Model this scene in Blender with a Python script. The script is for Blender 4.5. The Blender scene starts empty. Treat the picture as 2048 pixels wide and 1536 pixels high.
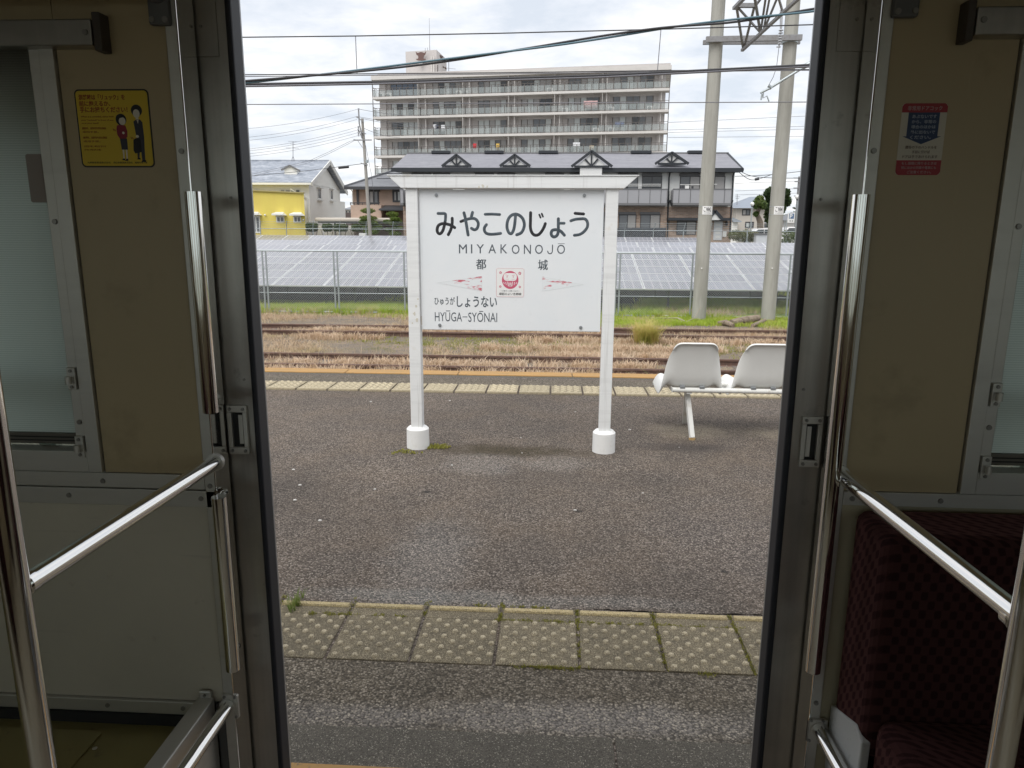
import bpy, math, random
import numpy as np
from mathutils import Vector, Matrix
random.seed(7); rng = np.random.default_rng(7)
S = bpy.context.scene
COL = S.collection
rad = math.radians

# ------------------------------------------------------------------ camera, light, exposure
CAM_H = 1.49
F_PX = 1450.0
PITCH, YAW, ROLL = rad(12.0), rad(3.3), -0.0055
_fw = Vector((-math.sin(YAW)*math.cos(PITCH), math.cos(YAW)*math.cos(PITCH), -math.sin(PITCH)))
_r0 = Vector((math.cos(YAW), math.sin(YAW), 0)); _u0 = _r0.cross(_fw)
_R = _r0*math.cos(ROLL) - _u0*math.sin(ROLL)
_U = _u0*math.cos(ROLL) + _r0*math.sin(ROLL)
cam = bpy.data.cameras.new('camera'); cam_o = bpy.data.objects.new('camera', cam); COL.objects.link(cam_o)
cam_o.matrix_world = Matrix(((_R.x, _U.x, -_fw.x, 0), (_R.y, _U.y, -_fw.y, 0), (_R.z, _U.z, -_fw.z, CAM_H), (0, 0, 0, 1)))
cam.sensor_width = 36; cam.lens = F_PX/2048*36; cam.clip_start = 0.02; cam.clip_end = 4000
S.camera = cam_o

SUN_EL, SUN_AZ = 58.0, 205.0     # degrees; azimuth clockwise from +Y (behind and to the left of the camera)
sd = bpy.data.lights.new('sun', 'SUN'); sd.energy = 1.5; sd.angle = rad(60); sd.color = (1.0, .97, .92)
so = bpy.data.objects.new('sun', sd); COL.objects.link(so)
_sv = Vector((math.sin(rad(SUN_AZ))*math.cos(rad(SUN_EL)), math.cos(rad(SUN_AZ))*math.cos(rad(SUN_EL)), math.sin(rad(SUN_EL))))
so.rotation_euler = _sv.to_track_quat('Z', 'Y').to_euler()

W = bpy.data.worlds.new('World'); S.world = W; W.use_nodes = True
nt = W.node_tree; nt.nodes.clear()
def N(t, **k):
    n = nt.nodes.new(t)
    for a, b in k.items(): setattr(n, a, b)
    return n
L = nt.links.new
sky = N('ShaderNodeTexSky', sky_type='NISHITA', sun_disc=False); sky.sun_elevation = rad(SUN_EL); sky.sun_rotation = rad(SUN_AZ)
tc = N('ShaderNodeTexCoord'); sep = N('ShaderNodeSeparateXYZ'); L(tc.outputs['Generated'], sep.inputs[0])
zc = N('ShaderNodeMath', operation='MAXIMUM'); zc.inputs[1].default_value = 0.0; L(sep.outputs[2], zc.inputs[0])
za = N('ShaderNodeMath', operation='ADD'); za.inputs[1].default_value = .10; L(zc.outputs[0], za.inputs[0])
dx = N('ShaderNodeMath', operation='DIVIDE'); L(sep.outputs[0], dx.inputs[0]); L(za.outputs[0], dx.inputs[1])
dy = N('ShaderNodeMath', operation='DIVIDE'); L(sep.outputs[1], dy.inputs[0]); L(za.outputs[0], dy.inputs[1])
cb = N('ShaderNodeCombineXYZ'); L(dx.outputs[0], cb.inputs[0]); L(dy.outputs[0], cb.inputs[1])
n1 = N('ShaderNodeTexNoise'); n1.inputs['Scale'].default_value = 2.1; n1.inputs['Detail'].default_value = 10; n1.inputs['Roughness'].default_value = .60; n1.inputs['Distortion'].default_value = .25
L(cb.outputs[0], n1.inputs['Vector'])
ramp = N('ShaderNodeValToRGB'); L(n1.outputs[0], ramp.inputs[0])
cr = ramp.color_ramp; cr.elements[0].position = .34; cr.elements[0].color = (.63, .675, .74, 1); cr.elements[1].position = .66; cr.elements[1].color = (1.02, 1.0, .98, 1)
e = cr.elements.new(.44); e.color = (.72, .75, .80, 1)
e = cr.elements.new(.54); e.color = (.82, .83, .85, 1)
# clear gaps let a little of the physical sky through the cloud deck
mixs = N('ShaderNodeMix', data_type='RGBA', blend_type='MIX'); mixs.inputs[0].default_value = .12
sk2 = N('ShaderNodeMix', data_type='RGBA', blend_type='MULTIPLY'); sk2.inputs[0].default_value = 1; sk2.inputs['B'].default_value = (.10, .10, .10, 1)
L(sky.outputs[0], sk2.inputs['A']); L(ramp.outputs[0], mixs.inputs['A']); L(sk2.outputs['Result'], mixs.inputs['B'])
bg = N('ShaderNodeBackground'); bg.inputs[1].default_value = 0.65; L(mixs.outputs['Result'], bg.inputs[0])
out = N('ShaderNodeOutputWorld'); L(bg.outputs[0], out.inputs[0])
S.view_settings.view_transform = 'Standard'; S.view_settings.look = 'None'; S.view_settings.exposure = 1.0; S.view_settings.gamma = 1.0
S.view_settings.use_curve_mapping = False
S.cycles.max_bounces = 10; S.cycles.diffuse_bounces = 5; S.cycles.glossy_bounces = 4; S.cycles.transparent_max_bounces = 12

# ------------------------------------------------------------------ helpers
def _ray(x, y):
    return (_fw*F_PX + _R*(x-1024) - _U*(y-768))
def at(x, y, Y):
    """world point on the upright plane at distance Y that the photograph shows at pixel x, y"""
    d = _ray(x, y); t = Y/d.y
    return Vector((d.x*t, Y, CAM_H + d.z*t))
def atz(x, y, Z):
    d = _ray(x, y); t = (Z-CAM_H)/d.z
    return Vector((d.x*t, d.y*t, Z))

class MB:
    def __init__(s): s.v = []; s.f = []; s.sm = []
    def add(s, vs, fs, smooth=False):
        b = len(s.v); s.v += [tuple(p) for p in vs]; s.f += [tuple(i+b for i in f) for f in fs]; s.sm += [smooth]*len(fs); return s
    def box(s, x0, x1, y0, y1, z0, z1):
        if x0 > x1: x0, x1 = x1, x0
        if y0 > y1: y0, y1 = y1, y0
        if z0 > z1: z0, z1 = z1, z0
        return s.add([(x0,y0,z0),(x1,y0,z0),(x1,y1,z0),(x0,y1,z0),(x0,y0,z1),(x1,y0,z1),(x1,y1,z1),(x0,y1,z1)],
                     [(0,3,2,1),(4,5,6,7),(0,1,5,4),(1,2,6,5),(2,3,7,6),(3,0,4,7)])
    def hexa(s, p):   # 4 bottom ccw + 4 top ccw
        return s.add(p, [(0,3,2,1),(4,5,6,7),(0,1,5,4),(1,2,6,5),(2,3,7,6),(3,0,4,7)])
    def bar(s, a, b, w, h=None, up=(0,0,1)):   # square bar between two points
        a, b = Vector(a), Vector(b); h = h or w; d = (b-a).normalized(); u = Vector(up)
        if abs(d.dot(u)) > .98: u = Vector((0,1,0))
        r = d.cross(u).normalized()*(w/2); t = r.cross(d).normalized()*(h/2)
        return s.hexa([a-r-t, a+r-t, b+r-t, b-r-t, a-r+t, a+r+t, b+r+t, b-r+t])
    def cyl(s, a, b, r0, r1=None, n=12, caps=True, smooth=True):
        a, b = Vector(a), Vector(b); r1 = r0 if r1 is None else r1; d = (b-a).normalized()
        u = Vector((0,0,1)) if abs(d.z) < .9 else Vector((1,0,0))
        r = d.cross(u).normalized(); t = d.cross(r)
        vs = []
        for p, q in ((a, r0), (b, r1)):
            for i in range(n):
                an = 2*math.pi*i/n; vs.append(p + r*(q*math.cos(an)) + t*(q*math.sin(an)))
        s.add(vs, [(i, n+i, n+(i+1) % n, (i+1) % n) for i in range(n)], smooth)
        if caps: s.add(vs, [tuple(range(n)), tuple(range(2*n-1, n-1, -1))])
        return s
    def tube(s, pts, r, n=6, smooth=True, caps=True):
        pts = [Vector(p) for p in pts]; rs = r if isinstance(r, (list, tuple)) else [r]*len(pts); vs = []
        pu = None
        for i, p in enumerate(pts):
            d = (pts[min(i+1, len(pts)-1)] - pts[max(i-1, 0)]).normalized()
            if pu is None: pu = Vector((0,0,1)) if abs(d.z) < .9 else Vector((0,1,0))
            rr = d.cross(pu).normalized(); pu = rr.cross(d).normalized()
            for k in range(n):
                an = 2*math.pi*k/n; vs.append(p + rr*(rs[i]*math.cos(an)) + pu*(rs[i]*math.sin(an)))
        m = len(pts)
        s.add(vs, [(i*n+k, i*n+(k+1) % n, (i+1)*n+(k+1) % n, (i+1)*n+k) for i in range(m-1) for k in range(n)], smooth)
        if caps: s.add(vs, [tuple(range(n-1, -1, -1)), tuple(range((m-1)*n, m*n))])
        return s
    def prism(s, poly, axis, a, b):
        """polygon extruded along axis x, y or z; poly gives the two other coordinates in order"""
        def P(p, t): return {'x': (t, p[0], p[1]), 'y': (p[0], t, p[1]), 'z': (p[0], p[1], t)}[axis]
        n = len(poly); vs = [P(p, a) for p in poly] + [P(p, b) for p in poly]
        return s.add(vs, [tuple(range(n)), tuple(range(2*n-1, n-1, -1))] + [(i, n+i, n+(i+1) % n, (i+1) % n) for i in range(n)])
    def ball(s, c, rx, ry=None, rz=None, n=12, m=8):
        ry = ry or rx; rz = rz or rx; c = Vector(c); vs = [c+Vector((0,0,rz))]
        for i in range(1, m):
            ph = math.pi*i/m
            for k in range(n):
                an = 2*math.pi*k/n; vs.append(c+Vector((rx*math.sin(ph)*math.cos(an), ry*math.sin(ph)*math.sin(an), rz*math.cos(ph))))
        vs.append(c-Vector((0,0,rz))); l = len(vs)-1
        fs = [(0, 1+k, 1+(k+1) % n) for k in range(n)]
        for i in range(m-2):
            for k in range(n): fs.append((1+i*n+k, 1+(i+1)*n+k, 1+(i+1)*n+(k+1) % n, 1+i*n+(k+1) % n))
        fs += [(l, 1+(m-2)*n+(k+1) % n, 1+(m-2)*n+k) for k in range(n)]
        return s.add(vs, fs, True)
    def build(s, name, mat, parent=None, bevel=0, seg=2, kind=None, recalc=True):
        me = bpy.data.meshes.new(name); me.from_pydata(s.v, [], s.f)
        me.polygons.foreach_set('use_smooth', s.sm)
        if recalc:
            import bmesh
            bm = bmesh.new(); bm.from_mesh(me); bmesh.ops.recalc_face_normals(bm, faces=bm.faces); bm.to_mesh(me); bm.free()
        me.update()
        o = put(name, me, mat, parent)
        if bevel:
            m = o.modifiers.new('bevel', 'BEVEL'); m.width = bevel; m.segments = seg; m.limit_method = 'ANGLE'; m.angle_limit = rad(35)
        if kind: o['kind'] = kind
        return o

def put(name, me, mat=None, parent=None, loc=None, rot=None):
    o = bpy.data.objects.new(name, me)
    if mat is not None and not me.materials: me.materials.append(mat)
    COL.objects.link(o)
    if loc is not None: o.location = loc
    if rot is not None: o.rotation_euler = rot
    if parent is not None:
        o.parent = parent
        o.matrix_parent_inverse = Matrix.Translation(-_worldloc(parent))
    return o
def _worldloc(p):
    v = Vector(p.location)
    # parts are built in world coordinates: a part's own origin stays at the world origin
    if p.type != 'EMPTY': v = Vector((0, 0, 0)) if p.parent else v
    return v
def tag(o, label, cat, group=None):
    o['label'] = label; o['category'] = cat
    if group: o['group'] = group
    return o
def thing(name, label, cat, loc=(0,0,0), group=None):
    o = bpy.data.objects.new(name, None); COL.objects.link(o); o.location = loc; o.empty_display_size = .1
    return tag(o, label, cat, group)
def struct(o): o['kind'] = 'structure'; return o
def stuff_mesh(name, V, Fa, mat, parent=None, colors=None, smooth=False):
    """big triangle/quad soups from numpy arrays; Fa has shape (n, k)"""
    me = bpy.data.meshes.new(name); nf, k = Fa.shape
    me.vertices.add(len(V)); me.vertices.foreach_set('co', np.asarray(V, np.float32).ravel())
    me.loops.add(nf*k); me.loops.foreach_set('vertex_index', Fa.astype(np.int32).ravel())
    me.polygons.add(nf); me.polygons.foreach_set('loop_start', np.arange(0, nf*k, k, dtype=np.int32)); me.polygons.foreach_set('loop_total', np.full(nf, k, np.int32))
    if smooth: me.polygons.foreach_set('use_smooth', np.ones(nf, bool))
    me.update(calc_edges=True)
    o = put(name, me, mat, parent); return o

# ------------------------------------------------------------------ materials
def M(name, col, rough=.6, metal=0.0, var=None, bump=None, spec=None, ior=None, streak=None, coat=0, var_obj=0):
    """var=(scale, other colour, lo, hi): patches of a second colour; bump=(scale, strength, distance); streak=(colour, amount): upright run-off stains"""
    m = bpy.data.materials.new(name); m.use_nodes = True; t = m.node_tree; b = t.nodes['Principled BSDF']
    b.inputs['Base Color'].default_value = (*col, 1); b.inputs['Roughness'].default_value = rough; b.inputs['Metallic'].default_value = metal
    if spec is not None: b.inputs['Specular IOR Level'].default_value = spec
    if ior: b.inputs['IOR'].default_value = ior
    if coat: b.inputs['Coat Weight'].default_value = coat; b.inputs['Coat Roughness'].default_value = .06
    co = t.nodes.new('ShaderNodeTexCoord'); cur = None
    def mix(fac, a, bcol):
        x = t.nodes.new('ShaderNodeMix'); x.data_type = 'RGBA'
        t.links.new(fac, x.inputs[0])
        if a is None: x.inputs['A'].default_value = (*col, 1)
        else: t.links.new(a, x.inputs['A'])
        if isinstance(bcol, tuple): x.inputs['B'].default_value = (*bcol, 1)
        else: t.links.new(bcol, x.inputs['B'])
        return x.outputs['Result']
    for vv in ([var] if var and not isinstance(var, list) else (var or [])):
        sc, c2, lo, hi = vv[:4]
        n = t.nodes.new('ShaderNodeTexNoise'); n.inputs['Detail'].default_value = 6; n.inputs['Roughness'].default_value = .62
        if isinstance(sc, tuple):
            mp = t.nodes.new('ShaderNodeMapping'); mp.inputs['Scale'].default_value = sc; t.links.new(co.outputs['Object'], mp.inputs[0]); t.links.new(mp.outputs[0], n.inputs['Vector']); n.inputs['Scale'].default_value = 1
        else: n.inputs['Scale'].default_value = sc; t.links.new(co.outputs['Object'], n.inputs['Vector'])
        r = t.nodes.new('ShaderNodeMapRange'); r.inputs[1].default_value = lo; r.inputs[2].default_value = hi; t.links.new(n.outputs[0], r.inputs[0])
        cur = mix(r.outputs[0], cur, c2)
    if var_obj:
        oi = t.nodes.new('ShaderNodeObjectInfo'); r = t.nodes.new('ShaderNodeMapRange'); r.inputs[3].default_value = 1-var_obj; r.inputs[4].default_value = 1+var_obj; t.links.new(oi.outputs['Random'], r.inputs[0])
        hs = t.nodes.new('ShaderNodeHueSaturation'); t.links.new(r.outputs[0], hs.inputs['Value'])
        if cur is None: hs.inputs['Color'].default_value = (*col, 1)
        else: t.links.new(cur, hs.inputs['Color'])
        cur = hs.outputs[0]
    if cur is not None: t.links.new(cur, b.inputs['Base Color'])
    if bump:
        n = t.nodes.new('ShaderNodeTexNoise'); n.inputs['Scale'].default_value = bump[0] if not isinstance(bump[0], tuple) else 1; n.inputs['Detail'].default_value = 5
        if isinstance(bump[0], tuple):
            mp = t.nodes.new('ShaderNodeMapping'); mp.inputs['Scale'].default_value = bump[0]; t.links.new(co.outputs['Object'], mp.inputs[0]); t.links.new(mp.outputs[0], n.inputs['Vector'])
        else: t.links.new(co.outputs['Object'], n.inputs['Vector'])
        bp = t.nodes.new('ShaderNodeBump'); bp.inputs['Strength'].default_value = bump[1]; bp.inputs['Distance'].default_value = bump[2]; t.links.new(n.outputs[0], bp.inputs['Height']); t.links.new(bp.outputs[0], b.inputs['Normal'])
    return m
def nodes(m): return m.node_tree, m.node_tree.nodes['Principled BSDF'], (lambda ty: m.node_tree.nodes.new(ty)), m.node_tree.links.new

def asphalt(name, dark, light, warm, seed=0.0, speck=.5, patches=()):
    """open-graded asphalt: stones of a few millimetres standing in dark binder, worn pale patches"""
    m = M(name, dark, .88, spec=.35); t, b, n, l = nodes(m)
    co = n('ShaderNodeTexCoord'); mp = n('ShaderNodeMapping'); mp.inputs['Location'].default_value = (seed, seed*2, 0); l(co.outputs['Object'], mp.inputs[0])
    wob = n('ShaderNodeTexNoise'); wob.inputs['Scale'].default_value = 85; l(mp.outputs[0], wob.inputs['Vector'])
    wv = n('ShaderNodeVectorMath'); wv.operation = 'SCALE'; wv.inputs[3].default_value = .013; l(wob.outputs['Color'], wv.inputs[0])
    wa = n('ShaderNodeVectorMath'); wa.operation = 'ADD'; l(mp.outputs[0], wa.inputs[0]); l(wv.outputs[0], wa.inputs[1])
    vo = n('ShaderNodeTexVoronoi'); vo.inputs['Scale'].default_value = 125; l(wa.outputs[0], vo.inputs['Vector'])
    sepc = n('ShaderNodeSeparateColor'); l(vo.outputs['Color'], sepc.inputs[0])
    stone = n('ShaderNodeMapRange'); stone.inputs[1].default_value = .75; stone.inputs[2].default_value = .2; stone.inputs[3].default_value = 0; stone.inputs[4].default_value = 1; l(vo.outputs['Distance'], stone.inputs[0])
    pick = n('ShaderNodeMapRange'); pick.inputs[1].default_value = .35; pick.inputs[2].default_value = 1.0; l(sepc.outputs[0], pick.inputs[0])
    amt = n('ShaderNodeMath'); amt.operation = 'MULTIPLY'; l(stone.outputs[0], amt.inputs[0]); l(pick.outputs[0], amt.inputs[1])
    # wear: large patches where the binder has gone and the stones are bare
    w = n('ShaderNodeTexNoise'); w.inputs['Scale'].default_value = 1.3; w.inputs['Detail'].default_value = 5; l(mp.outputs[0], w.inputs['Vector'])
    wr = n('ShaderNodeMapRange'); wr.inputs[1].default_value = .35; wr.inputs[2].default_value = .72; wr.inputs[3].default_value = speck*.7; wr.inputs[4].default_value = min(1, speck*1.6); l(w.outputs[0], wr.inputs[0])
    a2 = n('ShaderNodeMath'); a2.operation = 'MULTIPLY'; l(amt.outputs[0], a2.inputs[0]); l(wr.outputs[0], a2.inputs[1])
    w2 = n('ShaderNodeTexNoise'); w2.inputs['Scale'].default_value = 2.7; w2.inputs['Detail'].default_value = 4; l(mp.outputs[0], w2.inputs['Vector'])
    w2r = n('ShaderNodeMapRange'); w2r.inputs[1].default_value = .4; w2r.inputs[2].default_value = .7; l(w2.outputs[0], w2r.inputs[0])
    base = n('ShaderNodeMix'); base.data_type = 'RGBA'; base.inputs['A'].default_value = (*dark, 1); base.inputs['B'].default_value = (*warm, 1); l(w2r.outputs[0], base.inputs[0])
    bcol = base.outputs['Result']; wsum = wr.outputs[0]
    rn = n('ShaderNodeTexNoise'); rn.inputs['Scale'].default_value = 7; rn.inputs['Detail'].default_value = 8; rn.inputs['Roughness'].default_value = .7; l(co.outputs['Object'], rn.inputs['Vector'])
    for cx, cy, hx, hy, add, stain, dens in patches:      # worn or damp places: ragged ellipses on the ground
        gr = n('ShaderNodeTexGradient'); gr.gradient_type = 'SPHERICAL'; m2 = n('ShaderNodeMapping')
        m2.inputs['Location'].default_value = (-cx/hx, -cy/hy, 0); m2.inputs['Scale'].default_value = (1/hx, 1/hy, 0); l(co.outputs['Object'], m2.inputs[0]); l(m2.outputs[0], gr.inputs[0])
        s1 = n('ShaderNodeMath'); s1.operation = 'MULTIPLY_ADD'; l(rn.outputs[0], s1.inputs[0]); s1.inputs[1].default_value = 1.3; l(gr.outputs[0], s1.inputs[2])
        r1 = n('ShaderNodeMapRange'); r1.interpolation_type = 'SMOOTHSTEP'; r1.inputs[1].default_value = .70; r1.inputs[2].default_value = 1.45; l(s1.outputs[0], r1.inputs[0])
        g0 = n('ShaderNodeMath'); g0.operation = 'GREATER_THAN'; g0.inputs[1].default_value = .002; l(gr.outputs[0], g0.inputs[0])
        gm = n('ShaderNodeMapRange'); gm.inputs[1].default_value = 0; gm.inputs[2].default_value = .25; l(gr.outputs[0], gm.inputs[0])
        r2 = n('ShaderNodeMath'); r2.operation = 'MULTIPLY'; l(r1.outputs[0], r2.inputs[0]); l(gm.outputs[0], r2.inputs[1])
        if add:
            s2 = n('ShaderNodeMath'); s2.operation = 'MULTIPLY_ADD'; l(r2.outputs[0], s2.inputs[0]); s2.inputs[1].default_value = add; l(wsum, s2.inputs[2]); wsum = s2.outputs[0]
        if stain:
            fm = n('ShaderNodeMath'); fm.operation = 'MULTIPLY'; fm.inputs[1].default_value = dens; l(r2.outputs[0], fm.inputs[0])
            bm_ = n('ShaderNodeMix'); bm_.data_type = 'RGBA'; l(fm.outputs[0], bm_.inputs[0]); l(bcol, bm_.inputs['A']); bm_.inputs['B'].default_value = (*stain, 1); bcol = bm_.outputs['Result']
    cl = n('ShaderNodeMath'); cl.operation = 'MINIMUM'; cl.inputs[1].default_value = 1.0; cl.use_clamp = True; l(wsum, cl.inputs[0])
    l(cl.outputs[0], a2.inputs[1])
    gap = n('ShaderNodeMapRange'); gap.inputs[1].default_value = .0; gap.inputs[2].default_value = .55; gap.inputs[3].default_value = .42; gap.inputs[4].default_value = 1.0; l(stone.outputs[0], gap.inputs[0])
    gh = n('ShaderNodeHueSaturation'); l(gap.outputs[0], gh.inputs['Value']); l(bcol, gh.inputs['Color']); bcol = gh.outputs[0]
    mx = n('ShaderNodeMix'); mx.data_type = 'RGBA'; l(a2.outputs[0], mx.inputs[0]); l(bcol, mx.inputs['A']); mx.inputs['B'].default_value = (*light, 1)
    l(mx.outputs['Result'], b.inputs['Base Color'])
    bp = n('ShaderNodeBump'); bp.inputs['Strength'].default_value = .9; bp.inputs['Distance'].default_value = .006
    hb = n('ShaderNodeMath'); hb.operation = 'MULTIPLY'; hm = n('ShaderNodeMapRange'); hm.inputs[3].default_value = .35; l(sepc.outputs[1], hm.inputs[0]); l(stone.outputs[0], hb.inputs[0]); l(hm.outputs[0], hb.inputs[1]); l(hb.outputs[0], bp.inputs['Height'])
    l(bp.outputs[0], b.inputs['Normal'])
    return m

m_asphalt = asphalt('asphalt', (.112, .091, .075), (.47, .405, .35), (.146, .113, .086), 0, .75, patches=[(-.28, 4.79, .82, .21, -.6, (.070, .053, .030), 1.0), (-.45, 4.48, .42, .30, .5, (.19, .18, .17), .5), (.05, 4.52, .30, .25, .45, (.18, .165, .15), .5), (1.05, 5.40, .42, .30, -.3, (.34, .29, .22), .85), (1.85, 5.38, .62, .26, -.3, (.34, .29, .22), .8), (.95, 4.95, .55, .16, -.4, (.06, .052, .05), .6), (-.55, 3.1, .30, .75, .4, (.17, .165, .16), .5), (-.4, 2.73, .95, .10, .5, (.22, .215, .20), .6), (.35, 2.74, .5, .08, .3, (.16, .15, .14), .5), (-1.1, 4.3, .5, .6, .2, None, 0), (.9, 3.4, .6, .8, .15, (.12, .105, .1), .4), (.62, 4.25, .5, .28, -.25, (.072, .060, .052), .6), (-1.5, 3.9, .35, .6, -.2, (.075, .064, .056), .5), (.15, 3.72, .05, .035, -.6, (.035, .03, .027), .9), (-.72, 3.95, .04, .03, -.6, (.03, .027, .025), .9), (.78, 3.05, .035, .026, -.6, (.03, .027, .025), .9)])
m_asphalt_edge = asphalt('asphalt_edge', (.112, .094, .071), (.48, .42, .34), (.146, .120, .088), 3.3, .9, patches=[(.15, 2.0, .9, .13, .6, (.27, .245, .225), .75), (-.6, 1.97, .5, .10, .4, (.22, .20, .185), .6)])
def aggregate(name, base, light, dark, scale=260, lo=.72, hi=.9, grime=None, rough=.92):
    """exposed small aggregate: every grain its own tone, with patches of grime"""
    m = M(name, base, rough); t, b, n, l = nodes(m); co = n('ShaderNodeTexCoord')
    vo = n('ShaderNodeTexVoronoi'); vo.inputs['Scale'].default_value = scale; l(co.outputs['Object'], vo.inputs['Vector'])
    sc = n('ShaderNodeSeparateColor'); l(vo.outputs['Color'], sc.inputs[0])
    col = None
    if grime:
        g = n('ShaderNodeTexNoise'); g.inputs['Scale'].default_value = 11; g.inputs['Detail'].default_value = 7; g.inputs['Roughness'].default_value = .65; l(co.outputs['Object'], g.inputs['Vector'])
        gr = n('ShaderNodeMapRange'); gr.inputs[1].default_value = .40; gr.inputs[2].default_value = .68; l(g.outputs[0], gr.inputs[0])
        m0 = n('ShaderNodeMix'); m0.data_type = 'RGBA'; l(gr.outputs[0], m0.inputs[0]); m0.inputs['A'].default_value = (*base, 1); m0.inputs['B'].default_value = (*grime, 1); col = m0.outputs['Result']
    for k, c2, a_, z_ in ((0, light, lo, hi), (1, dark, .6, .85)):
        r = n('ShaderNodeMapRange'); r.inputs[1].default_value = a_; r.inputs[2].default_value = z_; l(sc.outputs[k], r.inputs[0])
        x = n('ShaderNodeMix'); x.data_type = 'RGBA'; l(r.outputs[0], x.inputs[0]); x.inputs['B'].default_value = (*c2, 1)
        if col is None: x.inputs['A'].default_value = (*base, 1)
        else: l(col, x.inputs['A'])
        col = x.outputs['Result']
    oi = n('ShaderNodeObjectInfo'); r = n('ShaderNodeMapRange'); r.inputs[3].default_value = .86; r.inputs[4].default_value = 1.12; l(oi.outputs['Random'], r.inputs[0])
    hs = n('ShaderNodeHueSaturation'); l(r.outputs[0], hs.inputs['Value']); l(col, hs.inputs['Color']); l(hs.outputs[0], b.inputs['Base Color'])
    bp = n('ShaderNodeBump'); bp.inputs['Strength'].default_value = .7; bp.inputs['Distance'].default_value = .003; l(vo.outputs['Distance'], bp.inputs['Height']); bp.invert = True; l(bp.outputs[0], b.inputs['Normal'])
    return m
def leafy(name, col, var=None, trans=.45, rough=.6):
    """thin leaves and blades: part of the light passes through"""
    m = M(name, col, rough, var=var); t, b, n, l = nodes(m); o = t.nodes['Material Output']
    tr = n('ShaderNodeBsdfTranslucent'); mx = n('ShaderNodeMixShader'); mx.inputs[0].default_value = trans
    src = b.inputs['Base Color'].links
    if src: l(src[0].from_socket, tr.inputs[0])
    else: tr.inputs[0].default_value = (*col, 1)
    l(b.outputs[0], mx.inputs[1]); l(tr.outputs[0], mx.inputs[2]); l(mx.outputs[0], o.inputs[0]); return m
m_coping = aggregate('coping_concrete', (.115, .102, .082), (.33, .30, .25), (.062, .055, .045), 330, .84, 1.0, (.085, .077, .062))
m_tile_yellow = aggregate('tactile_tile', (.205, .172, .112), (.46, .39, .27), (.08, .067, .048), 430, .72, .98, (.135, .115, .080))
m_dot = aggregate('tactile_dot', (.50, .43, .30), (.68, .60, .45), (.20, .165, .115), 520, .5, .9, (.40, .34, .23))
m_bar = aggregate('tactile_bar', (.50, .40, .21), (.66, .56, .34), (.25, .20, .12), 420, .5, .9, (.40, .32, .18))
m_tile_far = aggregate('far_tactile_tile', (.36, .305, .20), (.52, .45, .31), (.19, .16, .12), 330, .5, .9, (.29, .25, .17))
m_dot_far = aggregate('far_tactile_dot', (.53, .46, .32), (.64, .56, .41), (.36, .31, .22), 420, .5, .9)
m_orange = M('orange_edge_paint', (.43, .245, .085), .85, var=[((3, 30, 30), (.33, .21, .09), .42, .66), (60, (.20, .155, .10), .55, .72)], bump=(120, .5, .003))
m_moss = leafy('moss', (.25, .25, .04), var=[(60, (.38, .35, .09), .4, .65)], trans=.3)
m_white_paint = M('white_sign_paint', (.79, .80, .80), .45, var=[((2.2, 2.2, 30), (.68, .69, .69), .48, .75), ((45, 45, 1.2), (.58, .58, .57), .57, .74), (5, (.70, .68, .63), .62, .72), (22, (.52, .47, .40), .70, .76)], bump=((40, 40, 8), .12, .003))
m_board = M('white_sign_board', (.77, .80, .825), .3, var=[(2.5, (.81, .825, .84), .4, .7), (30, (.74, .765, .785), .6, .8)], bump=(9, .04, .004))
m_text = M('sign_lettering_grey', (.055, .072, .088), .5, var=[(20, (.10, .125, .145), .45, .7)])
m_text_dark = M('sign_lettering_dark', (.018, .018, .022), .5)
m_rust_run = M('rust_stain', (.40, .27, .12), .8)
m_bolt = M('bolt_steel', (.38, .40, .42), .4, .7)
m_pink = M('sticker_pink', (.55, .10, .17), .6)
m_paper = M('sticker_white', (.80, .80, .79), .5)
m_seat = M('white_plastic', (.74, .74, .72), .38, var=[(4, (.68, .68, .655), .4, .8)], bump=(400, .04, .001))
m_white_steel = M('white_painted_steel', (.72, .72, .69), .5, var=[(14, (.55, .52, .46), .58, .75)])
m_rail = M('rusty_rail', (.10, .060, .048), .75, var=[(14, (.17, .095, .068), .4, .7), (90, (.06, .038, .032), .6, .75)], bump=(60, .4, .004))
m_sleeper = M('weathered_sleeper', (.12, .10, .085), .9, var=[((3, 30, 30), (.2, .17, .14), .4, .7)])
m_galv = M('galvanised_steel', (.42, .46, .47), .42, .55, var=[(40, (.34, .38, .39), .4, .7)])
m_concrete_pole = M('spun_concrete', (.36, .355, .32), .85, var=[((5, 5, .7), (.26, .255, .225), .42, .72), ((30, 30, 1.2), (.44, .435, .40), .55, .8)], bump=(60, .3, .004))
m_steel_grey = M('weathered_steel', (.27, .27, .275), .55, .45, var=[(12, (.21, .195, .19), .45, .75)])
m_wire = M('dark_cable', (.035, .035, .04), .6)
m_wire_grey = M('grey_wire', (.18, .18, .20), .5, .2)
m_wire_blue = M('blue_cable', (.085, .16, .20), .45)
m_porcelain = M('insulator_grey', (.40, .41, .43), .25)
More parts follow.
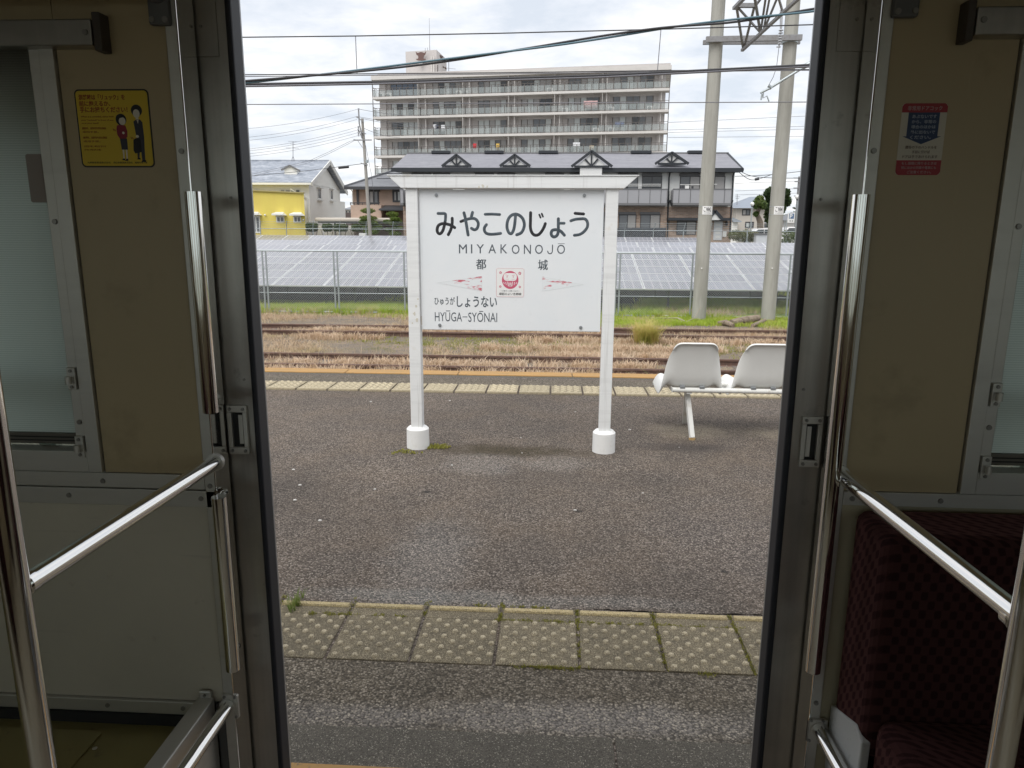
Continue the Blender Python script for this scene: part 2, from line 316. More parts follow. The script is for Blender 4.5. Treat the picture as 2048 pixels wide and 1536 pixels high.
# ------------------------------------------------------------------ lettering
_glyphs = {}
def lettering(s, box, Y, mat, parent, name='lettering', weight=0.0, spacing=1.0, depth=.0006, plane='y'):
    """text fitted to a box (x0, x1, z0, z1) on the upright plane Y, facing the camera side"""
    cu = bpy.data.curves.new('lettering', 'FONT'); cu.body = s; cu.size = 1; cu.extrude = .01; cu.offset = weight; cu.space_character = spacing; cu.resolution_u = 3
    ob = bpy.data.objects.new('lettering', cu); COL.objects.link(ob)
    dg = bpy.context.evaluated_depsgraph_get(); me = bpy.data.meshes.new_from_object(ob.evaluated_get(dg)); bpy.data.objects.remove(ob)
    n = len(me.vertices); co = np.empty(n*3, np.float32); me.vertices.foreach_get('co', co); co = co.reshape(-1, 3)
    mn, mx = co.min(0), co.max(0)
    x0, x1, z0, z1 = box
    q = np.empty_like(co)
    q[:, 0] = x0 + (co[:, 0]-mn[0])/(mx[0]-mn[0])*(x1-x0)
    q[:, 2] = z0 + (co[:, 1]-mn[1])/(mx[1]-mn[1])*(z1-z0)
    q[:, 1] = Y - (co[:, 2]-mn[2])/(mx[2]-mn[2])*depth
    me.vertices.foreach_set('co', q.ravel()); me.materials.clear(); me.name = name; me.update()
    return put(name, me, mat, parent)
def smooth(pts, k=6):
    P = [Vector((*p, 0)) for p in pts]; o = []
    if len(P) < 3: return [P[0].lerp(P[-1], i/3) for i in range(4)]
    for i in range(len(P)-1):
        a, b, c, d = P[max(i-1, 0)], P[i], P[i+1], P[min(i+2, len(P)-1)]
        for j in range(k):
            t = j/k; o.append(.5*((2*b) + (c-a)*t + (2*a-5*b+4*c-d)*t*t + (3*b-a-3*c+d)*t**3))
    o.append(P[-1]); return o
def stroke(mb, pts, r, conv, Y, th=.0009, k=6):
    """round-ended brush stroke as a flattened rod standing slightly proud of the plane Y"""
    P = [conv(p.x, p.y) for p in smooth(pts, k)]
    P = [Vector((p.x, 0, p.z)) for p in P]
    d0 = (P[0]-P[1]).normalized(); d1 = (P[-1]-P[-2]).normalized()
    pts3 = [P[0]+d0*r*.98, P[0]+d0*r*.85, P[0]+d0*r*.5] + P + [P[-1]+d1*r*.5, P[-1]+d1*r*.85, P[-1]+d1*r*.98]
    rs = [r*.2, r*.53, r*.87] + [r]*len(P) + [r*.87, r*.53, r*.2]
    b = len(mb.v); mb.tube(pts3, rs, n=10)
    mb.v[b:] = [(x, Y + y*th/r, z) for x, y, z in mb.v[b:]]

# ------------------------------------------------------------------ ground
GZ = -1.03
def ground_z(Y):
    if Y < 24: return GZ
    if Y < 51: return GZ + (Y-24)/27*1.28
    return .25
m_ground = M('ballast_ground', (.19, .155, .12), .95, var=[(2.2, (.30, .225, .15), .40, .62), (1.1, (.105, .105, .04), .56, .70), (45, (.26, .235, .205), .55, .72), (70, (.055, .046, .038), .58, .74)], bump=(34, 1.0, .05))
m_turf = M('turf', (.17, .235, .045), .95, var=[(.7, (.14, .125, .05), .5, .66), (9, (.05, .08, .018), .45, .7)], bump=(40, .8, .05))
m_panel_shade = M('panel_shade', (.010, .011, .010), .9, spec=.15, var=[(3, (.018, .018, .016), .5, .8)])  # near-black ground colour: the shade under the solar panels is painted in
m_yard = M('yard_gravel', (.24, .23, .21), .95, var=[(1.5, (.18, .18, .13), .45, .7)])
def strip(name, y0, y1, mat, x0=-400, x1=400, dz=0, ny=1, kind='structure'):
    mb = MB(); ys = [y0+(y1-y0)*i/ny for i in range(ny+1)]
    vs = []
    for y in ys: vs += [(x0, y, ground_z(y)+dz), (x1, y, ground_z(y)+dz)]
    mb.add(vs, [(2*i, 2*i+1, 2*i+3, 2*i+2) for i in range(ny)])
    o = mb.build(name, mat, recalc=False); o['kind'] = kind; return o
g = MB(); ys = [-60, 24, 51, 3000]
vs = []
for y in ys: vs += [(-1500, y, ground_z(y)-.02), (1500, y, ground_z(y)-.02)]
g.add(vs, [(2*i, 2*i+1, 2*i+3, 2*i+2) for i in range(3)])
struct(g.build('ground', m_yard, recalc=False))
strip('ballast_ground', -12, 21.2, m_ground, dz=.004, x0=-60, x1=60)
strip('turf_ground', 21.2, 24, m_turf, dz=.004, x0=-60, x1=60)
strip('turf_ground', 24, 25.2, m_turf, dz=.004, x0=-60, x1=60)
strip('panel_shade_ground', 25.2, 50, m_panel_shade, dz=.004, x0=-60, x1=60, ny=3)  # added dark ground strip deepening the shade below the panel rows

# ------------------------------------------------------------------ platform
pl = MB()
pl.box(-30, 30, 1.80, 7.30, -.5, 0)
platform = struct(pl.build('platform', m_asphalt))
mb = MB().box(-30, 30, 1.56, 2.02, -.45, -.004).box(-30, 30, 7.06, 7.60, -.45, -.004); mb.build('coping_bed', m_coping, platform)
mb = MB().box(-30, 30, 1.60, 1.72, -1.06, -.46).box(-30, 30, 7.3, 7.5, -1.06, -.46); mb.build('platform_wall', m_coping, platform)
# worn asphalt lips either side of the warning line
mb = MB().box(-30, 30, 1.90, 2.262, -.4, .002); mb.build('asphalt_margin', m_asphalt_edge, platform)
mb = MB().box(-30, 30, 6.90, 7.20, -.4, .003); mb.build('asphalt_margin', m_asphalt_edge, platform)
# pre-cast edge slabs of 1.2 m with open joints, orange nose
slab = MB().box(-.597, .597, 1.557, 1.92, -.2, .003).build('edge_slab', m_coping, platform, bevel=.004); slab.location.x = -.40
for i in (-3, -2, -1, 1, 2, 3):
    c = slab.copy(); COL.objects.link(c); c.location.x = -.40 + 1.2*i
nose = MB().box(-.596, .596, 1.553, 1.753, -.05, .007).build('orange_nose', m_orange, platform, bevel=.003); nose.location.x = -.40
for i in (-3, -2, -1, 1, 2, 3):
    c = nose.copy(); COL.objects.link(c); c.location.x = -.40+1.2*i
nose2 = MB().box(-.596, .596, 7.41, 7.604, -.2, .007).build('orange_nose', m_orange, platform, bevel=.004); nose2.location.x = -6.4
for i in list(range(-5, 0))+list(range(1, 15)):
    c = nose2.copy(); COL.objects.link(c); c.location.x = -6.4+1.2*i
# near warning blocks: 300 mm square, 25+ offset domes; bar strip on the inner side
tb = MB().box(-.1445, .1445, -.1475, .1475, -.05, .006)
tile_me = None
def dome(mb, x, y, r=.0125, h=.0065, z=.006):
    n = 9; vs = []
    for rr, zz in ((r, 0), (r*.82, h*.75), (r*.5, h)):
        for k in range(n):
            a = 2*math.pi*k/n; vs.append((x+rr*math.cos(a), y+rr*math.sin(a), z+zz))
    fs = [(i*n+k, i*n+(k+1) % n, (i+1)*n+(k+1) % n, (i+1)*n+k) for i in range(2) for k in range(n)] + [tuple(range(2*n, 3*n))]
    mb.add(vs, fs, True)
o_tile = tb.build('tactile_tile', m_tile_yellow, platform, bevel=.003)
db = MB()
for r in range(8):
    for c in range(4):
        dome(db, -.1445+.036+.072*c+(.036 if r % 2 else 0)-.012, -.1475+.022+.036*r, .0118, .0075)
o_dots = db.build('dome', m_dot, o_tile, recalc=False); o_dots['kind'] = 'stuff'
sb = MB().box(-.1445, .1445, -.048, .048, -.05, .004)
o_strip = sb.build('bar_tile', m_tile_yellow, platform, bevel=.002)
bb = MB().hexa([(-.138,.006,.004),(.138,.006,.004),(.138,.036,.004),(-.138,.036,.004),(-.135,.011,.013),(.135,.011,.013),(.135,.031,.013),(-.135,.031,.013)])
o_bar = bb.build('raised_bar', m_bar, o_strip, bevel=.002)
X0 = -.79    # a joint of the warning line
for i in range(-6, 11):
    x = X0 + .150 + .300*i
    if i == -6: a, d, s_, br = o_tile, o_dots, o_strip, o_bar
    else:
        a = o_tile.copy(); d = o_dots.copy(); s_ = o_strip.copy(); br = o_bar.copy()
        for q in (a, d, s_, br): COL.objects.link(q)
        d.parent = a; br.parent = s_
        d.matrix_parent_inverse = Matrix(); br.matrix_parent_inverse = Matrix()
    dz = random.uniform(-.0015, .0015); ro = random.uniform(-.006, .006)
    a.location = (x, 2.414, dz); a.rotation_euler = (0, 0, ro)
    s_.location = (x, 2.612, dz*.5); s_.rotation_euler = (0, 0, ro*.5)
o_dots.matrix_parent_inverse = Matrix(); o_bar.matrix_parent_inverse = Matrix()
# far warning blocks
ft = MB().box(-.141, .141, -.175, .175, -.02, .012)
fd_ = MB()
for r in range(7):
    for c in range(4):
        dome(fd_, -.141+.040+.062*c+(.022 if r % 2 else 0), -.175+.085+.040*r, .0165, .008, .012)
fd_.box(-.138, .138, -.162, -.137, .012, .020)
o_ft = ft.build('tactile_tile', m_tile_far, platform)
o_fd = fd_.build('dome', m_dot_far, o_ft); o_fd['kind'] = 'stuff'; o_fd.matrix_parent_inverse = Matrix()
for i in range(-24, 26):
    c = o_ft if i == -24 else o_ft.copy()
    if i != -24:
        COL.objects.link(c); d = o_fd.copy(); COL.objects.link(d); d.parent = c; d.matrix_parent_inverse = Matrix()
    c.location = (-.172+.300*i, 6.725, random.uniform(-.001, .001))
# moss and grit in the joints
def tuft_soup(pts, n, spread, h, w, lean=.5, hvar=.5):
    """n thin curved blades round each of the given base points -> vertices, triangles"""
    pts = np.asarray(pts, float); m = len(pts)*n
    base = np.repeat(pts, n, 0) + np.c_[rng.normal(0, spread, (m, 2)), np.zeros(m)]
    an = rng.uniform(0, 2*np.pi, m); hh = h*rng.uniform(1-hvar, 1+hvar, m); ln = rng.uniform(.1, 1, m)*lean*hh
    dirv = np.c_[np.cos(an), np.sin(an), np.zeros(m)]; side = np.c_[-np.sin(an), np.cos(an), np.zeros(m)]*(w*rng.uniform(.6, 1.3, m))[:, None]
    mid = base + dirv*(ln*.35)[:, None]; mid[:, 2] += hh*.6
    tip = base + dirv*ln[:, None]; tip[:, 2] += hh*rng.uniform(.75, 1.05, m)
    V = np.stack([base-side, base+side, mid+side*.7, mid-side*.7, tip], 1).reshape(-1, 3)
    i = np.arange(m)*5
    F = np.concatenate([np.stack([i, i+1, i+2], 1), np.stack([i, i+2, i+3], 1), np.stack([i+3, i+2, i+4], 1)])
    return V, F
mp_ = []
for i in range(-1, 7):
    x = X0+.3*i; k = [4, 3, 4, 7, 17, 24, 28, 10][i+1]
    mp_ += [(x+random.gauss(0, .004), random.uniform(2.27, 2.66) if i > 2 else random.uniform(2.58, 2.70), .002) for _ in range(k*2)]
for _ in range(120): mp_.append((random.uniform(-.2, .75), 2.562+random.gauss(0, .004), .003))
for _ in range(40): mp_.append((random.uniform(-.95, -.55), 2.562+random.gauss(0, .004), .003))
for _ in range(50): mp_.append((random.choice([-.05, .02, .1, .55]) + random.gauss(0, .03), 2.262+random.gauss(0, .004), .003))
for _ in range(30): mp_.append((random.uniform(-.3, 0), 2.668+random.gauss(0, .004), .003))
V, F = tuft_soup(mp_, 9, .005, .007, .0018, .6)
o = stuff_mesh('moss', V, F, m_moss); o['kind'] = 'stuff'
V, F = tuft_soup([(-1.02+random.gauss(0, .012), 2.63+random.gauss(0, .03), 0) for _ in range(12)], 8, .004, .045, .0016, .8)
m_blade = leafy('green_blade', (.16, .24, .05), var=[(30, (.27, .30, .08), .4, .7)])
o = stuff_mesh('weed', V, F, m_blade); tag(o, 'wisp of weed growing at the outer end of the near tactile line', 'weed')
V, F = tuft_soup([(-.98+random.gauss(0, .05), 4.68+random.gauss(0, .02), .002) for _ in range(22)] + [(-.81+random.gauss(0, .04), 4.83+random.gauss(0, .022), .002) for _ in range(75)], 8, .008, .012, .0032, .7)
o = stuff_mesh('moss', V, F, m_moss); o['kind'] = 'stuff'
# open joint where the asphalt has shrunk back from the bar tiles
ck = MB(); xs_ = [.18+.028*i for i in range(27)]
ck.tube([(x, 2.672+random.gauss(0, .003)+.006*math.sin(x*9), -.001) for x in xs_], [max(.001, .0032+random.gauss(0, .0012)) for _ in xs_], n=5)
ck.build('shrinkage_crack', M('open_crack', (.012, .011, .010), 1.0, spec=.0), platform)
# loose white grit
gb = MB()
for _ in range(12):
    x, y = random.uniform(-2, 2.2), random.uniform(2.75, 6.4); r = random.uniform(.003, .008)
    gb.ball((x, y, r*.3), r*random.uniform(1, 1.7), r, r*.6, 6, 4)
for px_, py_ in ((587, 940), (600, 971), (590, 1001), (640, 1042)):
    p = atz(px_, py_, 0); gb.ball((p.x, p.y, .003), .011, .008, .005, 7, 5)
m_grit = M('white_grit', (.62, .60, .57), .9)
o = gb.build('grit', m_grit); o['kind'] = 'stuff'

# ------------------------------------------------------------------ station name board
SY = 4.80
sign = thing('station_sign', 'white station name board on two posts reading Miyakonojo', 'station sign', (-.29, SY, 0))
PW = .039
m_peel = M('peeled_paint', (.60, .57, .49), .8, bump=(90, .4, .003))
for xc in (-.934, .357):
    MB().box(xc-PW, xc+PW, SY-.01, SY+.07, .02, 1.752).build('post', m_white_paint, sign, bevel=.004)
    b = MB(); b.cyl((xc, SY+.03, -.02), (xc, SY+.03, .135), .079, .077, 28); b.cyl((xc, SY+.03, .135), (xc, SY+.03, .150), .077, .062, 28)
    b.build('post_base', M('white_base_paint', (.80, .80, .79), .55, var=[(26, (.70, .69, .66), .55, .8), (9, (.62, .58, .50), .66, .8)], bump=(50, .3, .004)), sign)
def blot(px_, py_, r_, Y_, mt, nm):
    c_ = at(px_, py_, Y_); k_ = 11; P_ = []
    for q_ in range(k_):
        a_ = 2*math.pi*q_/k_; rr_ = r_*random.uniform(.5, 1.15); P_.append((c_.x+rr_*math.cos(a_)*.8, c_.z+rr_*math.sin(a_)*1.2))
    MB().prism(P_, 'y', Y_-.0005, Y_+.0005).build(nm, mt, sign)
for px_, py_, r_ in ((832, 612, .011), (829, 628, .014), (834, 640, .012), (825, 646, .007), (836, 598, .006)): blot(px_, py_, r_, SY-.0102, m_peel, 'peeled_patch')
for px_, py_, r_ in ((966, 372, .012), (958, 374, .008), (974, 373, .007)): blot(px_, py_, r_, SY-.0302, m_peel, 'peeled_patch')
MB().add([(-1.082, SY-.03, 1.826), (.515, SY-.03, 1.826), (.430, SY-.03, 1.750), (-.998, SY-.03, 1.750), (-1.082, SY+.10, 1.826), (.515, SY+.10, 1.826), (.430, SY+.10, 1.750), (-.998, SY+.10, 1.750)],
         [(0,1,2,3), (7,6,5,4), (0,4,5,1), (1,5,6,2), (2,6,7,3), (3,7,4,0)]).build('top_beam', m_white_paint, sign, bevel=.003)
MB().box(-1.086, .519, SY-.036, SY+.106, 1.826, 1.832).build('cap_strip', m_white_paint, sign, bevel=.001)
BY = SY+.012
board = MB().box(-.888, .307, BY, BY+.022, .829, 1.742).build('board', m_board, sign, bevel=.004)
for x, z in ((-.775, 1.708), (.180, 1.708), (-.765, .862), (.178, .858)):
    MB().cyl((x, BY-.006, z), (x, BY, z), .011, n=14).cyl((x, BY-.010, z), (x, BY-.006, z), .005, n=10).build('bolt', m_bolt, board)
MB().box(-.884, -.8885, BY+.001, BY+.018, .86, .92).build('rust_streak', m_rust_run, board)
def bp_(ox, oy, sc):
    return lambda u, v: at(ox+u/sc, oy+v/sc, BY)
A = bp_(840, 400, 10.24); Bc = bp_(1020, 400, 10.24); C_ = bp_(850, 520, 10.24)
r0_ = .0097
grey = MB(); dark = MB()
_st = [0]
def ST(mb, pts, conv, r=r0_):
    _st[0] += 1; stroke(mb, pts, r, conv, BY-.0002-.00005*(_st[0] % 5))
ST(grey, [(370,275),(440,275),(500,276),(523,300),(520,400),(512,450)], A)
ST(dark, [(513,445),(505,500),(470,620),(430,680),(392,690),(358,655),(352,590),(380,520),(450,485),(540,490),(640,520),(710,565)], A)
ST(dark, [(660,375),(660,460),(645,560),(615,640),(580,710)], A)
ST(grey, [(900,262),(925,360),(950,500),(985,715)], A); ST(grey, [(1075,255),(1052,345)], A); ST(dark, [(838,440),(890,420)], A)
ST(grey, [(905,415),(1000,385),(1090,375),(1150,400),(1190,460),(1190,530),(1160,590),(1110,608),(1055,580)], A)
ST(grey, [(1335,292),(1480,288),(1630,297)], A, .0092); ST(grey, [(1360,505),(1322,560),(1318,620),(1345,670),(1400,695),(1500,700),(1650,682)], A)
ST(grey, [(112,330),(102,450),(82,580),(52,660),(17,690),(-28,660),(-60,570),(-56,460),(-23,370),(37,310),(120,290),(200,320),(265,390),(293,490),(280,580),(230,670),(138,712)], Bc)
ST(dark, [(422,260),(420,400),(418,560),(440,650),(480,705),(530,722),(590,705),(650,640),(700,550),(722,485)], Bc)
ST(dark, [(600,300),(625,360)], Bc, .0058); ST(dark, [(650,280),(675,340)], Bc, .0058)
ST(grey, [(990,385),(990,500),(988,640),(965,720),(910,755),(860,735),(843,680),(865,625),(920,608),(990,615),(1050,650),(1113,720)], Bc)
ST(grey, [(1000,475),(1060,475),(1108,475)], Bc, .0092)
ST(dark, [(1335,272),(1420,279),(1505,286)], Bc, .0098)
ST(grey, [(1248,425),(1340,395),(1440,385),(1520,385),(1570,420),(1592,500),(1570,580),(1500,660),(1420,705),(1320,722)], Bc)
grey.build('name_lettering', m_text, board); dark.build('name_lettering', m_text_dark, board)
def bx(conv, u0, u1, v0, v1):
    a, b = conv(u0, v1), conv(u1, v0); c = conv((u0+u1)/2, v0); d = conv((u0+u1)/2, v1)
    return (a.x, b.x, d.z, c.z)
# romaji line placed letter by letter with its wide tracking
mr = {'M': (A, 798, 960), 'I': (A, 1045, 1070), 'Y': (A, 1158, 1310), 'A': (A, 1402, 1557), 'K': (A, 1648, 1788), 'O': (Bc, 36, 196), 'N': (Bc, 284, 430), 'O ': (Bc, 512, 674), 'O  ': (Bc, 962, 1128)}
m_text_thin = M('sign_lettering_thin', (.07, .085, .105), .5)
for ch, (cv, u0, u1) in mr.items():
    v0, v1 = (908, 1092) if cv is A else (916, 1104)
    lettering(ch.strip(), bx(cv, u0, u1, v0, v1), BY, m_text_thin, board)
jm = MB(); ST(jm, [(870,922),(870,1000),(866,1055),(845,1092),(815,1100),(785,1085),(773,1048)], Bc, .0032); jm.build('lettering', m_text_thin, board)
p0, p1 = Bc(982, 893), Bc(1118, 900); MB().box(p0.x, p1.x, BY-.0006, BY, p1.z, p1.z+.003).build('macron', m_text_thin, board)
for k, sh in enumerate((-.0011, 0, .0011)):       # signwriter's heavy strokes
    q0 = bx(A, 1150, 1352, 1208, 1420); q1 = bx(Bc, 575, 775, 1222, 1435)
    lettering('都', (q0[0]+sh, q0[1]+sh, q0[2], q0[3]), BY-.0001*k, m_text, board); lettering('城', (q1[0]+sh, q1[1]+sh, q1[2], q1[3]), BY-.0001*k, m_text, board)
lettering('ひゅうが', bx(C_, 195, 610, 757, 922), BY, m_text, board, weight=.014)
lettering('しょうない', bx(C_, 652, 1475, 740, 970), BY, m_text, board, weight=.016)
lettering('HYUGA', bx(C_, 203, 757, 1070, 1257), BY, m_text_thin, board)
lettering('SYONAI', bx(C_, 888, 1478, 1078, 1270), BY, m_text_thin, board)
for u0, u1, v in ((768, 868, 1165), (430, 516, 1042), (1110, 1192, 1052)):
    p0, p1 = C_(u0, v+7), C_(u1, v-7); MB().box(p0.x, p1.x, BY-.0006, BY, p0.z, p1.z).build('lettering_bar', m_text_thin, board)
# faded direction arrows: red paint almost worn away
m_arrow = M('worn_red_paint', (.75, .78, .80), .4); t, b, n, l = nodes(m_arrow)
co = n('ShaderNodeTexCoord'); mpn = n('ShaderNodeMapping'); mpn.inputs['Scale'].default_value = (9, 1, 34); l(co.outputs['Object'], mpn.inputs[0])
nz = n('ShaderNodeTexNoise'); nz.inputs['Scale'].default_value = 1; nz.inputs['Detail'].default_value = 7; nz.inputs['Roughness'].default_value = .7; l(mpn.outputs[0], nz.inputs['Vector'])
rg = n('ShaderNodeMapRange'); rg.inputs[1].default_value = .54; rg.inputs[2].default_value = .60; l(nz.outputs[0], rg.inputs[0])
mx = n('ShaderNodeMix'); mx.data_type = 'RGBA'; mx.inputs['A'].default_value = (.755, .785, .805, 1); mx.inputs['B'].default_value = (.56, .13, .17, 1); l(rg.outputs[0], mx.inputs[0]); l(mx.outputs['Result'], b.inputs['Base Color'])
m_faint = M('faint_outline', (.66, .69, .70), .5)
D_ = bp_(960, 520, 8.533)
for cv, tip, t1, t2 in ((C_, (250, 465), (1165, 330), (1165, 630)), (D_, (1760, 418), (1062, 282), (1062, 532))):
    P = [cv(*tip), cv(*t1), cv(*t2)]
    MB().prism([(p.x, p.z) for p in P], 'y', BY-.0004, BY+.001).build('arrow_mark', m_arrow, board)
    e_ = MB()
    for i in range(3):
        a, c = P[i].copy(), P[(i+1) % 3].copy(); a.y = c.y = BY-.0005; e_.bar(a, c, .0011, .0008)
    e_.build('arrow_outline', m_faint, board)
# round-cornered emblem sticker
def rrect(x0, x1, z0, z1, r, k=5):
    o = []
    for cx, cz, a0 in ((x1-r, z0+r, -90), (x1-r, z1-r, 0), (x0+r, z1-r, 90), (x0+r, z0+r, 180)):
        for i in range(k+1):
            a = rad(a0+90*i/k); o.append((cx+r*math.cos(a), cz+r*math.sin(a)))
    return o
p0, p1 = D_(275, 630), D_(757, 138); sx0, sx1, sz0, sz1 = p0.x, p1.x, p0.z, p1.z; sw = sx1-sx0; sh = sz1-sz0
stk = MB().prism(rrect(sx0, sx1, sz0, sz1, .013), 'y', BY-.0008, BY).build('emblem_sticker', m_paper, board)
def ell(cx, cz, rx, rz, n=28, a0=0, a1=360): return [(cx+rx*math.cos(rad(a0+(a1-a0)*i/n)), cz+rz*math.sin(rad(a0+(a1-a0)*i/n))) for i in range(n)]
sy = BY-.0008
br_ = MB(); ps = [Vector((p[0], sy, p[1])) for p in rrect(sx0+.002, sx1-.002, sz0+.002, sz1-.002, .011)]
for i in range(len(ps)): br_.bar(ps[i], ps[(i+1) % len(ps)], .0014, .0008)
br_.build('sticker_border', m_pink, sign)
U_ = lambda u, v: (sx0+sw*u, sz1-sh*v)
em = MB(); cx, cz = U_(.5, .41); em.prism(ell(cx, cz, sw*.295, sh*.31), 'y', sy-.0004, sy)
em.build('emblem', m_pink, sign)
fc = MB(); x0_, z0_ = U_(.265, .44); x1_, z1_ = U_(.735, .175); fc.prism(rrect(x0_, x1_, z0_, z1_, sw*.11), 'y', sy-.0007, sy-.0004)
for k in (-3, -2, -1, 1, 2, 3):
    ux = .5+.07*k+.02*np.sign(k); a_ = U_(ux, .455+.012*abs(k)); c_ = U_(ux-.022*np.sign(k), .62-.035*(abs(k)-1)); fc.bar((a_[0], sy-.0006, a_[1]), (c_[0], sy-.0006, c_[1]), .0035, .0006, up=(0, 1, 0))
fc.build('emblem_face', m_paper, sign)
ey = MB()
for k in (-1, 1):
    c_ = U_(.5+.11*k, .305); ey.prism(ell(c_[0], c_[1], .0035, .0035, 12), 'y', sy-.0010, sy-.0007)
    a_ = U_(.5+.17*k, .235); d_ = U_(.5+.06*k, .265); ey.bar((a_[0], sy-.0009, a_[1]), (d_[0], sy-.0009, d_[1]), .0018, .0004, up=(0, 1, 0))
    a_ = U_(.5+.17*k, .385); d_ = U_(.5+.05*k, .385); ey.bar((a_[0], sy-.0009, a_[1]), (d_[0], sy-.0009, d_[1]), .0012, .0004, up=(0, 1, 0))
for uu, vv, rr in ((.155, .16, .05), (.84, .18, .058), (.15, .64, .045), (.845, .65, .045)):
    for k in range(5):
        an = rad(90+72*k); c_ = U_(uu+rr*.62*math.cos(an), vv-rr*.62*math.sin(an)); ey.prism(ell(c_[0], c_[1], sw*rr*.36, sw*rr*.36, 8), 'y', sy-.0003-.00002*k, sy)
ey.build('emblem_detail', m_pink, sign)
p0, p1 = U_(.43, .635), U_(.57, .49); lettering('吉', (p0[0], p1[0], p0[1], p1[1]), sy-.0004, m_paper, sign, weight=.01)
p0, p1 = U_(.11, .935), U_(.90, .845); lettering('縁起のよい吉都線', (p0[0], p1[0], p0[1], p1[1]), sy, m_text_dark, sign, weight=.006)
p0, p1 = U_(.16, .81), U_(.85, .765); lettering('〜三都きっと願いかなう〜', (p0[0], p1[0], p0[1], p1[1]), sy, m_text, sign)

# ------------------------------------------------------------------ platform bench: shell seats on two tubes
bench = thing('platform_bench', 'row of white plastic shell seats on a steel frame, seen from behind', 'bench', (1.1, 5.3, 0))
def shell(xc, name='shell_seat'):
    """one-piece seat shell; section from front lip over the pan and up the back, sides turned up"""
    prof = [(.47, -.045), (.475, -.012), (.45, .0), (.36, -.018), (.22, -.028), (.10, -.022), (.055, .01), (.030, .06), (.015, .14), (-.005, .22), (-.03, .30), (-.045, .335), (-.055, .345), (-.066, .335)]
    nx = 16; V = []; Fq = []
    for j, (py, pz) in enumerate(prof):
        back = max(0, min(1, (pz-.02)/.30)) if j > 5 else 0
        wpan = 1.0 if j < 6 else max(0, 1-(j-5)/4)
        w = .214 + .014*wpan - .045*back
        top = max(0, (pz-.20)/.145) if j > 6 else 0
        for i in range(nx+1):
            u = -1+2*i/nx; e = max(0, (abs(u)-.55)/.45)
            x = xc + w*u; y = 5.17 + py; z = .376 + pz
            z += wpan*(.15*e*(1-e) - .050*e**3)                       # pan sides roll up, then turn down in a skirt
            y += (1-wpan)*e**1.8*(.030+.03*(1-back))
            z -= e**2.6*.055*top**1.5; x -= math.copysign(e**3*.012*top, u)
            V.append((x, y, z))
    n1_ = nx+1
    for j in range(len(prof)-1):
        for i in range(nx): Fq.append((j*n1_+i, j*n1_+i+1, (j+1)*n1_+i+1, (j+1)*n1_+i))
    mb = MB(); mb.add(V, Fq, True); o = mb.build(name, m_seat, bench, recalc=False)
    m = o.modifiers.new('thick', 'SOLIDIFY'); m.thickness = .008; m.offset = 0
    m = o.modifiers.new('sub', 'SUBSURF'); m.levels = 1; m.render_levels = 2
    return o
for xc in (1.008, 1.513, 2.018): shell(xc)
for xc in (1.008, 1.513, 2.018):
    for y in (5.205, 5.43):
        for dx_ in (-.07, .07): MB().box(xc+dx_-.018, xc+dx_+.018, y-.016, y+.016, .372, .392).build('seat_bracket', m_bolt, bench, bevel=.002)
txs = at(1345, 780, 5.205).x
for y in (5.205, 5.43):
    MB().cyl((txs, y, .360), (2.6, y, .360), .0185, n=14).build('seat_tube', m_white_steel, bench)
MB().box(txs-.006, txs, 5.19, 5.445, .342, .378).build('end_plate', m_white_steel, bench, bevel=.002)
fa, fb_ = atz(1384, 879, 0), atz(1369, 847, 0); tpx = at(1373, 786, 5.31).x
for dx_ in (0, 1.42):
    t0 = (tpx+dx_, 5.31, .345)
    MB().bar(t0, (fa.x+dx_, fa.y, .012), .034, .034).build('leg', m_white_steel, bench, bevel=.003)
    MB().bar(t0, (fb_.x+dx_, fb_.y, .006), .034, .034).build('leg', m_white_steel, bench, bevel=.003)
    MB().cyl((fa.x+dx_, fa.y, 0), (fa.x+dx_, fa.y, .012), .024, n=14).build('foot', m_rust_run, bench)
    MB().bar((tpx+dx_, 5.20, .343), (tpx+dx_, 5.44, .343), .04, .02).build('cross_bracket', m_white_steel, bench)
# ------------------------------------------------------------------ railway tracks
RT = -.90
def track(y_near, label):
    t = thing('railway_track', label, 'railway track', (0, y_near+.55, GZ), 'rusty disused tracks beyond the platform')
    for y in (y_near, y_near+1.12):
        pr = [(y-.0325, RT), (y+.0325, RT), (y+.0325, RT-.036), (y+.008, RT-.046), (y+.008, RT-.112), (y+.062, RT-.124), (y+.062, RT-.14), (y-.062, RT-.14), (y-.062, RT-.124), (y-.008, RT-.112), (y-.008, RT-.046), (y-.0325, RT-.036)]
        MB().prism(pr, 'x', -45, 45).build('rail', m_rail, t, bevel=.004)
    yc = y_near+.56
    sl = MB().box(-.11, .11, yc-1.0, yc+1.0, GZ-.1, GZ+.012).build('sleeper', m_sleeper, t); sl.location.x = -8.4
    for i in range(1, 24):
        c = sl.copy(); COL.objects.link(c); c.location.x = -8.4 + i*.66 + random.uniform(-.03, .03)
    return t
tr1 = track(12.70, 'near rusty track just beyond the orange platform edge')
tr2 = track(17.03, 'far rusty track in front of the wire fence')
# fishplates and a pale sun-worn length on the near track
MB().box(.55, 1.05, 12.76+1.12-.135, 12.76+1.12-.10, RT-.11, RT-.04).build('joint_bar', m_rail, tr1, bevel=.004)
